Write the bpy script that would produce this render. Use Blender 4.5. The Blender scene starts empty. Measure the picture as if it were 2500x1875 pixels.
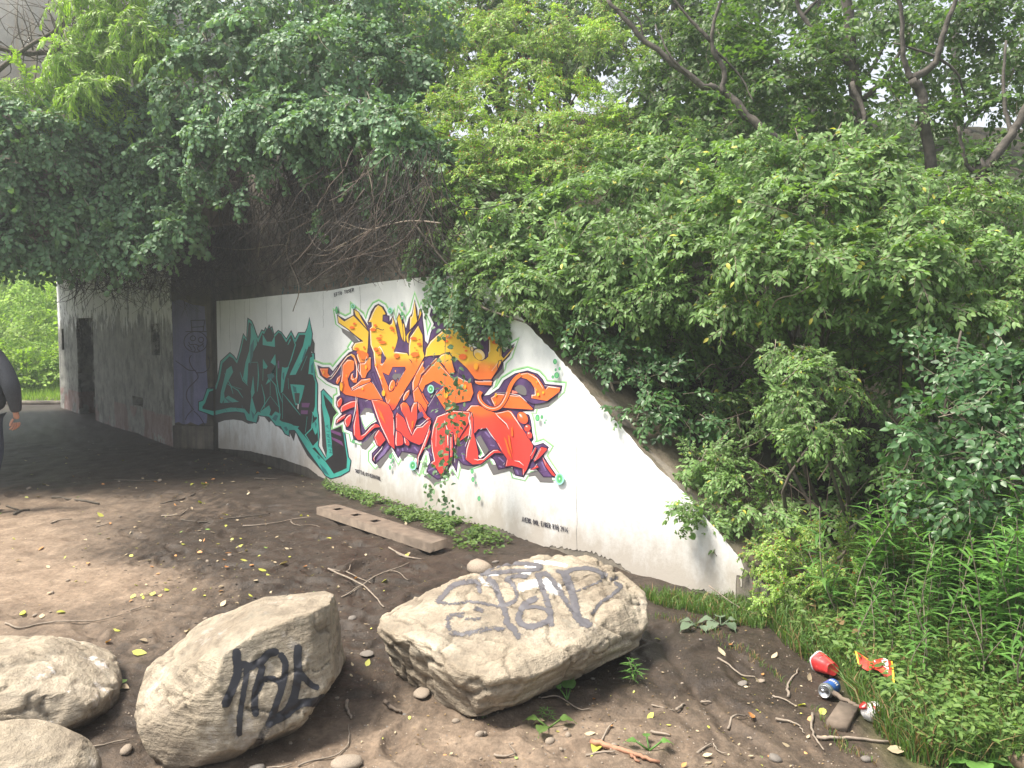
import bpy, bmesh, math, random
import numpy as np
from mathutils import Vector, Matrix, Quaternion
from mathutils.bvhtree import BVHTree
random.seed(7); rng = np.random.default_rng(11)
S = bpy.context.scene
COL = S.collection

# ---------------------------------------------------------------- camera
CAMZ = 1.6; TH = math.atan(126.5/2000.0)
cd = bpy.data.cameras.new('camera'); cam = bpy.data.objects.new('camera', cd); COL.objects.link(cam)
cam.location = (0, 0, CAMZ); cam.rotation_euler = (math.pi/2-TH, 0, 0)
cd.sensor_width = 36; cd.lens = 28.8; cd.clip_start = 0.05; cd.clip_end = 2000
S.camera = cam
# ---------------------------------------------------------------- sky and sun
SUNV = Vector((-0.46, -0.07, 0.885)).normalized()
w = bpy.data.worlds.new('World'); S.world = w; w.use_nodes = True
nt = w.node_tree; nt.nodes.clear()
sky = nt.nodes.new('ShaderNodeTexSky'); sky.sky_type = 'NISHITA'; sky.sun_disc = False
sky.sun_elevation = math.asin(SUNV.z); sky.sun_rotation = math.atan2(SUNV.x, SUNV.y)
sky.dust_density = 3.0; sky.air_density = 1.0
hs = nt.nodes.new('ShaderNodeHueSaturation'); hs.inputs['Saturation'].default_value = 0.3
bg = nt.nodes.new('ShaderNodeBackground'); bg.inputs[1].default_value = 0.12
wo = nt.nodes.new('ShaderNodeOutputWorld')
nt.links.new(sky.outputs[0], hs.inputs['Color']); nt.links.new(hs.outputs[0], bg.inputs[0]); nt.links.new(bg.outputs[0], wo.inputs[0])
sl = bpy.data.lights.new('sun', 'SUN'); sl.energy = 3.6; sl.angle = math.radians(16); sl.color = (1, 0.93, 0.82)
so = bpy.data.objects.new('sun', sl); COL.objects.link(so); so.location = (-5, -2, 9)
so.rotation_euler = (-SUNV).to_track_quat('-Z', 'Y').to_euler()
S.view_settings.view_transform = 'Standard'; S.view_settings.look = 'None'
S.view_settings.exposure = 1.35; S.view_settings.gamma = 1; S.view_settings.use_curve_mapping = False
S.render.engine = 'CYCLES'
try:
    S.cycles.max_bounces = 6; S.cycles.diffuse_bounces = 3; S.cycles.glossy_bounces = 2
    S.cycles.transmission_bounces = 4; S.cycles.transparent_max_bounces = 6; S.cycles.use_denoising = True
    S.cycles.caustics_reflective = False; S.cycles.caustics_refractive = False
except Exception: pass

# ---------------------------------------------------------------- pixel (2500x1875 photo) to place
def ray(px, py):
    u = (px-1250)/2000.0; v = (937.5-py)/2000.0
    return np.array([u, math.cos(TH)+v*math.sin(TH), -math.sin(TH)+v*math.cos(TH)])
CP = np.array([0, 0, CAMZ])
def P(px, py, Y):
    r = ray(px, py); return CP + r*(Y/r[1])
def G(px, py, z=0.0):
    r = ray(px, py); return CP + r*((z-CAMZ)/r[2])

# ---------------------------------------------------------------- numpy noise
def _h(ix, iy, iz, seed):
    n = (ix*374761393 + iy*668265263 + iz*2147483647 + seed*974634777) & 0xffffffff
    n = ((n ^ (n >> 13))*1274126177) & 0xffffffff
    return ((n ^ (n >> 16)) & 0xffff)/65535.0
def vnoise(p, seed=0):
    p = np.asarray(p, float); i = np.floor(p).astype(np.int64); f = p-i; f = f*f*(3-2*f)
    r = 0
    for dx in (0, 1):
        for dy in (0, 1):
            for dz in (0, 1):
                wgt = (f[:, 0] if dx else 1-f[:, 0])*(f[:, 1] if dy else 1-f[:, 1])*(f[:, 2] if dz else 1-f[:, 2])
                r = r + wgt*_h(i[:, 0]+dx, i[:, 1]+dy, i[:, 2]+dz, seed)
    return r
def fbm(p, octs=4, seed=0, gain=.5):
    r = 0; a = 1; t = 0; p = np.asarray(p, float)
    for o in range(octs):
        r = r + a*vnoise(p, seed+o*17); t += a; a *= gain; p = p*2.03+13.7
    return r/t - .5

# ---------------------------------------------------------------- materials
def newmat(name):
    m = bpy.data.materials.new(name); m.use_nodes = True
    t = m.node_tree; b = t.nodes['Principled BSDF']; return m, t, b
def N(t, k, **kw):
    n = t.nodes.new(k)
    for a, v in kw.items():
        if a in ('operation', 'blend_type', 'data_type', 'attribute_name', 'noise_dimensions', 'feature', 'interpolation_type'): setattr(n, a, v)
        else: n.inputs[a.replace('_', ' ')].default_value = v
    return n
def ramp(t, stops, interp='LINEAR'):
    r = t.nodes.new('ShaderNodeValToRGB'); r.color_ramp.interpolation = interp
    e = r.color_ramp.elements
    while len(e) < len(stops): e.new(.5)
    for k, (pp, c) in enumerate(stops):
        e[k].position = pp; e[k].color = (c[0], c[1], c[2], 1) if len(c) < 4 else c
    return r
def mixc(t, fac, a, b, blend='MIX'):
    m = t.nodes.new('ShaderNodeMix'); m.data_type = 'RGBA'; m.blend_type = blend
    for s, v in ((0, fac), (6, a), (7, b)):
        if hasattr(v, 'links'): t.links.new(v, m.inputs[s])
        elif s == 0: m.inputs[0].default_value = v
        else: m.inputs[s].default_value = (v[0], v[1], v[2], 1)
    return m.outputs[2]
def math_(t, op, a, b=None):
    m = t.nodes.new('ShaderNodeMath'); m.operation = op
    for s, v in ((0, a), (1, b)):
        if v is None: continue
        if hasattr(v, 'links'): t.links.new(v, m.inputs[s])
        else: m.inputs[s].default_value = v
    return m.outputs[0]
def noise(t, vec, scale, detail=4, rough=.55, out='Fac'):
    n = t.nodes.new('ShaderNodeTexNoise'); n.inputs['Scale'].default_value = scale
    n.inputs['Detail'].default_value = detail; n.inputs['Roughness'].default_value = rough
    if vec is not None: t.links.new(vec, n.inputs['Vector'])
    return n.outputs[out]
def mapping(t, vec, scale=(1, 1, 1), loc=(0, 0, 0), rot=(0, 0, 0)):
    m = t.nodes.new('ShaderNodeMapping'); m.inputs['Scale'].default_value = scale
    m.inputs['Location'].default_value = loc; m.inputs['Rotation'].default_value = rot
    t.links.new(vec, m.inputs['Vector']); return m.outputs[0]
def objco(t): return t.nodes.new('ShaderNodeTexCoord').outputs['Object']
def bump(t, b, h, strength=.4, dist=.01):
    n = t.nodes.new('ShaderNodeBump'); n.inputs['Strength'].default_value = strength; n.inputs['Distance'].default_value = dist
    t.links.new(h, n.inputs['Height']); t.links.new(n.outputs[0], b.inputs['Normal']); return n
def attr(t, name, out='Fac'):
    a = t.nodes.new('ShaderNodeAttribute'); a.attribute_name = name; return a.outputs[out]
def plain(name, c, rough=.6, var=.12, scale=20, metal=0, bmp=0):
    m, t, b = newmat(name); co = objco(t); n = noise(t, co, scale)
    r = ramp(t, [(.3, [x*(1-var) for x in c]), (.7, [min(1, x*(1+var)) for x in c])])
    t.links.new(n, r.inputs[0]); t.links.new(r.outputs[0], b.inputs['Base Color'])
    b.inputs['Roughness'].default_value = rough; b.inputs['Metallic'].default_value = metal
    if bmp: bump(t, b, n, bmp, .01)
    return m

def leafmat(name, c1, c2, trans=.3, rough=.42, spec=.45, yel=None):
    m, t, b = newmat(name)
    f = attr(t, 'tint'); oi = t.nodes.new('ShaderNodeObjectInfo').outputs['Random']
    col = mixc(t, f, c1, c2)
    if yel is not None:
        k = math_(t, 'GREATER_THAN', f, .993); col = mixc(t, k, col, yel)
    br = math_(t, 'ADD', math_(t, 'MULTIPLY', oi, .5), .75)
    hv = t.nodes.new('ShaderNodeHueSaturation'); t.links.new(col, hv.inputs['Color']); t.links.new(br, hv.inputs['Value'])
    col = hv.outputs[0]
    t.links.new(col, b.inputs['Base Color']); b.inputs['Roughness'].default_value = rough
    b.inputs['Specular IOR Level'].default_value = spec
    tr = t.nodes.new('ShaderNodeBsdfTranslucent')
    t.links.new(mixc(t, 1.0, col, (1.5, 1.6, .6), 'MULTIPLY'), tr.inputs['Color'])
    mx = t.nodes.new('ShaderNodeMixShader'); mx.inputs[0].default_value = trans
    o = t.nodes['Material Output']
    t.links.new(b.outputs[0], mx.inputs[1]); t.links.new(tr.outputs[0], mx.inputs[2]); t.links.new(mx.outputs[0], o.inputs[0])
    return m

# ---------------------------------------------------------------- objects
WM = {}     # world matrices of things and parts built here
def wm(o): return WM.get(o.name, Matrix.Identity(4))
def tag(o, label=None, cat=None, group=None, kind=None):
    if label: o['label'] = label
    if cat: o['category'] = cat
    if group: o['group'] = group
    if kind: o['kind'] = kind
    return o
def thing(name, loc, label, cat, group=None, rotz=0):
    o = bpy.data.objects.new(name, None); COL.objects.link(o); o.empty_display_size = .1
    o.location = loc; o.rotation_euler = (0, 0, rotz)
    WM[o.name] = Matrix.Translation(Vector(loc)) @ Matrix.Rotation(rotz, 4, 'Z')
    return tag(o, label, cat, group)
def meshdata(name, V, F, mats, mi=None, tint=None, smooth=False):
    me = bpy.data.meshes.new(name)
    V = np.asarray(V, np.float32).reshape(-1, 3)
    lens = np.fromiter((len(f) for f in F), np.int32, len(F)) if not isinstance(F, np.ndarray) else np.full(len(F), F.shape[1], np.int32)
    flat = np.asarray(F, np.int32).ravel() if isinstance(F, np.ndarray) else np.fromiter((i for f in F for i in f), np.int32, int(lens.sum()))
    me.vertices.add(len(V)); me.vertices.foreach_set('co', V.ravel())
    me.loops.add(len(flat)); me.loops.foreach_set('vertex_index', flat)
    me.polygons.add(len(lens)); st = np.zeros(len(lens), np.int32); st[1:] = np.cumsum(lens)[:-1]
    me.polygons.foreach_set('loop_start', st)
    if smooth: me.polygons.foreach_set('use_smooth', np.ones(len(lens), bool))
    for m in (mats if isinstance(mats, (list, tuple)) else [mats]): me.materials.append(m)
    if mi is not None: me.polygons.foreach_set('material_index', np.asarray(mi, np.int32))
    if tint is not None:
        a = me.attributes.new('tint', 'FLOAT', 'FACE'); a.data.foreach_set('value', np.asarray(tint, np.float32))
    me.update(calc_edges=True); me.validate()
    return me
def obj(name, V, F, mats, parent=None, mi=None, tint=None, smooth=False, at=None):
    """V in world coordinates; stored relative to the parent (or to `at`)."""
    V = np.asarray(V, float).reshape(-1, 3)
    if parent is not None:
        inv = np.array(wm(parent).inverted()); V = V @ inv[:3, :3].T + inv[:3, 3]
    M = Matrix.Identity(4)
    if parent is None and at is not None:
        V = V - np.asarray(at); M = Matrix.Translation(Vector(at))
    o = bpy.data.objects.new(name, meshdata(name, V, F, mats, mi, tint, smooth)); COL.objects.link(o)
    if parent is not None: o.parent = parent; WM[o.name] = wm(parent).copy()
    else: o.location = M.translation; WM[o.name] = M
    return o
class MB:
    def __init__(s): s.V = []; s.F = []; s.M = []; s.T = []; s.n = 0
    def add(s, V, F, m=0, t=.5):
        s.V.append(np.asarray(V, float).reshape(-1, 3)); b = s.n
        for f in F: s.F.append(tuple(i+b for i in f)); s.M.append(m); s.T.append(t)
        s.n += len(s.V[-1])
    def box(s, lo, hi, m=0, R=None, c=None):
        x0, y0, z0 = lo; x1, y1, z1 = hi
        V = np.array([(x0,y0,z0),(x1,y0,z0),(x1,y1,z0),(x0,y1,z0),(x0,y0,z1),(x1,y0,z1),(x1,y1,z1),(x0,y1,z1)], float)
        if R is not None: V = V @ np.asarray(R).T
        if c is not None: V = V + np.asarray(c)
        s.add(V, [(0,3,2,1),(4,5,6,7),(0,1,5,4),(1,2,6,5),(2,3,7,6),(3,0,4,7)], m)
    def tube(s, pts, rad, n=5, m=0, t=.5, cap=True):
        pts = np.asarray(pts, float); k = len(pts); rad = np.broadcast_to(np.asarray(rad, float), (k,))
        tg = np.gradient(pts, axis=0); tg /= (np.linalg.norm(tg, axis=1)[:, None]+1e-9)
        ref = np.array([0.31, .2, .93]) if abs(tg[0][2]) < .9 else np.array([.9, .1, .2])
        V = []
        for i in range(k):
            a = np.cross(tg[i], ref); a /= np.linalg.norm(a)+1e-9; b = np.cross(tg[i], a)
            for j in range(n):
                w_ = 2*math.pi*j/n; V.append(pts[i]+rad[i]*(math.cos(w_)*a+math.sin(w_)*b))
        F = []
        for i in range(k-1):
            for j in range(n): F.append((i*n+j, i*n+(j+1) % n, (i+1)*n+(j+1) % n, (i+1)*n+j))
        if cap: F.append(tuple(range(n))[::-1]); F.append(tuple((k-1)*n+j for j in range(n)))
        s.add(V, F, m, t)
    def build(s, name, mats, parent=None, smooth=False, at=None):
        return obj(name, np.concatenate(s.V), s.F, mats, parent, s.M, s.T, smooth, at)
    def mesh(s, name, mats, smooth=False):
        return meshdata(name, np.concatenate(s.V), s.F, mats, s.M, s.T, smooth)
def smoothpath(pts, n=8):
    """Catmull-Rom through the points."""
    p = np.asarray(pts, float)
    if len(p) < 3: return np.array([p[0]+(p[-1]-p[0])*t for t in np.linspace(0, 1, n)])
    q = np.vstack([2*p[0]-p[1], p, 2*p[-1]-p[-2]]); out = []
    for i in range(1, len(q)-2):
        for t in np.arange(n)/n:
            out.append(.5*((2*q[i])+(-q[i-1]+q[i+1])*t+(2*q[i-1]-5*q[i]+4*q[i+1]-q[i+2])*t*t+(-q[i-1]+3*q[i]-3*q[i+1]+q[i+2])*t**3))
    out.append(q[-2]); return np.array(out)
def inst(name, me, M, parent=None):
    o = bpy.data.objects.new(name, me); COL.objects.link(o)
    if parent is not None: o.parent = parent; o.matrix_basis = wm(parent).inverted() @ M
    else: o.matrix_basis = M
    return o
# ================================================================ materials of the place
def soil_mat():
    m, t, b = newmat('soil'); co = objco(t)
    dry = attr(t, 'dry')  # dry soil mask, with the sunny left patch painted in
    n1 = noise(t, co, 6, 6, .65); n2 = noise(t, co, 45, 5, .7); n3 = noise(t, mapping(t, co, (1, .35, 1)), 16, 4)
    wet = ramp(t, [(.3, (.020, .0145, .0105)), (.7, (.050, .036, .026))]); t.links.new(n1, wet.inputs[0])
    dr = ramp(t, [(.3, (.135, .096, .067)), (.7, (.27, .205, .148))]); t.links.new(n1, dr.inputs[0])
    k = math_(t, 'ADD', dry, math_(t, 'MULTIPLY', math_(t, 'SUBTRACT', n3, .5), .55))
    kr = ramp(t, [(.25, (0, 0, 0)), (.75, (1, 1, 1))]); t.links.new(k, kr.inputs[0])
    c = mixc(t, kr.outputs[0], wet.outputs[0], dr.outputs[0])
    sp = ramp(t, [(.25, (.45, .45, .45)), (.5, (1, 1, 1)), (.75, (1.6, 1.55, 1.5))]); t.links.new(n2, sp.inputs[0])
    c = mixc(t, .75, c, sp.outputs[0], 'MULTIPLY')
    # crumbs and grit: tiny pale specks
    v = t.nodes.new('ShaderNodeTexVoronoi'); v.inputs['Scale'].default_value = 62; t.links.new(co, v.inputs['Vector'])
    g = ramp(t, [(.05, (1, 1, 1)), (.14, (0, 0, 0))]); t.links.new(v.outputs['Distance'], g.inputs[0])
    gate = ramp(t, [(.60, (0, 0, 0)), (.66, (1, 1, 1))]); t.links.new(noise(t, co, 9, 3), gate.inputs[0])
    gg = math_(t, 'MULTIPLY', g.outputs[0], gate.outputs[0])
    c = mixc(t, math_(t, 'MULTIPLY', gg, .45), c, (.22, .18, .14))
    grass = attr(t, 'grassy')
    gc = ramp(t, [(.35, (.06, .10, .02)), (.65, (.22, .26, .07))]); t.links.new(n3, gc.inputs[0])
    c = mixc(t, grass, c, gc.outputs[0])
    t.links.new(c, b.inputs['Base Color'])
    ro = t.nodes.new('ShaderNodeMapRange'); ro.inputs['To Min'].default_value = .55; ro.inputs['To Max'].default_value = .95
    t.links.new(kr.outputs[0], ro.inputs['Value']); t.links.new(ro.outputs[0], b.inputs['Roughness'])
    b.inputs['Specular IOR Level'].default_value = .3
    h = math_(t, 'ADD', math_(t, 'MULTIPLY', n2, .6), math_(t, 'MULTIPLY', noise(t, co, 110, 4), .4))
    bump(t, b, h, .8, .012)
    return m
M_SOIL = soil_mat()

def concrete_mat(name, c1, c2, streak=(.03, .03, .028), sfac=.5, bmp=.35):
    m, t, b = newmat(name); co = objco(t)
    n = noise(t, co, 3.5, 6, .62); r = ramp(t, [(.32, c1), (.68, c2)]); t.links.new(n, r.inputs[0])
    s = noise(t, mapping(t, co, (7, 7, .45)), 1.6, 5, .6); sr = ramp(t, [(.48, (0, 0, 0)), (.66, (1, 1, 1))]); t.links.new(s, sr.inputs[0])
    c = mixc(t, math_(t, 'MULTIPLY', sr.outputs[0], sfac), r.outputs[0], streak)
    f = noise(t, co, 60, 4, .7); fr = ramp(t, [(.3, (.75, .75, .75)), (.7, (1.15, 1.15, 1.15))]); t.links.new(f, fr.inputs[0])
    c = mixc(t, .7, c, fr.outputs[0], 'MULTIPLY')
    t.links.new(c, b.inputs['Base Color']); b.inputs['Roughness'].default_value = .9
    bump(t, b, math_(t, 'ADD', f, math_(t, 'MULTIPLY', n, 2)), bmp, .012)
    return m
M_CONC = concrete_mat('stained_concrete', (.16, .135, .10), (.30, .27, .22))
M_DARKCONC = concrete_mat('sooty_concrete', (.062, .054, .043), (.19, .165, .13))
M_PIER = concrete_mat('pale_concrete', (.30, .28, .27), (.46, .44, .42), (.42, .30, .17), .45)
M_COPE = concrete_mat('mossy_coping', (.10, .08, .055), (.20, .165, .12), (.05, .055, .03), .5, .6)

def guard_mat():
    """Old silver and white paint run down over dark concrete, purple near the corner, red low down."""
    m, t, b = newmat('tagged_concrete'); co = objco(t)
    sx = t.nodes.new('ShaderNodeSeparateXYZ'); t.links.new(co, sx.inputs[0])
    n = noise(t, co, 5, 7, .7); base = ramp(t, [(.35, (.08, .08, .07)), (.62, (.33, .33, .30))]); t.links.new(n, base.inputs[0])
    st = noise(t, mapping(t, co, (3.6, 3.6, .55)), 1.3, 8, .72)
    zz = math_(t, 'MULTIPLY', math_(t, 'SUBTRACT', sx.outputs[2], 1.75), .42)
    k = math_(t, 'ADD', st, zz); kr = ramp(t, [(.49, (0, 0, 0)), (.53, (1, 1, 1))]); t.links.new(k, kr.inputs[0])
    c = mixc(t, kr.outputs[0], base.outputs[0], (.78, .79, .78))
    st2 = noise(t, mapping(t, co, (2, 2, 1.2)), 1.7, 8, .78, ); k2 = ramp(t, [(.52, (0, 0, 0)), (.56, (1, 1, 1))]); t.links.new(st2, k2.inputs[0])
    c = mixc(t, math_(t, 'MULTIPLY', k2.outputs[0], .85), c, (.04, .042, .038))
    red = math_(t, 'MULTIPLY', math_(t, 'LESS_THAN', sx.outputs[2], .42), math_(t, 'GREATER_THAN', noise(t, co, 1.7, 4), .50))
    c = mixc(t, math_(t, 'MULTIPLY', red, .45), c, (.22, .07, .06))
    t.links.new(c, b.inputs['Base Color']); b.inputs['Roughness'].default_value = .7
    bump(t, b, n, .4, .012); return m
M_GUARD = guard_mat()
M_PURPLEWALL = concrete_mat('dull_purple_paint', (.13, .13, .24), (.20, .20, .33), (.05, .05, .04), .5, .3)

def white_mat():
    m, t, b = newmat('white_wall_paint'); co = objco(t)
    sx = t.nodes.new('ShaderNodeSeparateXYZ'); t.links.new(co, sx.inputs[0])
    n = noise(t, co, 2.2, 6, .6); base = ramp(t, [(.32, (.66, .675, .665)), (.48, (.76, .77, .76)), (.7, (.82, .83, .82))]); t.links.new(n, base.inputs[0])
    # dirt splashed up from the ground
    sn = noise(t, mapping(t, co, (2.2, 2.2, 1.2)), 2.0, 7, .7)
    z = math_(t, 'SUBTRACT', math_(t, 'ADD', math_(t, 'MULTIPLY', sn, .70), .0), math_(t, 'MULTIPLY', sx.outputs[2], .75))
    zr = ramp(t, [(0.0, (0, 0, 0)), (.30, (1, 1, 1))]); t.links.new(z, zr.inputs[0])
    c = mixc(t, math_(t, 'MULTIPLY', zr.outputs[0], .8), base.outputs[0], (.36, .31, .25))
    # runs of dirty water from the top, stronger at the far end
    s = noise(t, mapping(t, co, (7, 7, .16)), 1.5, 6, .66); sr = ramp(t, [(.60, (0, 0, 0)), (.67, (1, 1, 1))]); t.links.new(s, sr.inputs[0])
    far = ramp(t, [(0, (1, 1, 1)), (.28, (.5, .5, .5)), (.5, (.08, .08, .08)), (.8, (0, 0, 0))]); t.links.new(math_(t, 'DIVIDE', sx.outputs[0], 8.0), far.inputs[0])
    c = mixc(t, math_(t, 'MULTIPLY', math_(t, 'MULTIPLY', sr.outputs[0], far.outputs[0]), .6), c, (.10, .10, .09))
    sp = noise(t, co, 26, 3, .6); spr = ramp(t, [(.70, (0, 0, 0)), (.74, (1, 1, 1))]); t.links.new(sp, spr.inputs[0])
    c = mixc(t, math_(t, 'MULTIPLY', spr.outputs[0], .35), c, (.33, .34, .33))
    t.links.new(c, b.inputs['Base Color']); b.inputs['Roughness'].default_value = .6
    bump(t, b, noise(t, co, 40, 5, .6), .25, .006); return m
M_WHITE = white_mat()

def flat(name, c, rough=.5, var=.06): return plain(name, c, rough, var, 9)
def grad_mat():
    """Yellow over orange over red, faded into each other with the can."""
    m, t, b = newmat('faded_lettering'); co = objco(t)
    sx = t.nodes.new('ShaderNodeSeparateXYZ'); t.links.new(co, sx.inputs[0])
    z = math_(t, 'ADD', sx.outputs[2], math_(t, 'MULTIPLY', math_(t, 'SUBTRACT', noise(t, co, 3.5, 2), .5), .10))
    r = ramp(t, [(.0, (.58, .045, .045)), (.36, (.70, .060, .048)), (.432, (.73, .078, .045)), (.452, (.84, .15, .035)), (.61, (.88, .20, .04)), (.635, (.88, .28, .05)), (.655, (.88, .52, .05)), (1, (.90, .60, .05))])
    t.links.new(math_(t, 'DIVIDE', z, 2.1), r.inputs[0]); t.links.new(r.outputs[0], b.inputs['Base Color'])
    b.inputs['Roughness'].default_value = .5; return m
MC = {
 'fill': grad_mat(), 'purple': plain('violet_paint', (.095, .050, .14), .5, .45, 6), 'line': flat('dark_violet_line', (.035, .012, .05)),
 'grey': flat('grey_drop_shadow_paint', (.165, .155, .155)), 'green': flat('green_spray', (.16, .50, .18), .6, .25), 'dgreen': flat('deep_green_spray', (.05, .30, .16), .6, .3),
 'white': flat('white_line_paint', (.83, .83, .82)), 'hi': flat('pale_highlight', (.86, .80, .78)), 'spotr': flat('orange_spot', (.88, .17, .03)),
 'spoty': flat('yellow_spot', (.95, .42, .03)), 'cream': flat('cream_paint', (.86, .62, .30)), 'pink': flat('pink_paint', (.80, .22, .16)), 'lilac': flat('lilac_paint', (.22, .15, .33)),
 'teal': plain('teal_paint', (.055, .39, .325), .5, .15, 5), 'dteal': flat('dark_teal_paint', (.02, .15, .16)), 'black': plain('black_mural_paint', (.020, .018, .020), .5, .25, 5),
 'shadow': flat('charcoal_shadow_paint', (.055, .050, .050)), 'violet': flat('purple_stripe_paint', (.16, .06, .17)), 'ltgreen': flat('light_green_spray', (.40, .68, .32), .6, .2),
 'cyan': flat('pale_cyan_spray', (.35, .70, .66)), 'ink': flat('black_marker', (.02, .018, .035)), 'dteal2': flat('faded_teal_paint', (.035, .085, .085), .9, .5), 'dorange': flat('faded_orange_paint', (.14, .09, .065), .9, .5),
}

# ================================================================ ground
FEET = []
for _ in range(110):
    p_ = G(random.gauss(700, 330), random.uniform(1180, 1560)); FEET.append((p_[0], p_[1], random.uniform(0, 3.14)))
for _ in range(30):
    p_ = G(random.uniform(900, 2000), random.uniform(1480, 1850)); FEET.append((p_[0], p_[1], random.uniform(0, 3.14)))
def ground_h(x, y):
    p = np.stack([x, y, np.zeros_like(x)], 1)
    h = .07*fbm(p*.55, 3, 3) + .022*fbm(p*3.2, 4, 5)
    mud = np.exp(-(((x+1.3)/1.3)**2+((y-5.7)/1.1)**2))            # churned mud
    q = np.stack([(x*.55+y*.83)*2.6, (y*.55-x*.83)*11, np.zeros_like(x)], 1)
    h += mud*.085*fbm(q, 4, 9)
    h += .030*fbm(np.stack([x*6+y*2, y*13, 0*x], 1), 3, 21)*np.clip(1.1-abs(x+1.5)/4.5, .25, 1)
    for x0, x1 in ((.58, .74), (.74, .88)):                       # two ruts near the litter
        a = np.clip((4.35-y)/1.2, 0, 1); cx = x0+(x1-x0)*a
        h -= .016*np.exp(-((x-cx)/.028)**2)*((y < 4.4) & (y > 3.2))
    h += .026*fbm(p*6.5, 4, 31)+.008*fbm(p*24, 2, 33)*np.clip(9-y, 0, 3)/3
    for fx, fy, fa in FEET:                                       # trodden prints with a squeezed-up rim
        dx, dy = x-fx, y-fy; m = (abs(dx) < .3) & (abs(dy) < .3)
        if not m.any(): continue
        c_, s_ = math.cos(fa), math.sin(fa); a1 = (dx[m]*c_+dy[m]*s_)/.15; b1 = (-dx[m]*s_+dy[m]*c_)/.055; r = np.sqrt(a1*a1+b1*b1)
        h[m] += -.016*np.exp(-r**4)+.007*np.exp(-((r-1.25)/.25)**2)
    h -= .012
    return h
def dry_and_sun(x, y):
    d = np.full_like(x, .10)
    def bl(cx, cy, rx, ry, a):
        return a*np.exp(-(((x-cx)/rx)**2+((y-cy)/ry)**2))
    d += bl(-5.3, 7.2, 2.1, 1.0, .85)+bl(-4.1, 6.15, 1.2, .45, .55)+bl(-3.4, 5.25, 1.5, .45, .95)+bl(-3.0, 4.6, 1.5, .5, .35)  # left patch: dry soil, lightened further to put sunlight into the colour
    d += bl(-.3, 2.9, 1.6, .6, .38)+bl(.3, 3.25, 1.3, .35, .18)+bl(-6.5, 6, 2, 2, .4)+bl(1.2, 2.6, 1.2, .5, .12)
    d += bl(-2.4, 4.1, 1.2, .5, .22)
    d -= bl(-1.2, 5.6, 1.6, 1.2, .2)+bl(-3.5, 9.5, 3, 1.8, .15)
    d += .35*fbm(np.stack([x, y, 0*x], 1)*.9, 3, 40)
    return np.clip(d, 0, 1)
u = np.concatenate([np.linspace(-1.25, -.72, 30)[:-1], np.linspace(-.72, .52, 440), np.linspace(.52, 1, 26)[1:]]); ys = np.concatenate([np.exp(np.linspace(math.log(1.2), math.log(2.4), 40))[:-1], np.exp(np.linspace(math.log(2.4), math.log(12), 420)), np.exp(np.linspace(math.log(12), math.log(60), 90))[1:]])
uu, yy = np.meshgrid(u, ys); xx = uu*yy
x = xx.ravel(); y = yy.ravel(); z = ground_h(x, y)
z = np.where(y > 24, z*.5, z)
nr, nc = uu.shape
edge = np.zeros((nr, nc), bool); edge[0] = edge[-1] = True; edge[:, 0] = edge[:, -1] = True
z = np.where(edge.ravel(), -.14, z)
idx = np.arange(nr*nc).reshape(nr, nc)
Fg = np.stack([idx[:-1, :-1], idx[:-1, 1:], idx[1:, 1:], idx[1:, :-1]], -1).reshape(-1, 4)
gnd = obj('ground', np.stack([x, y, z], 1), Fg, M_SOIL, smooth=True)
tag(gnd, 'muddy bare earth of the underpass with dry tan patches, one toned for sunlight, and litter', kind='structure')
a = gnd.data.attributes.new('dry', 'FLOAT', 'POINT'); a.data.foreach_set('value', dry_and_sun(x, y).astype(np.float32))
gr = np.clip((y-18.6+(x+8)*.25)/.8, 0, 1)*np.clip(.9+.6*fbm(np.stack([x, y*3, 0*x], 1), 3, 4), 0, 1)
gr = np.maximum(gr, np.clip((x-1.35-.10*(y-3))/.35, 0, 1)*.55)
a = gnd.data.attributes.new('grassy', 'FLOAT', 'POINT'); a.data.foreach_set('value', np.clip(gr, 0, 1).astype(np.float32))
B = 900.
far_g = obj('field', [(-B, -B, -.12), (B, -B, -.12), (B, B, -.12), (-B, B, -.12)], [(0, 1, 2, 3)], plain('field_grass', (.10, .14, .04), .9, .3, .4))
tag(far_g, 'flat green field reaching to the horizon', kind='structure')

# ================================================================ the wing wall
E0 = G(525, 1097); E1 = G(1790, 1462); E0[2] = E1[2] = 0
EV = (E1-E0); WL = np.linalg.norm(EV); EV = EV/WL
NV = np.array([EV[1], -EV[0], 0]);
if NV[1] > 0: NV = -NV                                  # towards the passage
def W(px, py):
    r = ray(px, py); k = np.dot(E0-CP, NV)/np.dot(r, NV); return CP+r*k
def Wsz(px, py):
    p = W(px, py); return np.dot(p-E0, EV), p[2]
def wpt(s, z, off=0.): 
    p = E0+EV*s+NV*off; return np.array([p[0], p[1], z])
rotw = math.atan2(EV[1], EV[0])
wall = thing('wing_wall', tuple(E0), 'sloping concrete wing wall painted white and covered by two bright graffiti pieces', 'wall', rotz=rotw)
sA, zA = Wsz(1178, 676); sB, zB = Wsz(1790, 1345)
sl_ = (zB-zA)/(sB-sA); ztop = 3.7; s_flat = sA+(ztop-zA)/sl_; s_end = sB-zB/sl_+.12
TK = .42
def wall_top(s): return np.clip(zA+(s-sA)*sl_, -.1, ztop)
prof = [(-.05, -.1), (-.05, ztop), (s_flat, ztop)] + [(s, wall_top(s)) for s in np.linspace(s_flat, s_end, 30)[1:]] + [(s_end+.02, -.1)]
prof = [(s, zz+(.012*(vnoise(np.array([[s*6, 0, 0]]))[0]-.5) if 2 < i < len(prof)-1 else 0)) for i, (s, zz) in enumerate(prof)]
n_ = len(prof)
Vw = [wpt(s, zz, 0) for s, zz in prof]+[wpt(s, zz, -TK) for s, zz in prof]
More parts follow.
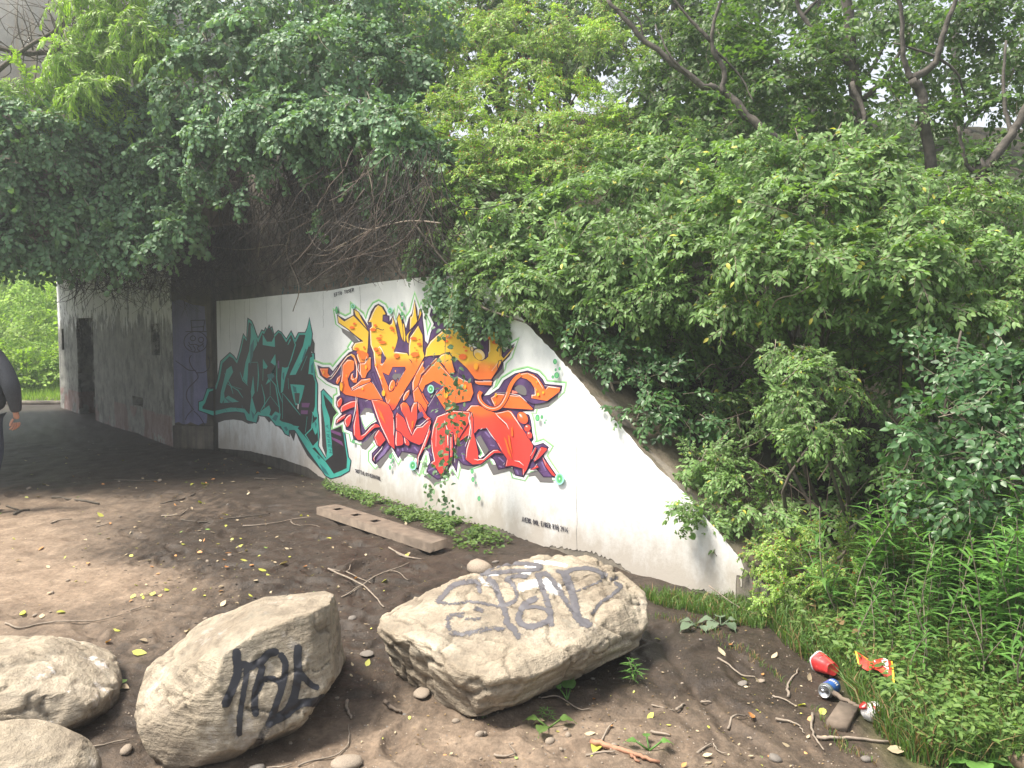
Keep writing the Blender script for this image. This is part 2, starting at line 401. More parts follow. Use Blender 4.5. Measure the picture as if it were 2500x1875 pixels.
Fw = [tuple(range(n_)), tuple(range(2*n_-1, n_-1, -1))]+[(i, i+n_, (i+1) % n_+n_, (i+1) % n_) for i in range(n_)]
obj('concrete_body', Vw, Fw, M_DARKCONC, wall)
# the sloping coping: rough mossy top slab a little proud
cs = [(s, wall_top(s)) for s in np.linspace(s_flat, s_end, 46)]
Vc = []; Fc = []; K = 7
for i, (s, zz) in enumerate(cs):
    for j in range(K):
        o_ = -.002-(TK+.05)*j/(K-1); bumpz = .03*(vnoise(np.array([[s*5, j*1.7, 3.]]))[0]-.4)
        Vc.append(wpt(s, zz+.004+(bumpz if 0 < j < K-1 else 0), o_ if j else -.004))
for i in range(len(cs)-1):
    for j in range(K-1): Fc.append((i*K+j, (i+1)*K+j, (i+1)*K+j+1, i*K+j+1))
obj('coping', Vc, Fc, M_COPE, wall, smooth=True)

# ---- white coat: polygon traced on the wall, jagged lower edge with runs
def wpoly_px(pts, off): return [W(px, py)+NV*off for px, py in pts]
top = [(529, 735), (560, 733), (600, 730), (650, 724), (698, 719), (750, 715), (806, 709), (860, 699), (915, 690), (980, 682), (1041, 676), (1110, 674), (1172, 676), (1180, 682)]
right = [(1240, 741), (1295, 800), (1337, 842), (1383, 893), (1392, 901), (1431, 947), (1470, 992), (1514, 1037), (1560, 1091), (1605, 1139), (1650, 1182), (1699, 1232), (1764, 1310), (1793, 1345), (1809, 1364), (1817, 1388), (1812, 1402), (1812, 1432), (1809, 1432), (1808, 1405), (1799, 1404), (1797, 1430), (1797, 1448), (1799, 1470), (1794, 1470), (1793, 1447), (1789, 1440), (1786, 1466), (1783, 1442), (1776, 1459)]
keys = [(1776, 1459), (1740, 1456), (1706, 1442), (1660, 1440), (1598, 1430), (1561, 1418), (1520, 1388), (1482, 1371), (1430, 1352), (1373, 1340), (1312, 1332), (1250, 1308), (1200, 1290), (1100, 1262), (1000, 1236), (900, 1205), (830, 1184), (778, 1161), (751, 1139), (685, 1116), (600, 1098), (550, 1093), (529, 1092)]
bot = []
for (a0, b0), (a1, b1) in zip(keys[:-1], keys[1:]):
    n_s = max(2, int(abs(a0-a1)/4.0)); amp = 20*min(1, (min(a0, a1)-450)/1000)
    for k in range(n_s):
        f = k/n_s; px_ = a0+(a1-a0)*(f+random.uniform(-.25, .25)/n_s); lo_ = vnoise(np.array([[px_*.018, 3.3, 0]]), 5)[0]; hi_ = vnoise(np.array([[px_*.35, 9.3, 0]]), 6)[0]
        bot.append((px_, b0+(b1-b0)*f+3 - amp*(1.3*max(0, lo_-.35)+.75*max(0, hi_-.45)*(.2+lo_*1.6))))
r2_ = []
for (a0, b0), (a1, b1) in zip(right[:14], right[1:15]):
    for k in range(6): r2_.append((a0+(a1-a0)*k/6+random.gauss(0, .9), b0+(b1-b0)*k/6+random.gauss(0, .9)))
coat = top+r2_+right[14:]+bot
obj('white_paint', wpoly_px(coat, .003), [tuple(range(len(coat)))[::-1]], M_WHITE, wall)
# thin shrinkage cracks and shutter joints in the concrete under the paint
mb = MB()
for px0, y0, y1 in ((598, 735, 1095), (562, 735, 1092), (790, 712, 800), (880, 700, 1180), (1409, 1060, 1345)):
    pts = []
    for k in range(14):
        f = k/13; pts.append(W(px0+random.uniform(-1.2, 1.2), y0+(y1-y0)*f)+NV*.0042)
    for a_, b_ in zip(pts[:-1], pts[1:]):
        w_ = .004 if px0 != 1409 else .0025
        mb.add([a_-EV*w_/2, a_+EV*w_/2, b_+EV*w_/2, b_-EV*w_/2], [(0, 1, 2, 3)])
tag(mb.build('wall_crack', plain('crack', (.10, .10, .09), .9), wall), kind='stuff')
# remains of older teal and rust pieces above the white coat
mb = MB()
for k in range(70):
    px0 = random.uniform(690, 1045); ty = 719-(px0-698)*.125; py0 = ty-random.uniform(3, 26)*(1 if px0 > 800 else .6); w_ = random.uniform(2, 7); h_ = random.uniform(5, 18); mi_ = 1 if random.random() < .25 else 0
    poly = [(px0+w_*.5*math.cos(a_)*random.uniform(.4, 1), min(ty-1, py0+h_*.5*math.sin(a_)*random.uniform(.5, 1.1))) for a_ in np.linspace(0, 6.28, 10)[:-1]]
    mb.add([W(p_[0], p_[1])+NV*(.002+.0001*len(mb.V)) for p_ in poly], [tuple(range(9))], mi_)
tag(mb.build('old_paint', [MC['dteal2'], MC['dorange']], wall), kind='stuff')

# ---- planes of the guard room and of the corner face beside the wing wall (the teal piece runs round the corner)
GA = G(148, 992); GB = G(428, 1092); GA[2] = GB[2] = 0
gv = GB-GA; GL = np.linalg.norm(gv); gv = gv/GL; gn = np.array([gv[1], -gv[0], 0]); gn = -gn if gn[1] > 0 else gn
def gpt(s, z, o=0): p = GA+gv*s+gn*o; return (p[0], p[1], z)
CA = np.array(gpt(GL+.005, 0, -.003)); CB = wpt(-.02, 0, -.01); cv = CB-CA; CLn = np.linalg.norm(cv); cv = cv/CLn; cn = np.array([cv[1], -cv[0], 0]); cn = -cn if cn[1] > 0 else cn
def CW(px, py, o=0):
    r = ray(px, py); k = np.dot(CA-CP, cn)/np.dot(r, cn); return CP+r*k+cn*o
PXC = 527.0
def clipx(pts, right):
    out = []; n = len(pts)
    for i in range(n):
        a, b = pts[i], pts[(i+1) % n]; ia = (a[0] >= PXC) == right; ib = (b[0] >= PXC) == right
        if ia: out.append(a)
        if ia != ib: f = (PXC-a[0])/(b[0]-a[0]); out.append((PXC, a[1]+(b[1]-a[1])*f))
    return out
# ================================================================ painted pieces on the wall
def conv(ox, oy, s): return lambda pts: [(ox+a/s, oy+b/s) for a, b in pts]
c3 = conv(750, 700, 3.3185); C7 = conv(780, 730, 6.144); C8 = conv(1080, 730, 6.144); C9 = conv(780, 950, 6.144); C10 = conv(1080, 950, 6.144)
t1 = conv(480, 760, 5.925); t2 = conv(640, 900, 5.72); c2 = conv(450, 700, 3.318)
class Paint:
    def __init__(s, base): s.L = {}; s.k = 0; s.base = base
    def poly(s, key, pts, rnd=0):
        if rnd: 
            q = smoothpath(list(pts)+[pts[0]], 4)[:-1]; pts = [tuple(p_) for p_ in q]
        s.k += 1; off = s.base+s.k*4e-5
        if min(q[0] for q in pts) < PXC:
            lp = clipx(pts, False); pts = clipx(pts, True)
            ar = sum(lp[i][0]*lp[(i+1) % len(lp)][1]-lp[(i+1) % len(lp)][0]*lp[i][1] for i in range(len(lp)))
            ix = tuple(range(len(lp))); s.L.setdefault(key, []).append(([CW(a_, b_, off+.004) for a_, b_ in lp], [ix if ar < 0 else ix[::-1]]))
            if len(pts) < 3: return
        P3 = [W(a_, b_)+NV*off for a_, b_ in pts]
        ar = sum(pts[i][0]*pts[(i+1) % len(pts)][1]-pts[(i+1) % len(pts)][0]*pts[i][1] for i in range(len(pts)))
        idx_ = tuple(range(len(pts))) if ar < 0 else tuple(range(len(pts)))[::-1]
        s.L.setdefault(key, []).append((P3, [idx_]))
    def line(s, key, pts, wd, smooth=False, taper=True, closed=False):
        """A brush line; wd is its width in photo pixels."""
        p = np.array(pts, float)
        if closed: p = np.vstack([p, p[:1]])
        if smooth: p = smoothpath(p, 6)
        k = len(p)
        if k < 2: return
        d = np.diff(p, axis=0); l = np.linalg.norm(d, axis=1)+1e-9; d = d/l[:, None]; nrm = np.stack([-d[:, 1], d[:, 0]], 1)
        s.k += 1; off = s.base+s.k*4e-5
        tt = np.linspace(0, 1, k)
        hw = wd/2*(np.minimum(1, np.minimum(tt, 1-tt)*6+.35) if taper and not closed else np.ones(k))
        LR = []
        for i in range(k):
            if closed and i in (0, k-1): m1, m2 = nrm[-1], nrm[0]
            else: m1 = nrm[max(i-1, 0)]; m2 = nrm[min(i, k-2)]
            m = m1+m2; m = m/(np.linalg.norm(m)+1e-9); c = max(.5, np.dot(m, m2)); m = m/c
            LR.append((p[i]+m*hw[i], p[i]-m*hw[i]))
        V = []; F = []
        for a_, b_ in LR: V += [(W(*q_)+NV*off if q_[0] >= PXC else CW(q_[0], q_[1], off+.004)) for q_ in (a_, b_)]
        F = [(2*i, 2*i+1, 2*i+3, 2*i+2) for i in range(k-1)]
        s.L.setdefault(key, []).append((V, F))
    def oval(s, key, cx, cy, rx, ry, rot=0, n=18):
        s.poly(key, [(cx+rx*math.cos(a_)*math.cos(rot)-ry*math.sin(a_)*math.sin(rot), cy+rx*math.cos(a_)*math.sin(rot)+ry*math.sin(a_)*math.cos(rot)) for a_ in np.linspace(0, 2*math.pi, n+1)[:-1]])
    def build(s, parent, names):
        for key, lst in s.L.items():
            mb = MB()
            for V, F in lst: mb.add(V, F)
            o = mb.build(names.get(key, key), MC[key], parent)
            tag(o, kind='stuff')

# ---------------- the orange piece
big = Paint(.0046)
sil = c3([(90,640),(125,655),(180,655),(212,690),(250,640),(300,580),(345,535),(385,520),(365,492),(385,460),(440,440),(340,350),(262,290),(250,232),(312,268),(382,232),(380,182),(440,235),(503,325),(497,285),(525,200),(555,155),(582,142),(620,165),(645,212),(650,235),(668,238),(668,290),(700,240),(722,330),(748,215),(775,260),(805,345),(830,255),(862,210),(876,108),(893,190),(900,250),(925,180),(936,215),(938,270),(950,370),(955,440),(985,470),(1005,380),(1035,300),(1000,230),(1012,180),(1060,215),(1130,222),(1190,240),(1210,260),(1292,258),(1345,300),(1385,345),(1402,330),(1410,290),(1437,262),(1500,315),(1585,395),(1590,540),(1650,490),(1682,465),(1640,560),(1590,610),(1580,660),(1500,745),(1512,762),(1500,800),(1470,835),(1430,885),(1480,880),(1560,825),(1600,760),(1690,705),(1790,682),(1870,708),(1910,750),(1930,790),(2068,803),(2060,840),(1960,930),(1850,940),(1835,1000),(1720,1012),(1800,1040),(1815,1090),(1825,1180),(1835,1235),(1815,1260),(1845,1290),(1880,1280),(1915,1268),(1958,1300),(1915,1370),(1960,1440),(2032,1542),(1920,1540),(1860,1470),(1800,1470),(1755,1540),(1690,1525),(1670,1455),(1600,1470),(1555,1480),(1520,1400),(1480,1370),(1400,1430),(1330,1450),(1270,1440),(1225,1400),(1215,1500),(1175,1420),(1120,1545),(1060,1560),(975,1500),(985,1450),(1005,1420),(990,1340),(960,1300),(900,1480),(885,1465),(905,1360),(850,1345),(810,1340),(770,1335),(742,1385),(690,1290),(640,1350),(555,1435),(530,1405),(530,1350),(590,1290),(550,1235),(552,1190),(580,1150),(480,1240),(430,1250),(382,1235),(370,1175),(320,1155),(310,1080),(240,1112),(248,1075),(290,1030),(243,960),(245,900),(275,880),(265,800),(220,790),(170,765),(110,715)])
def shift(pts, dx, dy): return [(a_+dx, b_+dy) for a_, b_ in pts]
for q in (C7([(330,430),(350,500),(400,545),(460,600),(520,670),(640,640),(480,500)]),
          c3([(190,780),(240,790),(280,780),(300,900),(250,880),(240,820),(180,800)]),
          c3([(300,1100),(320,1160),(370,1170),(390,1180),(380,1130)]),
          C9([(610,820),(640,890),(700,910),(740,870),(880,700),(870,600)]), C9([(830,1120),(850,1150),(915,1190),(1110,930),(1060,830),(880,1060)]),
          C9([(1120,900),(1160,960),(1210,1020),(1260,1085),(1275,1040),(1350,980),(1400,1000),(1420,1030),(1480,1050),(1520,930),(1300,850)]),
          C9([(1560,1000),(1600,1060),(1620,1180),(1660,1140),(1640,960),(1600,920)]), C9([(1570,1310),(1660,1370),(1720,1440),(1830,1400),(1845,1330),(1700,1200)]),
          c3([(1830,945),(1835,1000),(1890,985),(1960,970),(2030,905),(2040,865),(1950,900)]), c3([(1590,610),(1600,680),(1540,760),(1500,830),(1440,900),(1400,860),(1500,700),(1660,540),(1660,500)]),
          c3([(1225,1400),(1240,1465),(1310,1480),(1410,1440),(1330,1380)]), c3([(1450,1400),(1475,1460),(1510,1525),(1640,1492),(1680,1525),(1760,1540),(1850,1530),(1890,1582),(2000,1587),(1990,1530),(1840,1400)]),
          c3([(1180,1400),(1190,1480),(1215,1510),(1180,1530),(1150,1480)])):
    big.poly('grey', q)
big.line('ltgreen', shift(sil, 0, -1.5), 21, closed=True); 
big.line('green', shift(sil, -.5, -.5), 17.5, closed=True)
big.line('white', sil, 14, closed=True)
# the drop shadow shows again where the glow stops (lower right edges)
for q in (C9([(640,810),(650,890),(700,905),(870,715),(850,640),(780,700)]), C9([(850,1110),(915,1190),(1110,930),(1060,860),(900,1060)]), C9([(1200,960),(1220,1030),(1260,1080),(1275,1040),(1350,975),(1400,1000),(1430,1030),(1490,1050),(1500,900),(1350,880)]),
          c3([(1835,950),(1835,998),(1960,968),(2035,905),(2045,850),(1960,920)]), c3([(1235,1420),(1250,1470),(1310,1482),(1400,1445),(1320,1430)]), c3([(1490,1440),(1515,1522),(1640,1490),(1680,1525),(1690,1480),(1600,1440)]), c3([(1760,1520),(1860,1530),(1890,1580),(1998,1585),(1985,1540),(1900,1480)]),
          c3([(960,1535),(1035,1600),(1090,1575),(1090,1540),(1000,1500)]), c3([(1595,615),(1600,690),(1510,775),(1490,760),(1580,650)]), C7([(335,430),(350,495),(460,600),(525,665),(610,640),(480,500)])):
    big.poly('grey', q)
big.poly('purple', sil)
big.line('line', sil, 2.6, closed=True)
# lilac sheen on the block sides
for cr, lst in ((C9, [[(640,800),(700,740),(780,660)],[(870,1060),(960,960),(1040,850)],[(1180,880),(1190,930)],[(1250,880),(1260,930)],[(1320,860),(1330,910)],[(1430,870),(1480,930)],[(1640,930),(1690,1000)],[(1640,1220),(1720,1180)]]),
               (C10, [[(650,640),(720,720)],[(730,840),(790,850)],[(300,950),(330,1080)],[(850,1020),(930,1090)],[(860,1150),(900,1170)],[(1120,1210),(1150,1280)],[(1500,1090),(1560,1220)],[(250,840),(370,720)],[(680,160),(740,240)]]),
               (C8, [[(430,560),(520,600)],[(600,420),(620,560)],[(240,960),(330,1070)],[(540,1300),(640,1310)],[(960,1270),(1060,1200)],[(1230,1220),(1330,1290)],[(1340,1500),(1420,1520)]]),
               (C7, [[(1000,270),(1010,330)],[(1180,660),(1160,760)],[(1250,680),(1260,760)],[(1060,1110),(1040,1170)],[(340,940),(420,870)]])):
    for l in lst: big.line('lilac', cr(l), 9, taper=True)
F_ = []
def fill(q, rnd=0, hl=True, key='fill'):
    big.poly(key, q, rnd); qq = [tuple(v) for v in smoothpath(list(q)+[q[0]], 4)[:-1]] if rnd else q
    big.line('line', qq, 1.9, closed=True)
    if not hl: return
    a_ = np.array(qq); n = len(a_); ar = sum(a_[i][0]*a_[(i+1) % n][1]-a_[(i+1) % n][0]*a_[i][1] for i in range(n))
    sg = 1 if ar > 0 else -1; cur = []
    cen = a_.mean(0)
    for i in range(n):
        p0, p1 = a_[i], a_[(i+1) % n]; d = p1-p0; L = np.linalg.norm(d)
        if L < .3: continue
        no = np.array([d[1], -d[0]])*sg/L
        if no @ np.array([-.82, -.57]) > .45 and L > 2:
            c0 = p0-no*2.6; c1 = p1-no*2.6
            if cur and np.linalg.norm(cur[-1]-c0) < 5: cur += [c1]
            else:
                if len(cur) > 1: big.line('hi', cur, 1.5)
                cur = [c0*.9+c1*.1, c1*.88+c0*.12]
    if len(cur) > 1: big.line('hi', cur, 1.5)
fill(C7([(278,245),(380,330),(520,245),(640,370),(750,490),(745,580),(740,700),(722,860),(700,960),(620,1000),(575,900),(560,840),(600,790),(500,765),(500,715),(540,655),(660,632),(560,560),(430,450),(290,355)]))
fill(C7([(522,145),(545,245),(735,465),(722,430),(640,285),(600,200)]))
fill(C7([(1170,300),(1205,215),(1245,330),(1275,500),(1268,640),(1230,560)]), hl=False); fill(C7([(1255,345),(1285,385),(1305,560),(1300,640),(1272,640)]), hl=False)
fill(C7([(1358,470),(1365,270),(1395,250),(1438,20),(1470,270),(1484,340),(1400,435)]))
fill(C7([(735,350),(775,270),(800,205),(840,130),(890,85),(950,120),(1005,215),(1000,237),(965,240),(960,330),(1010,350),(1060,382),(1090,360),(1105,262),(1140,345),(1190,580),(1175,660),(1130,800),(1160,790),(1325,805),(1350,850),(1345,700),(1365,570),(1490,390),(1560,540),(1565,770),(1590,860),(1440,1140),(1300,1360),(1150,1640),(1085,1700),(1020,1600),(940,1300),(900,1180),(835,1020),(815,800),(770,690),(758,440),(790,410),(785,352)]))
big.poly('purple', C7([(1175,660),(1215,560),(1250,640),(1345,640),(1350,800),(1160,785),(1135,790)])); 
fill(C7([(1530,150),(1542,220),(1490,340),(1380,490),(1348,560),(1352,665),(1325,650),(1308,575),(1335,515),(1420,420),(1490,310),(1512,170)]), rnd=1, hl=False)
for q in (C7([(945,785),(1010,885),(965,970),(935,955)]), C7([(960,1105),(1050,1150),(1090,1070),(1110,1022),(1292,1020),(1300,1055),(1200,1235),(1060,1260),(1040,1300),(1000,1200)]), C7([(965,245),(1050,255),(1057,352),(1015,348),(965,328)]),
          c3([(520,700),(545,690),(600,860),(560,790)])):
    big.poly('purple', q); big.line('line', q, 1.6, closed=True)
big.poly('grey', C7([(1100,1165),(1130,1120),(1240,1120),(1212,1185),(1130,1215)]))
fill(C7([(1040,1330),(1070,1240),(1110,1205),(1140,1230),(1150,1290),(1110,1370),(1060,1380)]), 1); fill(C7([(1155,1270),(1185,1185),(1195,1200),(1175,1290),(1160,1310)]), 0, False)
# left S, its tail and ribbon
fill(C7([(350,990),(430,900),(490,905),(540,930),(535,1060),(480,1110),(440,1200),(455,1290),(500,1365),(600,1310),(770,1230),(840,1290),(950,1480),(1005,1600),(900,1560),(700,1500),(560,1470),(400,1440),(330,1390),(320,1280),(340,1150)]))
fill(C7([(610,960),(700,955),(735,870),(785,870),(782,1050),(730,1110),(700,1190),(640,1190),(605,1110)]), 0)
fill(C7([(640,1200),(700,1195),(772,1180),(785,1210),(770,1245),(600,1310),(500,1370),(480,1330),(560,1270)]))
big.poly('purple', C7([(500,1100),(530,1060),(560,1080),(565,1180),(530,1210),(490,1190)]))
fill(C7([(5,1035),(150,1035),(140,1110),(185,1165),(120,1195),(50,1150)]), 0)
fill(C7([(150,1190),(185,1180),(260,1080),(340,950),(420,850),(490,815),(540,840),(580,940),(595,1150),(570,1260),(520,1260),(470,1200),(480,1130),(510,1100),(530,1190),(560,1160),(555,1010),(520,890),(480,850),(430,880),(340,1000),(250,1140),(200,1200)]), 0)
fill(C7([(250,1250),(270,1180),(330,1130),(325,1220),(280,1290)]), 0)
# middle letter
fill(C7([(1440,1150),(1560,930),(1780,880),(1790,900),(1640,1060),(1545,1130),(1520,1220),(1540,1340),(1600,1480),(1660,1560),(1600,1620),(1500,1600),(1420,1480),(1400,1330),(1400,1250)]))
fill(c3([(935,725),(1062,585),(1120,660),(1195,745),(1240,735),(1340,780),(1356,860),(1330,925),(1215,945),(1220,985),(1130,1010),(1080,930),(1040,860),(1110,810),(1030,765),(965,800),(940,860),(905,800)]))
big.poly('purple', c3([(950,830),(1030,768),(1112,808),(1075,850),(1010,905),(960,880)]))
big.poly('purple', C7([(1590,900),(1700,800),(1780,870),(1690,960),(1600,1040),(1560,1010)])); 
fill(c3([(860,850),(905,800),(950,900),(985,960),(960,1050),(900,960),(870,930)]))
# top right letters
fill(c3([(970,500),(1005,440),(1060,390),(1120,340),(1195,330),(1245,375),(1300,445),(1345,500),(1375,560),(1400,590),(1460,560),(1478,520),(1478,410),(1460,345),(1442,300),(1437,275),(1500,320),(1583,395),(1585,560),(1600,575),(1690,480),(1640,555),(1588,610),(1568,650),(1500,752),(1400,755),(1360,745),(1290,690),(1225,610),(1185,570),(1160,530),(1100,555),(1010,560),(960,570)]))
fill(C8([(215,320),(380,300),(450,350),(525,430),(520,480),(390,492),(330,520),(260,420)]))
fill(C8([(60,200),(130,215),(200,250),(215,310),(255,420),(150,400),(60,360),(20,300)]))
fill(C8([(395,497),(582,488),(580,530),(400,545),(340,540)]), hl=False)
for q in (C8([(340,550),(585,535),(600,600),(520,660),(390,668)]), C8([(570,450),(630,310),(690,440),(705,560),(700,860),(660,900),(610,860),(590,700),(590,560)])):
    big.poly('purple', q); big.line('line', q, 1.6, closed=True)
big.poly('grey', C8([(530,600),(595,560),(600,740),(570,760),(530,720)])); big.poly('white', C8([(400,680),(520,665),(530,735),(470,740),(430,730)])); big.line('dgreen', C8([(455,700),(480,690),(505,705)]), 2)
big.oval('line', *C8([(570,832)])[0], 17.2, 13.2, .75); big.oval('cream', *C8([(570,832)])[0], 15.6, 11.6, .75); big.oval('fill', *C8([(560,860)])[0], 11, 7.5, .75); big.line('white', C8([(520,770),(600,800)]), 3)
big.oval('line', *C8([(460,745)])[0], 4.5, 6.8, -.2); big.oval('cream', *C8([(460,745)])[0], 3.2, 5.5, -.2)
big.line('line', C8([(885,550),(890,700),(880,860)]), 2); big.line('line', C8([(920,590),(920,840)]), 2)
for q in (C8([(170,870),(230,900),(380,1040),(490,1180),(480,1260),(330,1170),(220,1080),(180,960)]), c3([(955,600),(1000,560),(1050,575),(1000,640),(960,680)])):
    big.poly('purple', q); big.line('line', q, 1.6, closed=True)
fill(C8([(495,1220),(630,1225),(770,1222),(755,1300),(560,1290),(510,1265)]), 0); fill(C8([(860,930),(905,915),(900,960),(850,1050),(845,1000)]), 0, False)
fill(C8([(100,800),(160,860),(170,960),(210,1100),(120,1130),(30,990),(-60,900),(0,830)]), 0)
# right side: loop, arrow and slab
for q in (C8([(880,1390),(940,1270),(1040,1190),(1130,1150),(1150,1230),(1060,1300),(1020,1400)]), C8([(1090,1300),(1130,1220),(1210,1195),(1310,1240),(1370,1340),(1400,1440),(1280,1440),(1250,1330),(1190,1290)]), C8([(1210,1480),(1340,1430),(1370,1500),(1590,1535),(1400,1570),(1280,1520)])):
    big.poly('purple', q, 1)
big.poly('grey', C8([(1100,1330),(1160,1290),(1230,1300),(1275,1360),(1270,1440),(1200,1430),(1130,1390)]), 1); big.poly('pink', C8([(1060,1370),(1120,1380),(1150,1410),(1060,1420)]))
fill(C8([(1130,1160),(1200,1110),(1290,1098),(1390,1130),(1470,1200),(1530,1290),(1560,1350),(1600,1298),(1700,1310),(1792,1322),(1780,1390),(1690,1460),(1590,1532),(1480,1515),(1345,1490),(1350,1432),(1410,1425),(1390,1330),(1340,1250),(1280,1205),(1200,1185),(1140,1200)]))
fill(C10([(735,130),(790,90),(850,60),(1010,75),(1190,100),(1280,190),(1382,290),(1370,312),(1200,300),(1030,290),(900,280),(800,270),(760,190)]))
# big red R
fill(C10([(210,500),(250,430),(400,290),(440,240),(560,235),(680,290),(810,350),(900,335),(1000,310),(1060,325),(1150,460),(1230,600),(1340,770),(1385,850),(1340,1060),(1290,1200),(1222,1300),(1215,1190),(1060,1150),(955,1165),(980,1040),(900,930),(830,800),(760,690),(690,585),(560,600),(490,680),(410,695),(220,820),(200,700)]))
fill(C10([(448,340),(480,430),(488,650),(515,740),(560,950),(560,1045),(640,1035),(720,950),(780,905),(850,900),(940,975),(900,960),(800,960),(700,1040),(600,1120),(470,1135),(360,1050),(372,880),(425,720),(440,600),(415,430)]))
big.poly('purple', C10([(1050,330),(1130,330),(1200,450),(1250,560),(1330,720),(1290,690),(1190,520)]))
for cx, cy, rx, ry, ro in ((1222, 430, 16, 11.5, .95), (1295, 582, 7.5, 8.5, .4), (1325, 685, 6, 9, -.4)):
    X, Y = C10([(cx, cy)])[0]; big.oval('line', X, Y, rx+1.4, ry+1.4, ro); big.oval('fill', X, Y, rx, ry, ro); big.oval('pink', X-rx*.25, Y-ry*.45, rx*.45, ry*.3, ro); big.oval('hi', X-rx*.3, Y-ry*.52, rx*.26, ry*.12, ro)
fill(C10([(1340,1010),(1418,868),(1440,880),(1370,1045),(1345,1060)]), 0, False); fill(C10([(1385,1080),(1500,860),(1590,880),(1592,910),(1480,1030),(1400,1092)])); fill(C10([(1510,1010),(1580,1090),(1650,1190),(1742,1322),(1660,1290),(1560,1150)])); fill(C10([(1330,1212),(1440,1132),(1475,1170),(1400,1200)]), 0, False)
big.poly('grey', C10([(530,720),(590,690),(720,920),(660,990),(610,900)])); big.poly('white', C10([(515,725),(580,850),(655,990),(585,1035),(560,1000),(600,960)])); big.poly('green', C10([(555,830),(625,960),(590,1010),(570,990),(600,960)]))
# S ribbon over the slab
rb = smoothpath(C8([(600,1385),(570,1450),(600,1540),(690,1620),(800,1645),(900,1600),(980,1470),(1040,1310),(1110,1200),(1200,1130)]), 6)
big.line('line', rb, 12.5, taper=False); big.line('fill', rb, 9.4, taper=False); big.line('hi', rb[4:40]-np.array([2.2, .8]), 1.3)
# lower left red legs
fill(C9([(345,250),(400,215),(480,178),(560,165),(600,200),(560,262),(460,300),(340,352),(325,300)])); fill(C9([(260,522),(275,458),(340,400),(420,362),(400,430),(300,500)]), 0, True)
fill(C9([(385,462),(430,400),(490,370),(500,430),(470,540),(430,572),(395,520)]), 1)
fill(C9([(575,100),(562,350),(518,560),(530,690),(590,765),(655,765),(780,640),(850,580),(940,570),(900,525),(850,510),(780,560),(690,662),(640,690),(625,560),(600,260)]))
fill(C9([(270,190),(300,150),(340,120),(365,160),(350,230),(310,280),(280,250)]), 1)
fill(C9([(790,160),(900,150),(1000,190),(1070,240),(1128,370),(1140,560),(1150,905),(1060,830),(1000,700),(940,580),(880,430),(830,280)]))
fill(C9([(1160,400),(1180,340),(1290,430),(1340,540),(1400,690),(1440,600),(1480,560),(1560,550),(1680,430),(1700,500),(1640,640),(1580,800),(1520,840),(1390,790),(1270,700),(1160,600)]))
fill(C9([(1225,230),(1270,190),(1330,200),(1370,260),(1385,350),(1395,270),(1430,200),(1490,190),(1490,440),(1440,590),(1398,692),(1340,560),(1300,420),(1240,320)]))
fill(C9([(1490,200),(1540,230),(1640,400),(1700,440),(1640,480),(1560,400),(1500,300)]), 0, True)
big.poly('purple', C9([(1380,70),(1430,150),(1440,190),(1385,260),(1310,180),(1340,140)])); big.poly('purple', C9([(1500,360),(1560,330),(1590,400),(1490,460)])); big.poly('purple', C9([(1200,300),(1240,320),(1310,440),(1250,380)]))
fill(C9([(1310,40),(1370,0),(1372,60),(1340,130),(1280,180),(1270,120)]), 1)
fill(C9([(1160,622),(1220,640),(1268,700),(1280,820),(1210,850),(1155,830)]), 1); fill(C9([(1280,722),(1330,740),(1375,800),(1360,850),(1300,820)]), 1)
fill(C9([(835,722),(860,660),(905,600),(960,650),(1018,760),(930,862),(880,840)]), 0); 
fill(C9([(820,1040),(840,990),(940,880),(950,850),(900,920),(850,1000),(840,1090)]), 0)
fill(C9([(1665,570),(1695,640),(1620,850),(1520,1010),(1478,1190),(1490,1000),(1560,840)]))
fill(c3([(1012,1240),(1030,1120),(1060,1050),(1180,1000),(1330,1010),(1325,1100),(1260,1200),(1210,1290),(1195,1185),(1168,1190),(1160,1400),(1190,1420),(1140,1450),(1100,1540),(1050,1460),(1010,1420),(1045,1400),(1020,1330)]))
fill(c3([(1172,1185),(1192,1178),(1196,1290),(1190,1400),(1168,1390)]))
# hole with a green rim under the left arch
big.poly('grey', C9([(620,400),(700,280),(800,290),(835,370),(820,400),(640,420)])); big.poly('white', C9([(640,395),(695,380),(712,400),(722,350),(760,345),(790,360),(835,365),(880,485),(800,520),(710,612),(660,500)])); big.line('green', C9([(650,410),(670,510),(715,590),(790,510),(860,465),(835,385)]), 2.2)
# marks: brick-like dabs on yellow, dots on orange, streaks on red
for cx, cy, rx, ry in ((508,428,36,22),(545,370,22,18),(580,745,34,18),(690,725,16,18),(825,460,45,22),(860,395,22,20),(910,590,40,20),(965,648,55,22),(870,750,38,26),(910,810,36,20),(940,545,18,12),(1105,435,34,24),(1135,485,16,14),(1435,590,48,22),(1525,608,18,12),(1520,675,34,22),(1455,732,12,10),(1485,770,12,12),(1125,730,14,20)):
    X, Y = C7([(cx, cy)])[0]; big.oval('spotr', X, Y, rx/6.144, ry/6.144)
for cx, cy, rx, ry in ((1455,830,62,36),(690,850,70,56),(1180,850,42,34),(640,800,60,30)):
    X, Y = C7([(cx, cy)])[0]; big.oval('spotr', X, Y, rx/6.144, ry/6.144)
for cx, cy, rx, ry in ((830,650,60,28),(740,585,32,24),(760,540,14,12),(330,865,60,44),(380,775,22,16),(120,570,40,24),(80,630,34,20),(350,720,14,14)):
    X, Y = C8([(cx, cy)])[0]; big.oval('spotr', X, Y, rx/6.144, ry/6.144)
